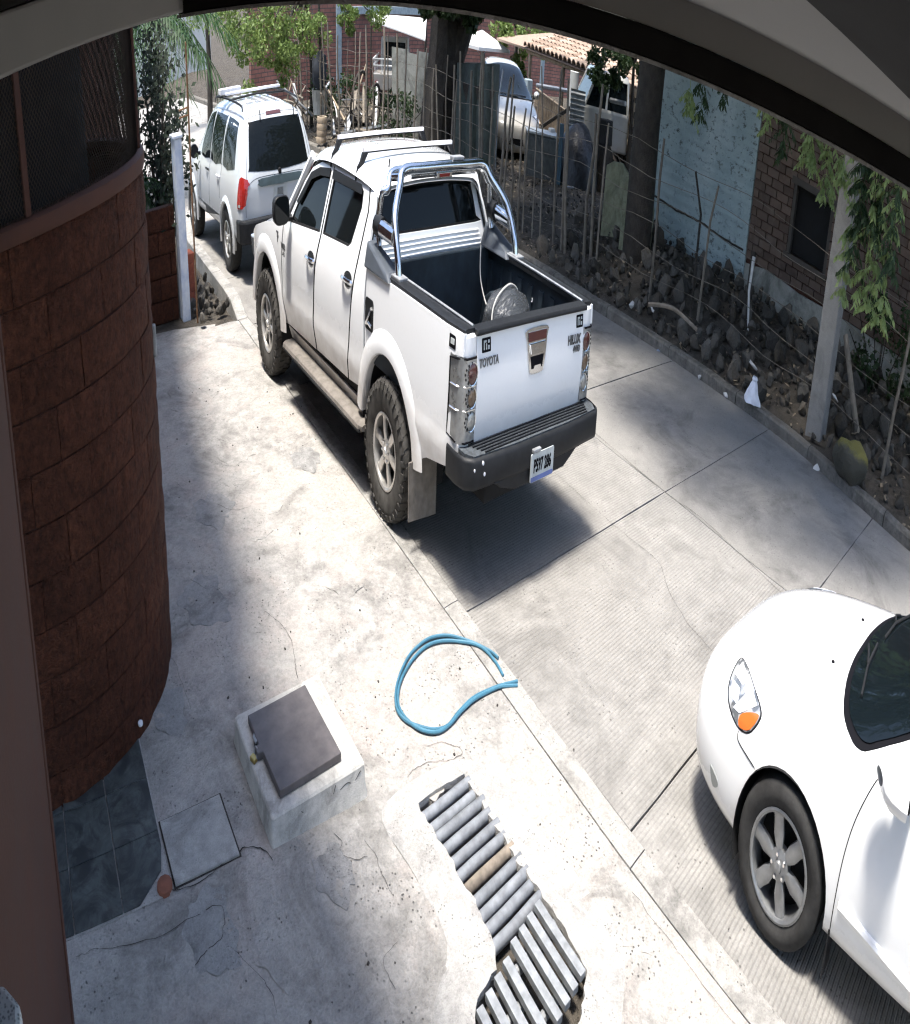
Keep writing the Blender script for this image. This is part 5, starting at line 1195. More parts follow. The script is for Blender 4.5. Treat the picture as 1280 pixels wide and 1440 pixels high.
# ================================================================== things on the sidewalk
# concrete inspection box with a steel lid
cb_ = thing('inspection_box', 'raised concrete inspection box with a grey steel lid on the sidewalk', 'inspection box')
M['boxside'] = concrete('box_concrete', (0.54, 0.52, 0.48), (0.38, 0.365, 0.335), (0.58, 0.56, 0.52), 3.5, 0.6, stains=0.6)
rows = []
def ring(x0, y0, x1, y1, z, r=0.03, n=4, j=0.0):
    return [(a+j*noise.noise((a*14, b*14, z*9)), b+j*noise.noise((a*11, b*17, z*9+4)), z+0.5*j*noise.noise((a*9, b*9, 2))) for a, b in rrect(x0, y0, x1, y1, r, n)]
m = MB(); rs = [ring(-3.02, -2.08, -2.305, -1.34, 0.02, 0.02, 3, 0.010), ring(-3.010, -2.062, -2.320, -1.352, 0.09, 0.018, 3, 0.005), ring(-3.005, -2.056, -2.324, -1.356, 0.158, 0.018, 3, 0.004), ring(-2.997, -2.048, -2.332, -1.364, 0.166, 0.016, 3, 0.003), ring(-2.96, -2.01, -2.43, -1.42, 0.168, 0.012, 3, 0.003), ring(-2.95, -1.995, -2.45, -1.44, 0.168, 0.01, 3)]
n = len(rs[0])
for r_ in rs: m.v += r_
for i in range(len(rs)-1):
    for k in range(n): m.f.append((i*n+k, i*n+(k+1) % n, (i+1)*n+(k+1) % n, (i+1)*n+k))
m.f.append(tuple((len(rs)-1)*n+k for k in range(n)))
m.build('box_walls', M['boxside'], cb_, smooth=True, sharp=35, recalc=True)
LID = [(-2.935, -1.455), (-2.935, -1.60), (-2.95, -1.60), (-2.95, -1.625), (-2.935, -1.625), (-2.935, -1.665), (-2.965, -1.668), (-2.965, -1.715), (-2.927, -1.72), (-2.917, -1.985), (-2.462, -1.975), (-2.478, -1.445)]
lid = MB().prism(LID, 0.170, 0.205).build('steel_lid', M['lid'], cb_, bevel=0.004, recalc=True)
MB().tube([(-2.945, -1.60, 0.205), (-2.955, -1.625, 0.215), (-2.945, -1.65, 0.205)], 0.008, 6).build('hasp', M['steel'], lid, smooth=True)
pk = MB().box((-2.985, -1.695, 0.176), (0.035, 0.045, 0.020), Matrix.Rotation(0.4, 3, 'Z')).build('padlock_body', M['brass'], lid, bevel=0.005)
MB().tube(smooth_poly([(-2.975, -1.68, 0.18), (-2.96, -1.665, 0.20), (-2.955, -1.69, 0.20), (-2.97, -1.71, 0.18)], 4, False), 0.005, 6).build('shackle', M['steel'], pk, smooth=True)
for (a, b, w) in (((-2.32, -2.055), (-2.40, -2.062), 0), ((-2.6, -2.062), (-2.7, -2.062), 0)): pass
# cracks in the render of the near side
for pts in ([(-2.36, 0.145), (-2.42, 0.11), (-2.47, 0.09), (-2.50, 0.06)], [(-2.55, 0.15), (-2.58, 0.11), (-2.66, 0.10), (-2.70, 0.06)], [(-2.42, 0.11), (-2.46, 0.13), (-2.52, 0.12)], [(-2.80, 0.13), (-2.76, 0.09), (-2.82, 0.05)]):
    pp = smooth_poly(pts, 4, False)
    MB().tube([(a, -2.0575-0.0*b, b) for a, b in pp], 0.0022, 4).build('crack', M['crack'], cb_)

# blue hose: two runs lying side by side in a loop
hz_ = lambda q, z: (q[0], q[1], sw(q[0], q[1])+z)
hp = [on_z(a, b, 0.02)[:2] for a, b in ((701, 926), (690, 917), (665, 904), (640, 895), (618, 894), (597, 901), (578, 918), (564, 945), (557, 972), (558, 998), (570, 1015), (590, 1025), (612, 1028), (630, 1021), (645, 1002), (665, 982), (690, 968), (728, 957))]
hp2 = [on_z(a, b, 0.02)[:2] for a, b in ((708, 950), (696, 930), (676, 910), (650, 902), (622, 901), (600, 908), (582, 925), (567, 950), (560, 975), (562, 998), (576, 1018), (594, 1030), (616, 1031), (634, 1018), (650, 999), (672, 980), (700, 966), (728, 963))]
hose = thing('hose', 'blue water hose doubled in an open loop on the sidewalk', 'hose')
for pts in (hp, hp2):
    MB().tube([hz_(q, 0.0135+0.006*noise.noise((q[0]*5, q[1]*5, 0))) for q in smooth_poly([tuple(q) for q in pts], 6, False)], 0.0095, 8).build('hose_run', M['hose'], hose, smooth=True)

M['rusty_pipe'] = simple('rusty_pipe', (0.20, 0.165, 0.13), 0.8, 0.1, var=0.6, scale=9, bump=0.3)
# drain: trench, the row of pipes laid across it and two welded grates
dr = thing('drain', 'trench drain covered by a row of grey pipes and bar grates', 'drain')
rows = [[(x, y, sw(x, y)+0.006) for x, y in TRENCH+TRENCH[:1]], [(x, y, -0.40) for x, y in TRENCH+TRENCH[:1]]]
MB().grid(rows).build('trench_wall', M['cement'], dr)
MB().prism(TRENCH, -0.42, -0.40).build('trench_floor', M['crack'], dr, recalc=True)
for k in range(11):
    y = -2.345-0.0745*k+random.uniform(-0.006, 0.006); zt = sw(-1.86, y)-0.014+random.uniform(-0.004, 0.004)
    x0, x1 = -2.10+random.uniform(-0.01, 0.012), -1.635+random.uniform(-0.012, 0.01); r_ = 0.0275
    m = MB(); seg = []
    for x in np.linspace(x0, x1, 6): seg.append((x, y+0.008*(x+1.86)+0.004*noise.noise((x*5, k, 0)), zt))
    m.tube(seg, r_, 12)
    o = m.build('pipe', M['rusty_pipe'] if k == 6 else M['pipe'], dr, smooth=True)
for k in range(4):
    x = -1.985+0.078*k; y0_, y1_ = -3.165+0.012*k, -3.56+0.012*k
    MB().box((x, (y0_+y1_)/2, 0.038), (0.044, y0_-y1_, 0.03), Matrix.Rotation(-0.03, 3, 'Z')).build('grate_bar', M['steel'], dr, bevel=0.003)
for k in range(5):
    x = -2.41+0.082*k; MB().box((x, -3.53+0.02*k, 0.036), (0.046, 0.50, 0.03), Matrix.Rotation(-0.05, 3, 'Z')).build('grate_bar', M['steel'], dr, bevel=0.003)
for (x0, x1, y) in ((-2.06, -1.68, -3.235), (-2.06, -1.68, -3.46), (-2.44, -2.05, -3.36), (-2.44, -2.05, -3.66)):
    MB().tube([(x0, y, -0.012), (x1, y+0.01, -0.012)], 0.022, 8).build('cross_pipe', M['steel'], dr, smooth=True)

# grit and crumbs on the sidewalk, fallen bits
m = MB()
for k in range(170):
    x, y = random.uniform(-3.2, -0.75), random.uniform(-4.2, 3.5)
    if -2.6 < x < -1.55 and -3.9 < y < -2.2: continue
    if -3.05 < x < -2.28 and -2.1 < y < -1.3: continue
    r_ = random.choice((0.0025, 0.003, 0.004, 0.005, 0.007)); z = sw(x, y)+r_*0.4; a = random.uniform(0, 6)
    m.box((x, y, z), (r_*2, r_*1.5, r_), Matrix.Rotation(a, 3, 'Z'))
tag(m.build('grit', M['crack']), 'dark grit and crumbs scattered over the sidewalk', 'grit', kind='stuff')

M['bark0'] = simple('thin_bark', (0.05, 0.04, 0.03), 0.95)
M['shrubleaf'] = simple('shrub_leaf', (0.013, 0.021, 0.011), 0.95, var=0.5, scale=6, local=False)
# ------------------------------------------------------------------ left, up the street: low wall, white post, rod, bricks, plants
lw = thing('garden_wall', 'low brown block wall between the rounded corner and the white post', 'wall')
MB().box((-1.98, 5.62, 0.48), (0.92, 0.12, 1.06)).build('wall_core', M['joint'], lw)
for i in range(5):
    for j in range(3):
        x0 = -2.42+0.40*j-(0.2 if i % 2 else 0); x1 = x0+0.385
        x0, x1 = max(x0, -2.44), min(x1, -1.53)
        if x1-x0 < 0.05: continue
        MB().box(((x0+x1)/2, 5.60, 0.115+0.20*i), (x1-x0, 0.15, 0.188)).build('block', M['block'], lw, bevel=0.008)
post = thing('gate_post', 'slim white and pale blue painted gate post', 'post')
t = NT('white_blue_paint'); v = t.pos(); t.col(t.mix(t.ramp(t.noise(v, 6, 4, 0.6), [(0.4, 0), (0.65, 1)]), (0.70, 0.74, 0.80), (0.45, 0.52, 0.66))); t.set(Roughness=0.7); M['postpaint'] = t.m
MB().hexa([(-1.50, 5.36, 0.0), (-1.36, 5.36, 0.0), (-1.36, 5.58, 0.0), (-1.50, 5.58, 0.0), (-1.505, 5.36, 1.56), (-1.375, 5.36, 1.56), (-1.375, 5.58, 1.56), (-1.505, 5.58, 1.56)]).build('shaft', M['postpaint'], post, bevel=0.015)
MB().box((-1.44, 5.47, 1.575), (0.16, 0.25, 0.03)).build('cap', M['postpaint'], post, bevel=0.008)
rod = thing('rod', 'thin upright steel rod standing in the rubble by the kerb', 'rod')
MB().tube([(-1.29, 5.22, 0.0), (-1.285, 5.22, 1.2), (-1.275, 5.215, 2.3)], 0.014, 6).build('shaft', M['rust'], rod, smooth=True)
MB().tube([(-1.40, 5.35, 1.78), (-1.285, 5.22, 1.80)], 0.008, 5).build('tie_wire', M['rust'], rod); MB().tube([(-1.40, 5.35, 1.72), (-1.285, 5.22, 1.74)], 0.008, 5).build('tie_wire', M['rust'], rod)
# clay bricks stacked by the post
M['claybrick'] = simple('clay_brick', (0.36, 0.10, 0.055), 0.9, var=0.25, bump=0.4, per=0.15)
bst = MB().box((0, 0, 0), (0.13, 0.26, 0.085)).mesh('brick', M['claybrick'])
for k in range(5):
    o = obj('clay_brick', bst, None, (-1.20+random.uniform(-0.01, 0.01), 5.95, 0.10+0.088*k), (0, 0, random.uniform(-0.08, 0.08)))
    tag(o, '%s red clay brick in the small stack beside the white post' % ('lowest', 'second lowest', 'middle', 'second highest', 'topmost')[k], 'brick', 'bricks stacked by the white post')
def rock_mesh(seed, flat=0.75, npt=15):
    rnd = random.Random(seed); bm = bmesh.new()
    for _ in range(npt):
        v = Vector((rnd.gauss(0, 1), rnd.gauss(0, 1), rnd.gauss(0, 1))).normalized()*rnd.uniform(0.85, 1.1); bm.verts.new((v.x, v.y*0.85, v.z*flat))
    r_ = bmesh.ops.convex_hull(bm, input=bm.verts[:]); bmesh.ops.delete(bm, geom=[g for g in r_['geom_interior'] if isinstance(g, bmesh.types.BMVert)], context='VERTS')
    bmesh.ops.recalc_face_normals(bm, faces=bm.faces); me = bpy.data.meshes.new('stone'); bm.to_mesh(me); bm.free(); return me
t = NT('stone'); v = t.pos(); n1 = t.noise(v, 3, 3, 0.6); n2 = t.noise(v, 40, 3, 0.7)
c = t.mix(t.ramp(t.rnd(), [(0.0, 0), (1.0, 1)]), (0.040, 0.037, 0.032), (0.125, 0.115, 0.10)); c = t.mix(t.ramp(n1, [(0.5, 0), (0.75, 0.6)]), c, (0.13, 0.10, 0.07)); c = t.mix(1.0, c, t.ramp(n2, [(0.3, 0.7), (0.7, 1.15)]), 'MULTIPLY')
t.col(c); t.set(Roughness=0.95, Specular_IOR_Level=0.2); t.bump(n2, 0.5, 0.01); M['stone'] = t.m
ROCKS = [rock_mesh(40+i, random.uniform(0.55, 0.95), (15, 22, 30)[i % 3]) for i in range(12)]
for me in ROCKS: me.materials.append(M['stone'])
for (a, b, d, h, lb) in ((228, 200, 11.8, 1.9, 'tall dark shrub rising behind the low brown wall'), (216, 150, 12.8, 2.2, 'dark leafy bush against the mesh window edge')):
    p = at(a, b, d); sh = thing('tall_shrub', lb, 'shrub', (p.x, p.y, 0.0)); rnd = random.Random(a); m = MB()
    for q in range(8):
        e = (rnd.gauss(0, 0.16), rnd.gauss(0, 0.3), h*rnd.uniform(0.7, 1.1)); m.tube([(0, 0, 0), (e[0]*0.5, e[1]*0.5, e[2]*0.6), e], [0.022, 0.014, 0.006], 5)
    m.build('stems', M['bark0'], sh); m = MB()
    for q in range(26):
        c = Vector((rnd.gauss(0, 0.17), rnd.gauss(0, 0.3), h*rnd.uniform(0.35, 1.15)))
        for l in range(48):
            a_ = Vector((rnd.gauss(0, 1), rnd.gauss(0, 1), rnd.gauss(0, 0.7))).normalized(); u_ = a_.orthogonal().normalized(); pp_ = c+Vector((rnd.gauss(0, 0.11), rnd.gauss(0, 0.11), rnd.gauss(0, 0.11))); L_ = rnd.uniform(0.06, 0.13); i = len(m.v)
            m.v += [tuple(pp_-a_*L_*0.5), tuple(pp_+u_*L_*0.22), tuple(pp_+a_*L_*0.5), tuple(pp_-u_*L_*0.22)]; m.f.append((i, i+1, i+2, i+3))
    m.build('foliage', M['shrubleaf'], sh)
heap = thing('rubble_heap', 'small heap of rubble stones between the white post and the kerb', 'rubble')
for k in range(46):
    x, y = random.uniform(-1.32, -0.72), random.uniform(4.95, 6.6); s_ = random.uniform(0.025, 0.075)
    obj('stone', random.choice(ROCKS), heap, (x, y, 0.05+s_*0.6), (random.uniform(0, 6), random.uniform(0, 6), 0), (s_, s_, s_))
# narrow-leaved palm fronds over the low wall
def frond(m, base, az, length, up, droop, nl, ll, lw, seed=0):
    """an arching stalk with narrow leaflets both sides"""
    rnd = random.Random(seed); h = Vector((math.cos(az), math.sin(az), 0)); sd = Vector((-h.y, h.x, 0)); pts = []
    for k in range(nl+1):
        t_ = k/nl; pts.append(Vector(base)+h*length*t_+Vector((0, 0, up*t_-droop*t_*t_)))
    m.tube(pts, [0.012*(1-0.7*k/nl)+0.003 for k in range(nl+1)], 4, cap=False)
    for k in range(1, nl):
        tng = (pts[k+1]-pts[k-1]).normalized()
        for s in (-1, 1):
            d = (sd*s*0.8+tng*0.7+Vector((0, 0, -0.25-0.3*rnd.random()))).normalized(); w_ = tng*lw*0.5
            L_ = ll*(0.6+0.4*math.sin(PI*k/nl))*rnd.uniform(0.8, 1.1); p = pts[k]; q = p+d*L_*0.55; e = p+d*L_+Vector((0, 0, -0.18*L_))
            n_ = len(m.v); m.v += [tuple(p-w_*0.4), tuple(q-w_), tuple(e), tuple(q+w_), tuple(p+w_*0.4)]; m.f.append((n_, n_+1, n_+2, n_+3, n_+4))
def leafmat(name, a, b, scale=3.0, trans=0.35):
    t = NT(name); v = t.pos(); n = t.noise(v, scale, 3, 0.6); n2 = t.noise(v, scale*9, 2, 0.6)
    c = t.mix(t.ramp(t.math('MULTIPLY_ADD', n2, 0.5, t.math('MULTIPLY', n, 0.6)), [(0.35, 0), (0.7, 1)]), a, b)
    t.col(c); t.set(Roughness=0.55, Specular_IOR_Level=0.3)
    tr = t.n('BsdfTranslucent'); t.l(c, tr.inputs[0]); mx = t.n('MixShader'); mx.inputs[0].default_value = trans
    out = t.t.nodes['Material Output']; t.l(t.b.outputs[0], mx.inputs[1]); t.l(tr.outputs[0], mx.inputs[2]); t.l(mx.outputs[0], out.inputs[0]); return t.m
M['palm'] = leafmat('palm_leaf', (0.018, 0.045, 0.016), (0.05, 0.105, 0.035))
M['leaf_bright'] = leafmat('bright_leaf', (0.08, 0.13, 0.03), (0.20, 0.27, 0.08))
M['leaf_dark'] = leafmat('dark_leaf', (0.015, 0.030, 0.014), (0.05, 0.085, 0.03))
M['leaf_pale'] = leafmat('pale_leaf', (0.15, 0.215, 0.07), (0.33, 0.40, 0.16))  # pale green, lightened further so the spray tips look sunlit
M['dry_leaf'] = simple('dry_leaf', (0.19, 0.15, 0.10), 0.8, var=0.5, scale=14, local=False)
M['bark'] = simple('bark', (0.036, 0.030, 0.024), 0.95, var=0.4, scale=9, bump=0.8, bscale=35, bdist=0.02, local=False)
M['stick'] = simple('weathered_stick', (0.17, 0.145, 0.115), 0.9, var=0.3, scale=10, bump=0.3, per=0.25)
def palm(name, label, base, trunk, n, length, up, droop, ll, seed, mat):
    pt = thing(name, label, 'palm', base); rnd = random.Random(seed)
    MB().tube([(0, 0, -0.1), (0.03, 0, trunk*0.5), (0.0, 0.02, trunk)], [0.09, 0.07, 0.08], 8).build('trunk', M['bark'], pt, smooth=True)
    for k in range(n):
        m = MB(); frond(m, (0, 0.02, trunk), 2*PI*k/n+rnd.uniform(-0.2, 0.2), length*rnd.uniform(0.7, 1.1), up*rnd.uniform(0.4, 1.2), droop*rnd.uniform(0.7, 1.2), 22, ll, 0.03 if ll < 0.5 else 0.06, seed+k); m.build('frond', mat, pt)
    return pt
palm('yucca', 'spiky narrow-leaved plant drooping beside the white post', (-2.15, 6.4, 0), 1.05, 14, 0.75, 0.7, 0.95, 0.34, 3, M['palm'])
palm('palm_tree', 'green palm with long fronds hanging above the street', (-0.45, 13.6, 0), 2.6, 26, 2.9, 0.7, 1.5, 0.75, 9, M['palm'])
# ================================================================== across the road: house, rubble bank, fence, tree
HS_ = thing('house', 'old house with pale blue plaster and a brick end with a dark window', 'house')
t = NT('blue_plaster'); v = t.pos(); n1 = t.noise(v, 1.2, 4, 0.6, 0.3); n2 = t.noise(v, 9, 5, 0.75); n3 = t.noise(v, 30, 3, 0.7)
c = t.mix(t.ramp(n1, [(0.35, 0), (0.65, 1)]), (0.275, 0.355, 0.365), (0.40, 0.475, 0.48))
fl = t.math('MULTIPLY', t.ramp(t.noise(t.pos((1, 1.0, 2.2)), 7, 5, 0.8), [(0.55, 0), (0.61, 1)]), t.ramp(t.noise(v, 1.1, 2, 0.5), [(0.40, 0), (0.55, 1)]))
c = t.mix(fl, c, (0.10, 0.12, 0.115)); c = t.mix(t.ramp(n3, [(0.3, 0.15), (0.6, 0)]), c, (0.15, 0.2, 0.2))
t.col(c); t.set(Roughness=0.9); rw = t.math('SINE', t.math('MULTIPLY', t.sep(v)[2], 2*PI/0.115)); t.bump(t.math('ADD', t.math('SUBTRACT', n2, fl), t.math('MULTIPLY', rw, 0.3)), 0.6, 0.014); M['blueplaster'] = t.m
m = MB().box((8.10, 2.145, 1.55), (0.2, 2.61, 3.3)); m.build('plaster_wall', M['blueplaster'], HS_, bevel=0.01)
# brick end: backing, bricks in courses, plaster dado, window
WY0, WY1, WZ0, WZ1 = -0.90, -0.03, 1.16, 1.86
for (y0, y1, z0, z1) in ((-6.0, WY0, -0.1, 3.2), (WY1, 0.835, -0.1, 3.2), (WY0, WY1, -0.1, WZ0), (WY0, WY1, WZ1, 3.2)):
    MB().box((8.15, (y0+y1)/2, (z0+z1)/2), (0.2, y1-y0, z1-z0)).build('brick_core', M['joint'], HS_)
t = NT('old_brick'); v = t.pos(); n1 = t.noise(v, 4, 4, 0.65); n2 = t.noise(v, 50, 2, 0.7)
c = t.mix(t.ramp(t.rnd(), [(0, 0), (1, 1)]), (0.070, 0.047, 0.037), (0.135, 0.095, 0.074)); c = t.mix(t.ramp(n1, [(0.5, 0), (0.7, 0.6)]), c, (0.16, 0.125, 0.10)); t.col(c); t.set(Roughness=0.95); t.bump(n2, 0.5, 0.008); M['oldbrick'] = t.m
bme = {}
for i in range(21):
    z = 0.86+0.094*i
    for j in range(-1, 16):
        y0 = 0.83-0.26*j-(0.13 if i % 2 else 0); y1 = y0-0.245
        y0_, y1_ = min(y0, 0.825), max(y1, -3.3)
        if y0_-y1_ < 0.05: continue
        if z+0.08 > WZ0 and z < WZ1 and y0_ > WY0 and y1_ < WY1:
            if y0_ > WY1 and y1_ < WY1: y1_ = WY1+0.005
            elif y1_ < WY0 and y0_ > WY0: y0_ = WY0-0.005
            else: continue
            if y0_-y1_ < 0.04: continue
        L_ = round(y0_-y1_, 3)
        if L_ not in bme: bme[L_] = MB().box((0, 0, 0), (0.06, L_, 0.082)).mesh('brick', M['oldbrick'])
        obj('brick', bme[L_], HS_, (8.045+random.uniform(-0.006, 0.006), (y0_+y1_)/2, z+0.041))
panel([(-6.0, -0.1), (0.83, -0.1), (0.83, 0.80), (0.3, 0.86), (-0.4, 0.82), (-1.5, 0.85), (-6.0, 0.83)], (), lambda a, b, o: (8.015-o+0.01*noise.noise((a*2, b*2, 0)), a, b), 0.04, frange(-6, 0.83, 0.3), frange(0, 0.8, 0.2)).build('dado', M['panel_cement'], HS_, recalc=True)
MB().box((8.20, (WY0+WY1)/2, (WZ0+WZ1)/2), (0.04, WY1-WY0, WZ1-WZ0)).build('dark_opening', M['dark_void'], HS_)  # black sheet fills the opening in place of the unlit inside
M['oldframe'] = simple('old_frame', (0.06, 0.052, 0.045), 0.9)
wf = MB()
for (c_, d_) in (((8.08, WY0+0.03, 1.51), (0.10, 0.06, 0.70)), ((8.08, WY1-0.03, 1.51), (0.10, 0.06, 0.70)), ((8.07, (WY0+WY1)/2, WZ0-0.03), (0.20, 0.95, 0.06)), ((8.07, (WY0+WY1)/2, WZ1+0.035), (0.14, 0.97, 0.07))): wf.box(c_, d_)
wf.build('window_frame', M['oldframe'], HS_)
crackz = smooth_poly([(3.43, 0.965), (3.1, 0.96), (2.6, 0.935), (2.0, 0.95), (1.5, 0.92), (0.9, 0.915)], 8, False)
MB().tube([(7.998, y, z+0.014*noise.noise((y*9, 0, 0))) for y, z in crackz], 0.014, 5).build('wall_crack', M['crack'], HS_)
MB().box((9.75, -1.3, 3.25), (3.6, 9.6, 0.12)).build('roof', M['panel_cement'], HS_)
MB().box((9.9, -6.05, 1.55), (3.7, 0.2, 3.3)).build('end_wall', M['panel_cement'], HS_); MB().box((10.05, 3.36, 1.55), (3.65, 0.16, 3.3)).build('end_wall', M['panel_cement'], HS_)

# square concrete post on the kerb
pp = MB(); rows = []
for z, h in ((0.0, 0.135), (1.5, 0.130), (3.8, 0.120)):
    rows.append([(5.70+h*a+0.0*z, -1.93+h*b, z) for a, b in ((-1, -0.92), (-0.92, -1), (0.92, -1), (1, -0.92), (1, 0.92), (0.92, 1), (-0.92, 1), (-1, 0.92), (-1, -0.92))])
pp.grid(rows); pp.f.append(tuple(range(18, 26)))
tag(pp.build('concrete_post', M['pole'], recalc=True), 'tall square grey concrete post on the far kerb', 'post')

# rubble bank: loose angular stones below the house wall
def bank(x, y):
    k = smoothstep(5.6, 7.7, x)*smoothstep(-5.0, -2.5, y)*smoothstep(6.0, 3.6, y)
    return gz(x, y)+0.27*k
m = MB().grid([[(x, y, bank(x, y)-0.015) for y in np.arange(-6, 7, 0.25)] for x in np.arange(5.5, 8.1, 0.2)])
tag(m.build('earth_bank', M['soil'], smooth=True, recalc=True), kind='structure')
rub = thing('stone_bank', 'bank of loose dark angular stones along the far kerb below the blue wall', 'stone bank')
cnt = 0; tries = 0; placed = []
while cnt < 290 and tries < 12000:
    tries += 1
    y = random.uniform(-4.2, 4.6); x = random.uniform(kr(y)+0.28, 7.95)
    s_ = 0.05+0.115*random.random()**1.6
    if x > 6.6: s_ *= 1.15
    ok = all((x-a)**2+(y-b)**2 > (0.72*(s_+c))**2 for a, b, c in placed)
    if not ok or ((x-5.7)**2+(y+1.93)**2 < 0.09) or ((x-6.98)**2+(y-2.83)**2 < 0.10): continue
    placed.append((x, y, s_)); cnt += 1
    obj('stone', random.choice(ROCKS), rub, (x, y, bank(x, y)+s_*random.uniform(0.25, 0.55)), (random.uniform(0, 6), random.uniform(0, 6), random.uniform(0, 6)), (s_*random.uniform(0.8, 1.2), s_, s_*random.uniform(0.75, 1.1)))
# second layer on top so the bank reads as a heap
hullv = [([tuple(v.co) for v in me.vertices], [tuple(p.vertices) for p in me.polygons]) for me in ROCKS]
m = MB()
for k in range(1900):
    y = random.uniform(-6, 14); x = random.uniform(kr(y)+0.17, 8.0 if y < 4 else 13)
    s_ = random.uniform(0.012, 0.05) if x < 8 else random.uniform(0.015, 0.045)
    V_, F_ = random.choice(hullv); mt = Matrix.Rotation(random.uniform(0, 6), 3, 'Z') @ Matrix.Rotation(random.uniform(0, 6), 3, 'X'); zz = (bank(x, y) if x < 8 and y < 6.5 else gz(x, y))
    m.add([mt @ Vector(v)*s_+Vector((x, y, zz+s_*0.3)) for v in V_], F_)
tag(m.build('gravel', M['stone']), 'small stones and rubble strewn over the yard', 'gravel', kind='stuff')
m = MB()
for k in range(7000):
    y = random.uniform(-6, 18); x = random.uniform(kr(min(y, 29))+0.16, 15)
    if 8.0 < x < 11.7 and y < 4.1: continue
    zz = (bank(x, y) if x < 8 and y < 6.5 else gz(x, y))+random.uniform(0.01, 0.04); a = random.uniform(0, 6); L_ = random.uniform(0.02, 0.06)
    d = Vector((math.cos(a), math.sin(a), random.uniform(-0.4, 0.4)))*L_; w_ = Vector((-math.sin(a), math.cos(a), random.uniform(-0.5, 0.5)))*L_*0.45; p = Vector((x, y, zz)); n_ = len(m.v)
    m.v += [tuple(p-d), tuple(p+w_), tuple(p+d), tuple(p-w_)]; m.f.append((n_, n_+1, n_+2, n_+3))
tag(m.build('leaf_litter', M['dry_leaf']), 'dry leaves littering the yard floor', 'leaf litter', kind='stuff')
# mossy boulder, bag, scraps
q = on_z(1197, 655, 0.22)
t = NT('mossy_stone'); v = t.pos(local=True); s3 = t.sep(v); t.col(t.mix(t.ramp(t.math('ADD', s3[2], t.math('MULTIPLY', t.noise(v, 2.2, 4, 0.6), 0.9)), [(0.62, 0), (0.95, 1)]), (0.085, 0.08, 0.062), (0.19, 0.165, 0.045))); t.set(Roughness=0.95); t.bump(t.noise(v, 9, 3, 0.7), 0.6, 0.05); M['moss'] = t.m
me = bpy.data.meshes.new('boulder'); bm = bmesh.new(); bmesh.ops.create_icosphere(bm, subdivisions=3, radius=1)
for v in bm.verts: v.co *= 1+0.45*noise.noise(v.co*1.3)+0.12*noise.noise(v.co*4)
bm.to_mesh(me); bm.free(); me.materials.append(M['moss']); me.polygons.foreach_set('use_smooth', [True]*len(me.polygons))
tag(obj('boulder', me, None, (q.x, q.y, 0.25), (0.2, 0.3, 0.5), (0.25, 0.24, 0.17)), 'round boulder with yellow moss at the foot of the concrete post', 'boulder')
q = on_z(1056, 566, 0.11)
m = MB(); rows = []
for z, r_ in ((0.0, 0.125), (0.03, 0.12), (0.09, 0.085), (0.15, 0.055), (0.185, 0.035), (0.20, 0.045), (0.225, 0.03)):
    rows.append([(r_*(1+0.18*math.sin(3*a+z*20)+0.10*math.sin(7*a))*math.cos(a), r_*(1+0.18*math.sin(3*a+z*20)+0.1*math.sin(7*a))*math.sin(a), z) for a in [2*PI*k/24 for k in range(25)]])
m.grid(rows); tag(m.build('plastic_bag', M['bag'], smooth=True, loc=(q.x+0.05, q.y, 0.11)), 'knotted white plastic bag lying on the far kerb', 'plastic bag')
M['blue_litter'] = simple('blue_litter', (0.20, 0.26, 0.36), 0.5)
for k, (a, b, mt, lb) in enumerate(((930, 470, 'blue_litter', 'crumpled blue wrapper in the gutter below the big trunk'), (918, 440, 'litter', 'crumpled white cup on the bank nearest the big trunk'), (987, 508, 'litter', 'scrap of white paper just behind the kerb, midway along'), (1026, 535, 'litter', 'pale scrap of paper behind the kerb beside the white bag'), (1152, 632, 'litter', 'white rag at the foot of the concrete post'), (1060, 527, 'litter', 'pale crumpled wrapper among the stones above the white bag'), (1170, 590, 'litter', 'thin white plastic strip standing beside the concrete post'), (888, 430, 'litter', 'small white scrap on the earth behind the kerb near the pickup'))):
    q = on_z(a, b, 0.16); me = rock_mesh(300+k, 0.45); me.materials.append(M[mt]); s_ = random.uniform(0.045, 0.075)
    tag(obj('litter', me, None, (q.x, q.y, bank(q.x, q.y)+0.06), (random.uniform(-0.4, 0.4), 0.3, random.uniform(0, 6)), (s_*1.5, s_, s_)), lb, 'litter')

# stick and wire fence along the far verge
FX = lambda y: kr(max(-9, min(29, y)))+0.85+0.10*math.sin(y*0.7)
fen = thing('stick_fence', 'rough stick and wire fence along the far side of the road', 'fence')
ysf = [-3.9, -3.1, 0.85, 1.9, 3.25, 3.42, 4.05, 4.5, 5.05, 5.5, 6.0, 6.35, 6.8, 7.3, 7.85, 8.35, 3.65, 4.2, 4.8, 5.3, 5.75, 6.15, 6.5, 7.0, 7.6, 8.1]+[8.6+0.42*i for i in range(24)]
for k, y in enumerate(ysf):
    x = FX(y)+random.uniform(-0.06, 0.06); h = random.uniform(1.35, 1.85); z0_ = bank(x, y) if y < 6.5 else gz(x, y)
    lx, ly = random.uniform(-0.14, 0.14), random.uniform(-0.20, 0.20); r_ = random.uniform(0.012, 0.034)
    MB().tube([(x, y, z0_-0.2), (x+lx*0.4+random.uniform(-0.04, 0.04), y+ly*0.4+random.uniform(-0.04, 0.04), z0_+h*0.4), (x+lx*0.8, y+ly*0.6+random.uniform(-0.06, 0.06), z0_+h*0.75), (x+lx, y+ly, z0_+h)], [r_*1.1, r_, r_*0.95, r_*0.8], 7).build('fence_stick', M['stick'], fen, smooth=True)
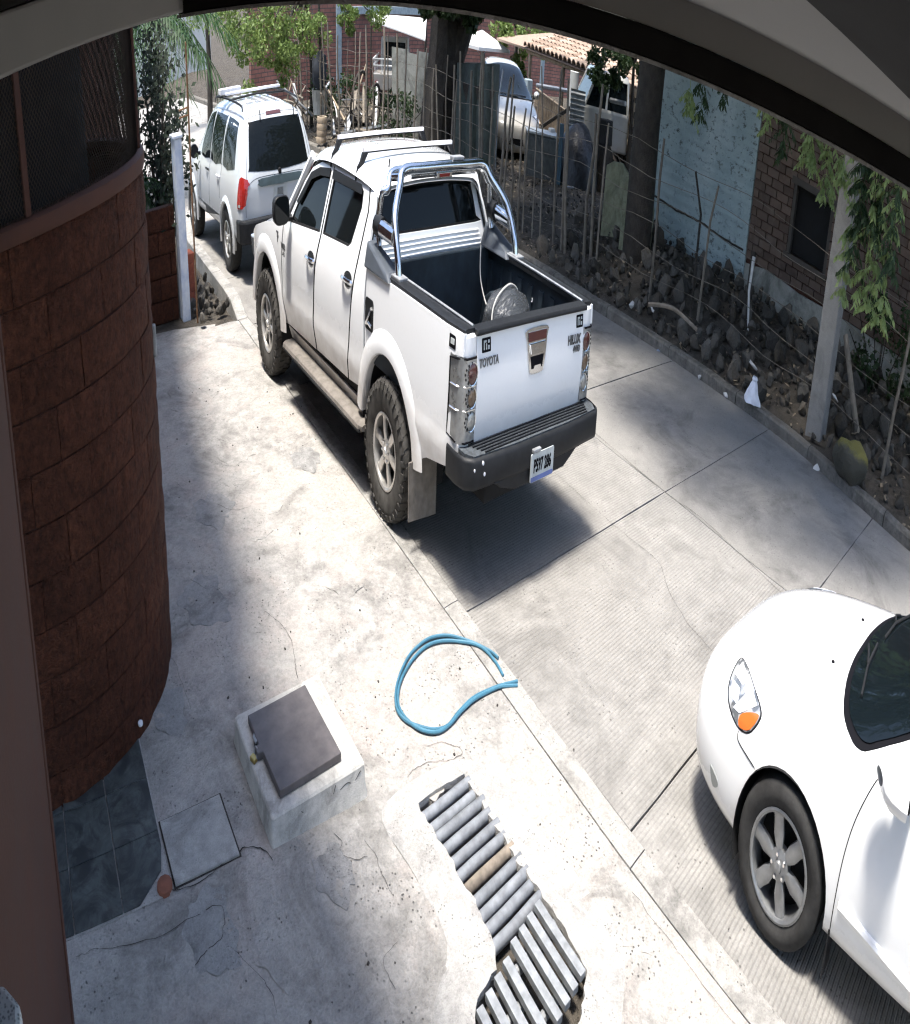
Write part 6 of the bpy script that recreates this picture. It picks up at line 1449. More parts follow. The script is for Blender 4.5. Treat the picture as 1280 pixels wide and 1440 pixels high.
for j in range(6):
    pts = [(FX(y)+0.03*math.sin(y*3+j), y, (bank(FX(y), y) if y < 6.5 else gz(FX(y), y))+0.22+0.24*j+0.03*math.sin(y*2.1+j*1.7)) for y in np.arange(-4.5, 18.5, 0.35)]
    MB().tube(pts, 0.0042, 4).build('fence_wire', M['stick'], fen)
# pale broken stake in front of the brick end, and bent rod by the blue wall
q = on_z(1045, 478, 0.25)
stk = thing('broken_stake', 'short pale split stake leaning in front of the brick wall', 'stake')
MB().tube([(q.x-0.03, q.y-0.12, 0.1), (q.x, q.y, 0.7), (q.x+0.06, q.y+0.02, 1.12)], [0.035, 0.045, 0.05], 8).build('stake', M['bark'], stk, smooth=True)
MB().tube([(q.x-0.07, q.y-0.16, 0.15), (q.x-0.05, q.y-0.03, 0.75), (q.x+0.01, q.y-0.02, 1.08)], [0.012, 0.022, 0.03], 6).build('split_wood', M['litter'], stk, smooth=True)
q = on_z(972, 440, 0.3)
tag(MB().tube([(q.x, q.y, 0.1), (q.x+0.02, q.y+0.02, 1.25), (q.x-0.08, q.y+0.16, 1.62)], [0.024, 0.022, 0.018], 7).build('bent_rod', M['bark'], smooth=True), 'dark upright rod bent at the top in front of the blue wall', 'rod')
q = on_z(950, 470, 0.25)
tag(MB().tube(smooth_poly([(q.x-0.25, q.y+0.45, 0.42), (q.x, q.y+0.1, 0.46), (q.x+0.12, q.y-0.35, 0.38)], 4, False), 0.022, 6).build('stick', M['stick'], smooth=True), 'pale dead stick lying across the stones below the blue wall', 'stick')
q = on_z(1212, 605, 0.3)
tag(MB().tube([(q.x, q.y, 0.15), (q.x+0.2, q.y+0.3, 0.5), (q.x+0.3, q.y+0.6, 0.95)], 0.045, 8).build('log', M['stick'], smooth=True), 'weathered log leaning behind the mossy boulder', 'log')

# ------------------------------------------------------------------ trees
def leaves(n, centre, rad, size, rnd, m=None, hollow=0.25, flat=0.6, aspect=0.45):
    m = m or MB(); vs = []; fs = []; b = len(m.v)
    for k in range(n):
        d = Vector((rnd.gauss(0, 1), rnd.gauss(0, 1), rnd.gauss(0, 1))).normalized()*(hollow+(1-hollow)*rnd.random()**0.6)
        p = Vector(centre)+Vector((d.x*rad[0], d.y*rad[1], d.z*rad[2]))
        a = Vector((rnd.gauss(0, 1), rnd.gauss(0, 1), rnd.gauss(0, flat))).normalized(); u = a.cross(Vector((rnd.gauss(0, 1), rnd.gauss(0, 1), rnd.gauss(0, 1)))).normalized()
        L_ = size*rnd.uniform(0.7, 1.3); i = b+4*k
        m.v += [tuple(p-a*L_*0.5), tuple(p+u*L_*aspect*0.5), tuple(p+a*L_*0.5), tuple(p-u*L_*aspect*0.5)]; m.f.append((i, i+1, i+2, i+3))
    return m
def limb(m, pts, r0, r1, n=8):
    pts = smooth_poly([tuple(q) for q in pts], 4, False); k = len(pts)
    m.tube(pts, [r0+(r1-r0)*i/(k-1) for i in range(k)], n)
# the big roadside tree: trunk in front of the blue wall, crown spreading out of the frame over the road
T1 = thing('roadside_tree', 'tree with a straight dark trunk in front of the blue wall', 'tree', (6.98, 2.83, 0))
rnd = random.Random(5)
m = MB(); limb(m, [(0, 0, -0.1), (0.0, 0, 0.8), (0.02, 0.02, 2.0), (0.08, -0.03, 3.4), (0.05, -0.1, 4.6)], 0.31, 0.22, 12); m.build('trunk', M['bark'], T1, smooth=True)
ends = [(-2.9, -0.2, 4.9), (-3.2, 2.8, 5.0), (-2.9, 5.0, 5.0), (-2.0, -6.4, 4.7), (0.8, 1.4, 4.9), (1.6, 3.6, 5.0), (-3.9, -5.6, 4.6), (-0.6, -7.2, 4.8), (-1.6, -3.2, 4.7), (0.9, -5.2, 5.0), (0.2, -0.6, 5.3), (-0.2, -2.0, 5.6), (1.2, -1.6, 5.0), (-0.9, 0.4, 5.0), (0.3, 3.0, 5.2), (-0.4, 5.0, 5.4), (-1.8, 3.4, 5.2), (-2.2, -1.6, 4.9), (-3.4, -4.0, 4.3), (-1.0, -5.0, 4.8), (0.8, -3.0, 5.2), (2.2, 0.5, 5.2), (-1.2, 1.8, 5.3), (-2.6, 1.2, 4.9), (-3.0, -2.4, 5.2)]
for k, e in enumerate(ends):
    m = MB(); limb(m, [(0.05, -0.05, 3.3+0.15*k), (e[0]*0.4, e[1]*0.4, 4.0+0.1*k), e], 0.10, 0.03); m.build('limb', M['bark'], T1, smooth=True)
m = MB()
for (cx_, cy_, cz_) in ends:
    for q in range(9):
        leaves(210, (cx_+rnd.gauss(0, 0.75), cy_+rnd.gauss(0, 0.75), cz_+rnd.gauss(0, 0.35)), (0.78, 0.78, 0.34), 0.22, rnd, m)
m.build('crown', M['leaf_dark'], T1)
# drooping sprays of pale leaves that hang into view at the right
def spray(name, tip, root, mat, parent, n=26, size=0.085, seed=0, hang=0.25):
    rnd = random.Random(seed); m = MB(); pts = smooth_poly([tuple(root), ((root[0]*0.4+tip[0]*0.6), (root[1]*0.4+tip[1]*0.6), root[2]*0.72+tip[2]*0.28), tuple(tip)], 10, False)
    m.tube(pts, [0.012-0.009*i/(len(pts)-1) for i in range(len(pts))], 4, cap=False)
    for k in range(n):
        t_ = rnd.random()**0.7; p = Vector(pts[int(t_*(len(pts)-1))]); az = rnd.uniform(0, 6.28)
        tw = p+Vector((math.cos(az), math.sin(az), -0.7))*rnd.uniform(0.06, hang)
        m.tube([p, (p+tw)*0.5+Vector((0, 0, 0.02)), tw], 0.003, 3, cap=False)
        for l in range(9):
            q = p.lerp(tw, 0.25+0.75*l/8); sd = 1 if l % 2 else -1
            d = Vector((math.cos(az+sd*1.2), math.sin(az+sd*1.2), -0.9-0.5*rnd.random())).normalized()*size*rnd.uniform(0.7, 1.2); w_ = d.cross(Vector((rnd.gauss(0, 1), rnd.gauss(0, 1), rnd.gauss(0, 1)))).normalized()*size*0.24
            i = len(m.v); m.v += [tuple(q), tuple(q+d*0.45+w_), tuple(q+d), tuple(q+d*0.45-w_)]; m.f.append((i, i+1, i+2, i+3))
    return m.build(name, mat, parent)
inv = Vector((6.98, 2.83, 0))
k = 0
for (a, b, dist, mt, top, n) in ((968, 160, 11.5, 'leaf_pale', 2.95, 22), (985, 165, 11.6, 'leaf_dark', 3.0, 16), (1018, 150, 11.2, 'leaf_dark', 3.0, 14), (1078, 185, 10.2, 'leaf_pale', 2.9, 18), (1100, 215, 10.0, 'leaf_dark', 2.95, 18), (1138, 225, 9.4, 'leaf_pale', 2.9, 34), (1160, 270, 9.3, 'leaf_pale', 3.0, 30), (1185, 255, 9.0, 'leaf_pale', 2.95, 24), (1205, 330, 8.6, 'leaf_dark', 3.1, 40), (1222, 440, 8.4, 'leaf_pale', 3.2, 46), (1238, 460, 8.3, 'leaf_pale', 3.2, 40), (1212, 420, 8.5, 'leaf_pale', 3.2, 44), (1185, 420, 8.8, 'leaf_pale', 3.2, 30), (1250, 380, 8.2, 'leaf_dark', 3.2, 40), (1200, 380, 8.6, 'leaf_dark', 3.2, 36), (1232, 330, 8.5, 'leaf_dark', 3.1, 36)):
    p = at(a, b, dist); k += 1
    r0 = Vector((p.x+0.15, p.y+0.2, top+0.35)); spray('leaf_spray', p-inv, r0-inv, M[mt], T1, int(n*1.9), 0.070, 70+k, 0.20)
m = MB(); limb(m, [(0.05, -0.1, 3.5), (-1.5, -2.2, 3.75), at(1215, 330, 8.5)*1.0-inv+Vector((0.1, 0.2, 1.9-0.6))], 0.08, 0.02); m.build('limb', M['bark'], T1, smooth=True)
# dark undergrowth at the right edge
rnd = random.Random(11)
for j, (x, y, h, lb) in enumerate(((7.0, -3.6, 1.3, 'dark leafy shrub behind the mossy boulder'), (6.2, -4.6, 1.6, 'dark leafy shrub at the far right edge beside the kerb'), (7.4, -2.4, 1.0, 'low dark shrub behind the concrete post'))):
    sh = thing('shrub', lb, 'shrub', (x, y, 0.2)); m = MB()
    for q in range(7):
        e = (rnd.gauss(0, 0.3), rnd.gauss(0, 0.3), h*rnd.uniform(0.6, 1.1)); limb(m, [(0, 0, 0), (e[0]*0.5, e[1]*0.5, e[2]*0.6), e], 0.015, 0.006, 5)
    m.build('stems', M['bark'], sh); m = MB()
    for q in range(16): leaves(60, (rnd.gauss(0, 0.35), rnd.gauss(0, 0.35), h*rnd.uniform(0.25, 1.1)), (0.28, 0.28, 0.2), 0.10, rnd, m)
    m.build('foliage', M['leaf_dark'], sh)
# ================================================================== the yard behind the fence
def A(px_, py_, d): return at(px_, py_, d)
def B(px_, py_, z=0.27):
    """where a pixel meets the yard floor, with its distance"""
    p = on_z(px_, py_, z); return p, math.hypot(p.x-CP[0], p.y-CP[1])
def face(p):
    """heading (about z) of something at p that looks back to the camera"""
    return math.atan2(CP[1]-p.y, CP[0]-p.x)
# far brick wall
t = NT('far_brick'); v = t.pos(rot=(R(90), 0, 0)); br = t.n('TexBrick'); br.inputs['Scale'].default_value = 1.0; br.inputs['Brick Width'].default_value = 0.27; br.inputs['Row Height'].default_value = 0.085; br.inputs['Mortar Size'].default_value = 0.011
br.inputs['Color1'].default_value = (0.30, 0.135, 0.105, 1); br.inputs['Color2'].default_value = (0.215, 0.095, 0.075, 1); br.inputs['Mortar'].default_value = (0.10, 0.075, 0.065, 1); t.l(v, br.inputs['Vector'])
n1 = t.noise(t.pos(), 1.5, 4, 0.6); t.col(t.mix(1.0, br.outputs[0], t.ramp(n1, [(0.3, 0.7), (0.7, 1.2)]), 'MULTIPLY')); t.set(Roughness=0.95); t.bump(br.outputs['Fac'], -0.6, 0.02); M['farbrick'] = t.m
fw = thing('far_brick_wall', 'long red brick wall closing the back of the yard', 'wall')
MB().box((15.0, 20.1, 1.6), (19.0, 0.2, 3.4)).build('wall', M['farbrick'], fw)
M['bluecol'] = simple('blue_grey_concrete', (0.27, 0.33, 0.36), 0.9, var=0.2)
for x in (9.4, 14.6, 21.2): MB().box((x, 19.99, 1.6), (0.24, 0.10, 3.4)).build('column', M['bluecol'], fw, bevel=0.01)
MB().box((12.0, 19.98, 1.98), (5.4, 0.10, 0.16)).build('tie_beam', M['bluecol'], fw, bevel=0.01)
M['sheet0'] = simple('pale_render', (0.55, 0.55, 0.53), 0.9, var=0.1, scale=1.5)
sw2 = MB().box((3.0, 36, 1.2), (12, 0.25, 2.6)); tag(sw2.build('pale_wall', M['sheet0']), 'pale far wall at the end of the street behind the green tree', 'wall')
# sunlit tree with feathery bright leaves, left
def tree(name, label, base, trunk_pts, r0, blobs, mat, size, n, seed, aspect=0.45):
    T = thing(name, label, 'tree', base); rnd = random.Random(seed)
    m = MB(); limb(m, trunk_pts, r0, r0*0.5, 9); m.build('trunk', M['bark'], T, smooth=True)
    top = Vector(trunk_pts[-1])
    for b in blobs:
        m = MB(); c = Vector(b[:3]); limb(m, [tuple(top*0.8), tuple(top*0.5+c*0.5+Vector((0, 0, 0.1))), tuple(c)], r0*0.4, 0.012, 6); m.build('limb', M['bark'], T, smooth=True)
    m = MB()
    for b in blobs:
        for q in range(6): leaves(n, (b[0]+rnd.gauss(0, b[3]*0.45), b[1]+rnd.gauss(0, b[3]*0.45), b[2]+rnd.gauss(0, b[3]*0.35)), (b[3]*0.45, b[3]*0.45, b[3]*0.26), size, rnd, m, aspect=aspect)
    m.build('crown', mat, T); return T
p = A(437, 150, 24.0); bb = []
for (a, b, d, r_) in ((440, 25, 23.5, 0.6), (415, 35, 23, 0.8), (385, 30, 22.5, 0.8), (355, 40, 22.5, 0.8), (400, 60, 22.5, 0.7), (370, 68, 22.2, 0.65), (345, 75, 22, 0.6), (425, 62, 23, 0.5), (395, 88, 22.3, 0.4), (490, 18, 24, 0.45), (525, 22, 24.5, 0.5), (330, 40, 22, 0.7)):
    q = A(a, b, d); bb.append((q.x-p.x, q.y-p.y, q.z-0.1, r_))
tree('slender_tree', 'slender sunlit tree with feathery bright green leaves left of the brick wall', (p.x, p.y, 0.1), [(0, 0, -0.1), (0.05, 0, 0.9), (-0.05, 0, 1.7), (-0.1, 0.1, 2.6)], 0.07, bb, M['leaf_bright'], 0.10, 130, 21)
p = A(345, 110, 27)
tree('street_tree', 'broad green tree over the street behind the silver car', (p.x-1.2, p.y+1, 0.0), [(0, 0, -0.1), (0.05, 0, 1.2), (0.0, 0, 2.6)], 0.10,
     [(0.4, 0, 2.5, 0.9), (-0.8, 0.2, 2.6, 0.9), (1.2, -0.2, 2.35, 0.7), (0.2, 0.4, 3.2, 0.9)], M['leaf_bright'], 0.11, 130, 22).scale = (1.25, 1.25, 1.0)
# big dark tree in the middle of the yard
p = A(614, 185, 20.6)
T2 = tree('old_tree', 'massive dark tree trunk with leaning fork in the middle of the yard', (p.x, p.y, 0.2), [(0, 0, -0.2), (0.04, -0.05, 0.7), (0.10, -0.1, 1.4), (0.12, -0.12, 2.2), (0.15, -0.1, 3.2)], 0.62,
     [(-0.75, -0.7, 2.35, 0.5), (-0.2, -0.9, 2.2, 0.45), (0.6, -0.9, 2.3, 0.5), (-1.2, 0.2, 3.2, 0.9), (0.6, -0.6, 3.0, 0.8), (0.9, 0.8, 3.6, 1.0), (-0.5, -1.2, 3.4, 0.9), (2.4, -1.6, 4.0, 1.1), (0.2, 1.9, 3.8, 1.2), (-2.2, -1.4, 3.8, 0.9), (-1.5, -3.2, 3.9, 1.2), (0.8, -3.4, 4.0, 1.2), (3.2, -3.4, 4.2, 1.2), (-0.2, -5.0, 4.2, 1.2), (2.0, -5.2, 4.3, 1.3), (4.4, -0.6, 4.3, 1.2)], M['leaf_dark'], 0.18, 120, 23)
m = MB(); limb(m, [(0.05, -0.1, 0.9), (0.5, -0.35, 1.7), (0.9, -0.5, 2.5), (1.1, -0.6, 3.2)], 0.34, 0.22, 9); m.build('fork', M['bark'], T2, smooth=True)
# a shade tree rooted behind the pavilion: dark foliage above and between
def blobs_at(p, lst, z0):
    out = []
    for (a, b, d, r_) in lst:
        q = A(a, b, d); out.append((q.x-p.x, q.y-p.y, q.z-z0, r_))
    return out
p = A(885, 200, 20.5)
tree('thin_tree', 'thin dark tree with twisted stems in front of the tiled roof', (p.x, p.y, 0.2), [(0, 0, -0.1), (0.06, 0.02, 0.9), (-0.05, 0, 1.6), (-0.12, 0, 2.4)], 0.07,
     blobs_at(p, ((850, 92, 20, 0.42), (872, 78, 20, 0.45), (838, 74, 20.5, 0.4), (895, 92, 19.5, 0.4), (862, 112, 20, 0.3)), 0.2)+[(0.2, 0.1, 2.8, 0.6), (-0.4, -0.5, 3.2, 0.8), (1.2, -1.5, 3.8, 1.0), (-2.0, -1.2, 3.9, 1.0)], M['leaf_dark'], 0.12, 80, 24)
p = A(725, 90, 31)
tree('back_tree', 'leafy tree rising behind the tiled roof', (p.x, p.y, 0.2), [(0, 0, -0.1), (0, 0, 1.0), (0.1, 0, 2.0)], 0.10, blobs_at(p, ((715, 50, 30, 0.6), (735, 62, 30, 0.55), (722, 85, 29.5, 0.5), (760, 48, 31, 0.7), (705, 40, 30, 0.5), (728, 105, 29, 0.4)), 0.2), M['leaf_bright'], 0.13, 90, 25)
for k, (a, b, h_, lb) in enumerate(((704, 176, 0.9, 'dark weedy bush beside the green tarpaulin'), (826, 196, 0.8, 'dark weedy bush in front of the old truck'), (470, 150, 0.8, 'dark weedy bush right of the hanging jacket'), (560, 178, 0.7, 'low dark weeds at the foot of the grey sheets'))):
    q, d_ = B(a, b+22); sh = thing('weed_bush', lb, 'bush', (q.x, q.y, 0.2)); rnd = random.Random(400+k); m = MB()
    for l in range(7):
        e = (rnd.gauss(0, 0.3), rnd.gauss(0, 0.3), h_*rnd.uniform(0.6, 1.1)); limb(m, [(0, 0, 0), (e[0]*0.5, e[1]*0.5, e[2]*0.6), e], 0.014, 0.006, 5)
    m.build('stems', M['bark'], sh); m = MB()
    for l in range(14): leaves(55, (rnd.gauss(0, 0.35), rnd.gauss(0, 0.35), h_*rnd.uniform(0.2, 1.05)), (0.26, 0.26, 0.18), 0.11, rnd, m)
    m.build('foliage', M['leaf_dark'], sh)

# white awnings against the brick wall
M['sheet'] = simple('white_sheet', (0.60, 0.60, 0.58), 0.7, var=0.06)
pr = thing('parasol', 'white square parasol standing by the brick wall', 'parasol', (A(676, 100, 29.5).x, A(676, 100, 29.5).y, 0.2)); zt = A(676, 45, 29.5).z-0.2
MB().tube([(0, 0, -0.1), (0, 0, zt)], 0.025, 8).build('pole', M['steel'], pr, smooth=True)
m = MB(); m.v = [(0, 0, zt+0.05)]+[(0.85*a, 0.85*b, zt-0.26) for a, b in ((-1, -1), (1, -1), (1, 1), (-1, 1))]+[(0.85*a, 0.85*b, zt-0.33) for a, b in ((-1, -1), (1, -1), (1, 1), (-1, 1))]
m.f = [(0, 1, 2), (0, 2, 3), (0, 3, 4), (0, 4, 1)]+[(1+i, 5+i, 5+(i+1) % 4, 1+(i+1) % 4) for i in range(4)]; m.build('canopy', M['sheet'], pr)
for a, b in ((-1, -1), (1, -1), (1, 1), (-1, 1)): MB().tube([(0, 0, zt-0.5), (0.35*a, 0.35*b, zt-0.16)], 0.010, 5).build('rib', M['steel'], pr)
aw = thing('lean_to', 'white sheet lean-to roof beside the old tree', 'shelter'); q0, q1, q2, q3 = A(522, 31, 27), A(598, 58, 26), A(600, 28, 28.5), A(528, 22, 28.5)
MB().hexa([q0, q1, q2, q3, q0+Vector((0, 0, 0.03)), q1+Vector((0, 0, 0.03)), q2+Vector((0, 0, 0.03)), q3+Vector((0, 0, 0.03))]).build('roof_sheet', M['sheet'], aw, recalc=True)
for q in (q0, q1, q2): MB().tube([(q.x, q.y, 0.1), (q.x, q.y, q.z)], 0.03, 6).build('pole', M['bark'], aw)

# small white pickup bed with rails by the wall, half behind the grey sheets
p = A(548, 128, 26.5); pv = thing('utility_pickup', 'white pickup bed with tubular rails half hidden behind the grey sheets', 'pickup truck', (p.x+0.3, p.y+0.3, 0.27), R(-38))
MB().hexa([(-0.62, -0.95, 0.35), (0.62, -0.95, 0.35), (0.62, 1.0, 0.35), (-0.62, 1.0, 0.35), (-0.66, -0.98, 0.66), (0.66, -0.98, 0.66), (0.66, 1.0, 0.66), (-0.66, 1.0, 0.66)]).build('bed', M['oldwhite'], pv, bevel=0.02)
MB().hexa([(-0.62, 1.05, 0.35), (0.62, 1.05, 0.35), (0.62, 2.2, 0.35), (-0.62, 2.2, 0.35), (-0.55, 1.1, 1.25), (0.55, 1.1, 1.25), (0.55, 1.8, 1.25), (-0.55, 1.8, 1.25)]).build('cab', M['oldwhite'], pv, bevel=0.04)
MB().prism([(-0.45, 0.80), (0.45, 0.80), (0.42, 1.15), (-0.42, 1.15)], 1.07, 1.08, lambda a, b, h: (a, h, b)).build('cab_window', M['glass'], pv)
for z in (0.80, 0.92): MB().tube([(-0.64, 0.98, z), (-0.64, -0.96, z), (0.64, -0.96, z), (0.64, 0.98, z)], 0.022, 6).build('rail', M['sheet'], pv, smooth=True)
for (x, y) in ((-0.64, -0.96), (-0.3, -0.96), (0.1, -0.96), (0.64, -0.96), (-0.64, -0.3), (-0.64, 0.4), (0.64, -0.3), (0.64, 0.4)): MB().tube([(x, y, 0.66), (x, y, 0.93)], 0.018, 6).build('rail_post', M['sheet'], pv)
for (x, y) in ((-0.55, -0.5), (0.55, -0.5), (-0.55, 1.6), (0.55, 1.6)): MB().lathe([(0.14, -0.08), (0.27, -0.08), (0.28, 0), (0.27, 0.08), (0.14, 0.08), (0, 0.06)], 20, 'x', c=(x, y, 0.26)).build('wheel', M['tyre'], pv, smooth=True)
for x in (-0.5, 0.5): MB().box((x, -0.985, 0.45), (0.10, 0.03, 0.14)).build('tail_light', M['red_lens'], pv)

# leaning grey fibre-cement sheets
gs = thing('sheet_screen', 'tall grey fibre-cement sheets standing beside the big tree', 'screen')
for k, (a0, a1, top, bot, d, tl) in enumerate(((552, 575, 66, 190, 21.8, 0.0), (573, 590, 74, 192, 21.5, 0.05), (588, 612, 72, 192, 21.2, -0.04))):
    pa, pb = A(a0, bot, d), A(a1, bot, d-0.15); h = A(a0, top, d).z; h2 = A(a1, top+4, d).z; nrm = Vector((-0.5, -0.85, 0))*0.03
    MB().hexa([(pa.x, pa.y, 0.1), (pb.x, pb.y, 0.1), (pb.x-nrm.x, pb.y-nrm.y, 0.1), (pa.x-nrm.x, pa.y-nrm.y, 0.1), (pa.x+tl, pa.y+0.1, h), (pb.x+tl, pb.y+0.1, h2), (pb.x+tl-nrm.x, pb.y+0.1-nrm.y, h2), (pa.x+tl-nrm.x, pa.y+0.1-nrm.y, h)]).build('sheet', M['panel_cement'], gs, recalc=True)
# dark green tarpaulin hut with bent pipe
th = thing('tarp_stack', 'dark green tarpaulin covered stack right of the big tree', 'tarp'); pa, pb = A(640, 212, 19.6), A(699, 218, 18.8); h = A(660, 94, 19.4).z; h2 = A(697, 90, 19).z
M['tarp'] = simple('green_tarp', (0.030, 0.042, 0.036), 0.65, var=0.4, scale=4, bump=0.5, bscale=8, bdist=0.05)
m = MB(); rows = []
for i in range(13):
    s = i/12; q = pa.lerp(pb, s); j = 0.05*math.sin(i*1.7); row = []
    for kk in range(8):
        u = kk/7; row.append((q.x+0.25*u-j*(1-u*0.5), q.y+0.35*u-j, 0.15+(h+(h2-h)*s-0.15)*min(1, u*1.25)))
    rows.append(row)
m.grid(rows); m.grid([[Vector(r_[-1])+Vector((0.2*w_, 0.28*w_, -0.2*w_)) for w_ in (0, 1, 2, 3)] for r_ in rows]); m.build('tarp', M['tarp'], th, smooth=True)
MB().prism([(pa.x+0.15, pa.y+0.25), (pb.x+0.15, pb.y+0.25), (pb.x+0.7, pb.y+0.9), (pa.x+0.7, pa.y+0.9)], 0.1, h-0.25).build('stack', M['bark'], th, recalc=True)
MB().tube([(pb.x-0.25, pb.y-0.2, 0.1), (pb.x-0.15, pb.y-0.15, 1.3), (pb.x+0.0, pb.y-0.1, h2-0.05)], 0.022, 6).build('bent_pipe', M['steel'], th, smooth=True)
# old white car in the yard, nose to the road
q = A(735, 205, 20.8)
oc = copy_tree(CP_); oc.location = (q.x, q.y+0.6, 0.2); oc.rotation_euler = (0, 0, R(150)); oc.name = 'parked_car'
oc['label'] = 'old faded white car parked in the yard behind the fence'; oc['category'] = 'car'
def repaint(o):
    for ch in o.children:
        if ch.type == 'MESH' and ch.data.materials and ch.data.materials[0] == M['white2']:
            ch.data = ch.data.copy(); ch.data.materials[0] = M['oldwhite']
        repaint(ch)
repaint(oc)

# tiled pavilion
pav = thing('tiled_pavilion', 'open pavilion with clay tile roof on wooden posts', 'pavilion')
e0, e1 = A(737, 79, 27.5), A(925, 140, 20.5); r0, r1 = A(800, 52, 31.0), A(985, 84, 24.0)
e0.z = e1.z = 1.66; r0.z = r1.z = 2.28
t = NT('clay_tile'); c = t.mix(t.rnd(), (0.22, 0.15, 0.105), (0.42, 0.325, 0.25)); n1 = t.noise(t.pos(), 14, 3, 0.6); t.col(t.mix(1.0, c, t.ramp(n1, [(0.3, 0.7), (0.7, 1.15)]), 'MULTIPLY')); t.set(Roughness=0.9); M['claytile'] = t.m
ncol, nrow = 28, 10
L_ = (e1-e0).length; ex = (e1-e0).normalized(); ry = ((r0+r1)/2-(e0+e1)/2); ry = (ry-ex*ry.dot(ex)); RL = ry.length; ry.normalize(); nz = ex.cross(ry)
if nz.z < 0: nz = -nz
mt3 = Matrix((ex, ry, nz)).transposed()
tm = MB(); w_ = L_/ncol*0.54; ln = RL/nrow*1.18; prof = [(w_*math.cos(R(a)), w_*0.62*math.sin(R(a))) for a in range(0, 181, 30)]
tm.grid([[(a*0.92, 0, b+0.03) for a, b in prof], [(a*1.0, ln, b) for a, b in prof]]); tm.grid([[(a*0.80, 0, b*0.8+0.03) for a, b in prof][::-1], [(a*0.88, ln, b*0.8) for a, b in prof][::-1]])
tm.grid([[(a*0.92, 0, b+0.03) for a, b in prof][::-1], [(a*0.80, 0, b*0.8+0.03) for a, b in prof][::-1]])
tme = tm.mesh('roof_tile', M['claytile'])
roofb = MB().hexa([e0, e1, e1+ry*RL, e0+ry*RL, e0+nz*0.02, e1+nz*0.02, e1+ry*RL+nz*0.02, e0+ry*RL+nz*0.02]).build('roof', M['claytile'], pav, recalc=True)
for i in range(ncol):
    for j in range(nrow):
        o = e0+ex*(L_*(i+0.5)/ncol+random.uniform(-0.008, 0.008))+ry*(RL*j/nrow-0.03)+nz*(0.025+0.0*j)
        ob = obj('roof_tile', tme, roofb); ob.matrix_local = Matrix.Translation(o) @ mt3.to_4x4() @ Matrix.Rotation(random.uniform(-0.04, 0.04), 4, 'Z')
# left hip of the roof
hp_ = [e0, e0+ry*RL, e0+Vector((-0.2, 1.9, 0.0))]
MB().hexa([e0-nz*0.01, e0+ry*RL-nz*0.01, e0+Vector((0.55, 2.3, -0.02)), e0+Vector((0.2, 1.3, -0.02)), e0+nz*0.03, e0+ry*RL+nz*0.03, e0+Vector((0.55, 2.3, 0.03)), e0+Vector((0.2, 1.3, 0.03))]).build('roof_hip', M['claytile'], pav, recalc=True)
M['wood'] = simple('pale_timber', (0.30, 0.235, 0.165), 0.85, var=0.3, scale=9, bump=0.3, per=0.2)
for s in (0.03, 0.33, 0.62, 0.97):
    q = e0.lerp(e1, s)+ry*0.15; MB().tube([(q.x, q.y, 0.05), (q.x, q.y, q.z-0.02)], 0.065, 8).build('post', M['wood'], pav, smooth=True)
    q = e0.lerp(e1, s)+ry*RL*0.95; MB().tube([(q.x, q.y, 0.05), (q.x, q.y, q.z-0.05)], 0.065, 8).build('post', M['wood'], pav, smooth=True)
MB().tube([e0+ry*0.12-nz*0.06, e1+ry*0.12-nz*0.06], 0.05, 6).build('eave_beam', M['wood'], pav)
q0, q1 = e0.lerp(e1, 0.12)+ry*RL*0.9, e0.lerp(e1, 0.9)+ry*RL*0.9
MB().hexa([(q0.x, q0.y, 0.1), (q1.x, q1.y, 0.1), (q1.x+0.1, q1.y+0.1, 0.1), (q0.x+0.1, q0.y+0.1, 0.1), (q0.x, q0.y, 1.9), (q1.x, q1.y, 1.9), (q1.x+0.1, q1.y+0.1, 1.9), (q0.x+0.1, q0.y+0.1, 1.9)]).build('back_wall', M['farbrick'], pav, recalc=True)
# railing of palings before the pavilion
rl = thing('paling_rail', 'row of pale wooden palings in front of the pavilion', 'railing'); q0, q1 = A(752, 172, 25.0), A(806, 182, 22.5)
for k in range(17):
    q = q0.lerp(q1, k/16); h = A(752, 126, 25.0).z-0.10*k/16+random.uniform(-0.04, 0.04); MB().box((q.x, q.y, (0.15+h)/2), (0.075, 0.03, h-0.15), Matrix.Rotation(-0.7, 3, 'Z')).build('paling', M['wood'], rl)
zt = A(752, 126, 25.0).z; MB().tube([(q0.x, q0.y, zt+0.02), (q1.x, q1.y, zt-0.12)], 0.025, 6).build('top_rail', M['wood'], rl)
q0, q1 = A(755, 120, 24.0), A(880, 146, 20.0)
tag(MB().tube([q0, q1], 0.04, 6).build('pole', M['steel'], smooth=True), 'long pale pole laid level in front of the pavilion', 'pole')
# corrugated strip, pipe and black plastic
p = A(808, 215, 19.6); d_ = Vector((math.cos(R(-40)), math.sin(R(-40)), 0)); zt = A(808, 125, 19.6).z; zb_ = A(808, 215, 19.6).z
M['zinc'] = simple('zinc_sheet', (0.42, 0.43, 0.42), 0.5, 0.5, var=0.2)
cs = thing('corrugated_strip', 'narrow upright strip of bright corrugated metal in the yard', 'metal sheet')
rows = []
for k in range(49):
    z = zb_+(zt-zb_)*k/48; o = 0.03*math.sin(k*PI/2.0); rows.append([p+d_*s+Vector((-0.6*o, -0.8*o, z-p.z)) for s in (-0.21, 0.21)])
m = MB().grid(rows); m.grid([[q+Vector((0.003, 0.004, 0)) for q in r_] for r_ in rows]); m.build('sheet', M['zinc'], cs)
MB().tube([(p.x+0.05, p.y+0.06, 0.1), (p.x+0.02, p.y+0.05, zt)], 0.025, 6).build('stake', M['bark'], cs)
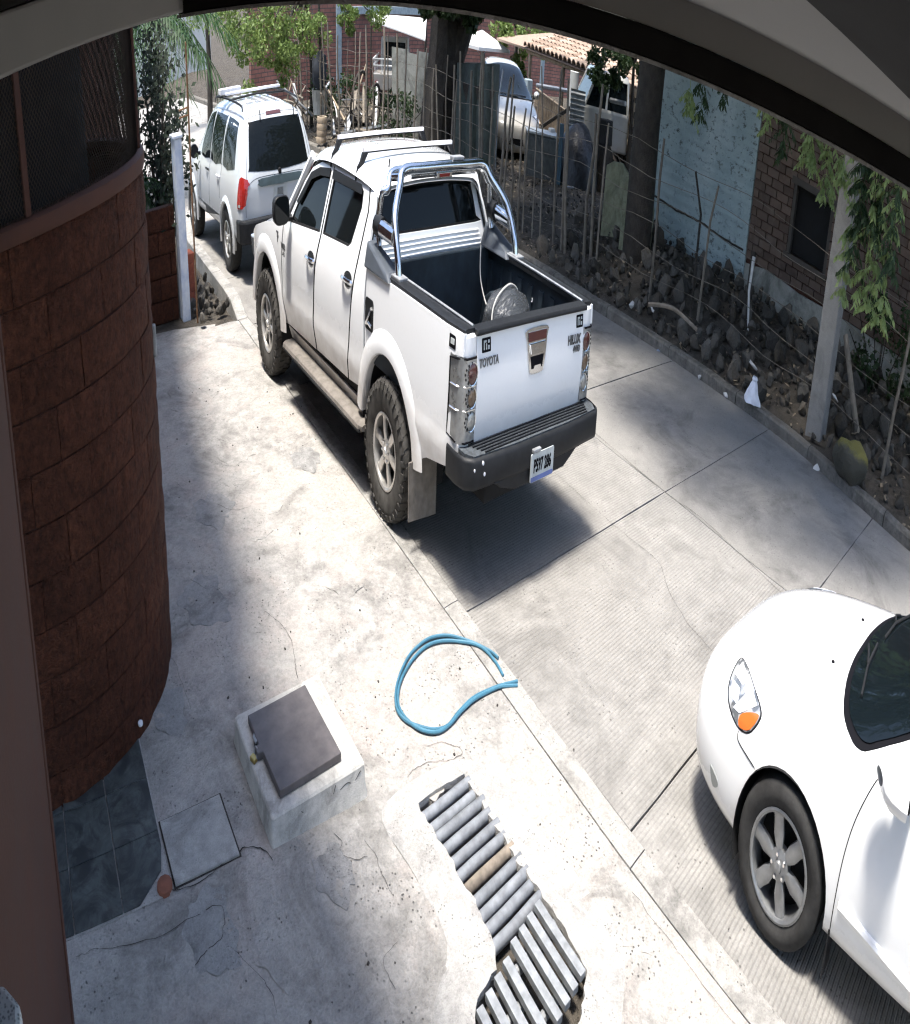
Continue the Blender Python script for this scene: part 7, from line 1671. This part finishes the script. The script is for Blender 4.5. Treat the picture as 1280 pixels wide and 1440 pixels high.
tag(MB().lathe([(0.13, 0), (0.13, A(806, 100, 20.3).z-0.2), (0.0, A(806, 100, 20.3).z-0.2)], 12, c=(A(806, 140, 20.3).x, A(806, 140, 20.3).y, 0.2)).build('upright_pipe', M['sheet'], smooth=True), 'white upright pipe above the corrugated strip', 'pipe')
bk = thing('black_plastic_heap', 'heap covered with black plastic behind the corrugated strip', 'heap'); p = A(812, 252, 18.8)
m = MB(); rows = []
for i in range(15):
    a = 2*PI*i/14; row = []
    for (r_, z) in ((0.66, 0.0), (0.62, 0.35), (0.54, 0.62), (0.30, 0.85+0.12*max(0, math.cos(a))), (0.05, 0.98)):
        row.append((p.x+0.2+r_*math.cos(a)*(1+0.12*math.sin(5*a)), p.y+0.3+r_*math.sin(a)*(1+0.12*math.sin(4*a)), 0.12+z*1.05))
    rows.append(row)
m.grid(rows); m.build('cover', simple('black_sheet', (0.012, 0.013, 0.016), 0.4, var=0.4, bump=0.5, bscale=6, bdist=0.06), bk, smooth=True, sharp=60)
MB().tube([(p.x-0.5, p.y-0.05, 0.30), (p.x+0.45, p.y-0.30, 0.30)], 0.02, 6).build('batten', M['steel'], bk)
tag(MB().box((A(786, 250, 18.6).x, A(786, 250, 18.6).y, 0.62), (0.09, 0.10, 1.0), Matrix.Rotation(0.5, 3, 'Z')).build('blue_board', simple('blue_paint', (0.03, 0.07, 0.10), 0.6), bevel=0.005), 'dark blue upright board left of the black plastic heap', 'board')
# old truck: white cab, wooden stake body
p = A(868, 222, 20.8); ot = thing('farm_truck', 'old white truck with slatted body parked beside the pavilion', 'truck', (p.x+0.55, p.y+0.35, 0.2), R(52))
MB().hexa([(-0.85, 0.0, 0.55), (0.85, 0.0, 0.55), (0.85, 1.35, 0.55), (-0.85, 1.35, 0.55), (-0.85, 0.0, 1.15), (0.85, 0.0, 1.15), (0.85, 1.45, 1.15), (-0.85, 1.45, 1.15)]).build('cab_lower', M['oldwhite'], ot, bevel=0.04)
for (x, y, x2, y2) in ((-0.82, 0.05, -0.74, 0.08), (0.82, 0.05, 0.74, 0.08), (-0.82, 1.38, -0.72, 1.05), (0.82, 1.38, 0.72, 1.05), (-0.82, 0.72, -0.73, 0.66), (0.82, 0.72, 0.73, 0.66)): MB().tube([(x, y, 1.14), (x2, y2, 1.62)], 0.035, 6).build('cab_pillar', M['oldwhite'], ot, smooth=True)
MB().hexa([(-0.78, 0.03, 1.60), (0.78, 0.03, 1.60), (0.78, 1.10, 1.60), (-0.78, 1.10, 1.60), (-0.68, 0.08, 1.70), (0.68, 0.08, 1.70), (0.68, 1.0, 1.70), (-0.68, 1.0, 1.70)]).build('cab_roof', M['oldwhite'], ot, bevel=0.03)
for s in (-1, 1): MB().hexa([(s*0.80, 0.08, 1.14), (s*0.79, 0.08, 1.14), (s*0.79, 1.32, 1.14), (s*0.80, 1.32, 1.14), (s*0.72, 0.10, 1.60), (s*0.71, 0.10, 1.60), (s*0.71, 1.02, 1.60), (s*0.72, 1.02, 1.60)]).build('side_window', M['windshield'], ot, recalc=True)
MB().hexa([(-0.78, 1.40, 1.14), (0.78, 1.40, 1.14), (0.78, 1.41, 1.14), (-0.78, 1.41, 1.14), (-0.68, 1.06, 1.60), (0.68, 1.06, 1.60), (0.68, 1.07, 1.60), (-0.68, 1.07, 1.60)]).build('windshield', M['windshield'], ot, recalc=True)
MB().box((0, -1.35, 0.66), (1.8, 2.55, 0.12)).build('bed', M['wood'], ot, bevel=0.01)
for s in (-1, 1):
    for k in range(7): MB().box((s*0.88, -0.15-0.40*k, 1.12), (0.04, 0.05, 0.85)).build('stake', M['bark'], ot)
    for z in (0.85, 1.08, 1.31, 1.52): MB().box((s*0.90, -1.35, z), (0.03, 2.5, 0.13)).build('slat', M['wood'], ot)
for z in (0.85, 1.08, 1.31, 1.52): MB().box((0, -0.10, z), (1.7, 0.03, 0.13)).build('slat', M['wood'], ot)
for (x, y) in ((-0.74, 0.75), (0.74, 0.75), (-0.74, -1.9), (0.74, -1.9)): MB().lathe([(0.0, 0.10), (0.2, 0.09), (0.22, 0.12), (0.36, 0.11), (0.39, 0.0), (0.36, -0.11), (0.22, -0.12), (0.2, -0.09), (0, -0.1)], 24, 'x', c=(x, y, 0.36)).build('wheel', M['tyre'], ot, smooth=True)
# grey cabinet with pale top
p = A(764, 248, 18.9); cab_ = thing('cabinet', 'discarded grey metal cabinet with a pale lid in the yard', 'cabinet', (p.x+0.1, p.y+0.25, 0.15), R(-38))
zt = A(764, 190, 18.9).z-0.15
MB().box((0, 0, zt/2), (0.85, 0.60, zt)).build('carcass', simple('grey_metal', (0.10, 0.105, 0.10), 0.6, 0.2, var=0.25), cab_, bevel=0.01)
MB().box((0, 0, zt+0.012), (0.90, 0.65, 0.03)).build('top', M['zinc'], cab_, bevel=0.004)
MB().box((-0.212, -0.306, zt/2), (0.41, 0.012, zt*0.9)).build('door', MATS['grey_metal'], cab_, bevel=0.003); MB().box((0.212, -0.306, zt/2), (0.41, 0.012, zt*0.9)).build('door', MATS['grey_metal'], cab_, bevel=0.003)
# two greenish curved slabs leaning by the trunk
M['greenslab'] = concrete('green_slab', (0.24, 0.245, 0.16), (0.14, 0.15, 0.095), (0.30, 0.305, 0.21), 2.0, 0.4, stains=0.6)
for k, (a0, a1, top, bot, d, lb) in enumerate(((842, 886, 230, 352, 14.3, 'greenish curved slab leaning left of the dark trunk, rear one'), (868, 912, 246, 362, 13.9, 'greenish curved slab touching the dark trunk, front one'))):
    pa, pb = A(a0, bot, d), A(a1, bot, d-0.2); zt = A(a0, top, d).z; w_ = (pb-pa).xy.length; dd_ = Vector(((pb-pa).x, (pb-pa).y, 0)).normalized(); nn = Vector((-dd_.y, dd_.x, 0))
    outl = [(0, 0), (w_, 0), (w_, zt*0.74), (w_*0.8, zt*0.9), (w_*0.5, zt), (w_*0.2, zt*0.985), (0, zt*0.93)]
    tag(MB().prism(outl, 0, 0.06, lambda a, b, h: tuple(pa*1.0+dd_*a+nn*(h+0.1*b)+Vector((0, 0, 0.08+b-pa.z)))).build('curved_slab', M['greenslab'], bevel=0.01, recalc=True), lb, 'slab')
# jacket and bucket on a post, stacked tyres, scrap tubes
p = A(450, 165, 23.2); jk = thing('post_with_jacket', 'fence post hung with a dark jacket above a pale bucket', 'post', (p.x, p.y, 0.2)); jk.scale = (1.5, 1.5, 1.35)
MB().tube([(0, 0, -0.1), (0.02, 0, 0.7), (0, 0, 1.55)], 0.03, 7).build('post', M['bark'], jk)
m = MB(); rows = []
for z, r_ in ((0.95, 0.05), (0.88, 0.14), (0.74, 0.17), (0.58, 0.15), (0.50, 0.10)): rows.append([(r_*(1+0.25*math.sin(4*a+z*9))*math.cos(a), r_*(1+0.2*math.sin(3*a))*math.sin(a), z) for a in [2*PI*k/16 for k in range(17)]])
m.grid(rows); m.build('jacket', simple('dark_cloth', (0.02, 0.025, 0.035), 0.9, var=0.4), jk, smooth=True)
bu = MB().lathe([(0.0, 0.18), (0.14, 0.18), (0.175, 0.48), (0.185, 0.49), (0.17, 0.48)], 16).build('bucket', M['zinc'], jk, smooth=True)
for k in range(10): MB().tube([(0.142*math.cos(k*0.63), 0.142*math.sin(k*0.63), 0.2), (0.175*math.cos(k*0.63), 0.175*math.sin(k*0.63), 0.47)], 0.008, 4).build('ridge', M['zinc'], bu)
p = A(452, 195, 21.5)
for k in range(4): tag(MB().lathe([(0.10, 0.0), (0.15, 0.0), (0.165, 0.05), (0.15, 0.10), (0.10, 0.10), (0.095, 0.05), (0.10, 0.0)], 20, c=(p.x+0.01*k, p.y, 0.16+0.102*k)).build('clay_ring', M['wood'], smooth=True), 'pale ring, %s in the stack beyond the pickup roof' % ('lowest', 'second from the ground', 'second from the top', 'topmost')[k], 'ring', 'stack of pale rings')
for k, (a, b, d, r_) in enumerate(((505, 170, 22.5, 0.50), (525, 176, 22.0, 0.42))):
    p = A(a, b, d); m = MB().tube([(r_*math.cos(R(q)), 0, r_*math.sin(R(q))) for q in range(0, 360, 15)], 0.035, 7, closed=True)
    tag(m.build('hoop', M['bark'], smooth=True, loc=(p.x, p.y, 0.2+r_), rot=(0.2, 0, 0.5)), ('large dark hoop leaning on the fence beyond the pickup', 'smaller dark hoop beside the large one beyond the pickup')[k], 'hoop')
for k, (a0, b0, d0, a1, b1, d1, mt, lb) in enumerate(((462, 128, 23.0, 485, 170, 22.0, 'wood', 'white plank leaning right of the hanging jacket'), (480, 188, 21.2, 545, 176, 22.5, 'steel', 'pale pipe lying low behind the fence beyond the pickup'), (500, 182, 21.5, 540, 188, 21.5, 'stick', 'grey branch on the ground behind the fence'), (762, 178, 20.5, 802, 152, 19.9, 'bark', 'dark beam propped against the corrugated strip'), (705, 125, 23.5, 728, 172, 22.5, 'wood', 'pale plank leaning near the old white car'), (735, 130, 25, 760, 176, 23.5, 'wood', 'long pale plank leaning against the palings'))):
    q0, q1 = A(a0, b0, d0), A(a1, b1, d1); tag(MB().tube([q0, (q0+q1)/2, q1], 0.035, 5).build('plank', M[mt]), lb, 'plank')
for k, (a, b, d, w_, h_, mt, lb) in enumerate(((714, 112, 26.5, 0.9, 0.35, 'sheet', 'white tub on the scrap beyond the old white car'), (742, 142, 25.5, 0.30, 0.8, 'bluecol', 'white refrigerator door standing before the palings'), (776, 188, 19.4, 0.20, 0.16, 'sheet', 'small white can on the grey cabinet side'), (898, 232, 15.2, 0.2, 0.16, 'sheet', 'white crumpled sack beside the dark trunk'), (852, 186, 19.2, 0.36, 0.36, 'rubber', 'black drum end before the old truck'), (752, 188, 21.0, 0.40, 0.26, 'wood', 'pale wooden crate in front of the old white car'))):
    p = A(a, b, d); z0_ = 0.15 if p.z-h_/2 < 0.5 else p.z-h_/2
    o = thing('scrap', lb, 'scrap', (p.x, p.y, 0.12)); hh = max(p.z+h_/2-0.12, 0.1)
    MB().hexa([(-w_/2, -w_*0.35, hh-h_), (w_/2, -w_*0.35, hh-h_), (w_/2, w_*0.35, hh-h_), (-w_/2, w_*0.35, hh-h_), (-w_*0.46, -w_*0.3, hh), (w_*0.46, -w_*0.3, hh), (w_*0.46, w_*0.3, hh), (-w_*0.46, w_*0.3, hh)]).build('body', M[mt], o, bevel=0.02)
    if hh-h_ > 0.05: MB().box((0, 0, (hh-h_)/2), (w_*0.7, w_*0.5, hh-h_)).build('stand', M['bark'], o)

# heaps of scrap: boards, pipes and branches thrown together behind the fence
for k, (a, b, n_, sp, lb) in enumerate(((505, 178, 26, 0.9, 'tangle of scrap boards and branches behind the fence beyond the pickup'), (735, 190, 22, 0.8, 'pile of scrap planks and pipes between the white car and the cabinet'), (850, 228, 22, 0.7, 'stack of loose boards and rods before the old truck'), (690, 205, 16, 0.7, 'scrap rods piled against the green tarpaulin'), (425, 168, 16, 0.7, 'dry sticks and boards heaped at the left end of the fence'))):
    q, d_ = B(a, b); hp = thing('scrap_heap', lb, 'scrap heap', (q.x, q.y, 0.2)); rnd = random.Random(90+k)
    for j in range(n_):
        az = rnd.uniform(0, PI); L2_ = rnd.uniform(0.5, 1.5); el = rnd.uniform(-0.1, 0.9); c = Vector((rnd.gauss(0, sp*0.5), rnd.gauss(0, sp*0.5), 0.08+rnd.random()*0.45))
        d3 = Vector((math.cos(az)*math.cos(el), math.sin(az)*math.cos(el), math.sin(el)))*L2_*0.5; lo = c-d3
        if lo.z < 0: c.z -= lo.z
        mt = M[rnd.choice(('wood', 'stick', 'bark', 'steel', 'sheet', 'stick', 'bark'))]
        if rnd.random() < 0.5: MB().tube([c-d3, c+Vector((rnd.gauss(0, 0.03), rnd.gauss(0, 0.03), 0)), c+d3], rnd.uniform(0.012, 0.03), 6).build('pole', mt, hp, smooth=True)
        else:
            rt = d3.to_track_quat('X', 'Z').to_matrix(); MB().box(c, (L2_, rnd.uniform(0.06, 0.18), 0.02), rt).build('plank', mt, hp)
    for j in range(5):
        r_ = rnd.uniform(0.10, 0.22); MB().tube([(0.25*j-0.5+r_*math.cos(R(t_)), rnd.uniform(-0.02, 0.02)-0.3, r_+r_*math.sin(R(t_))) for t_ in range(0, 360, 24)], 0.02, 5, closed=True).build('hoop', M['bark'], hp, smooth=True) if k in (0, 2) else None
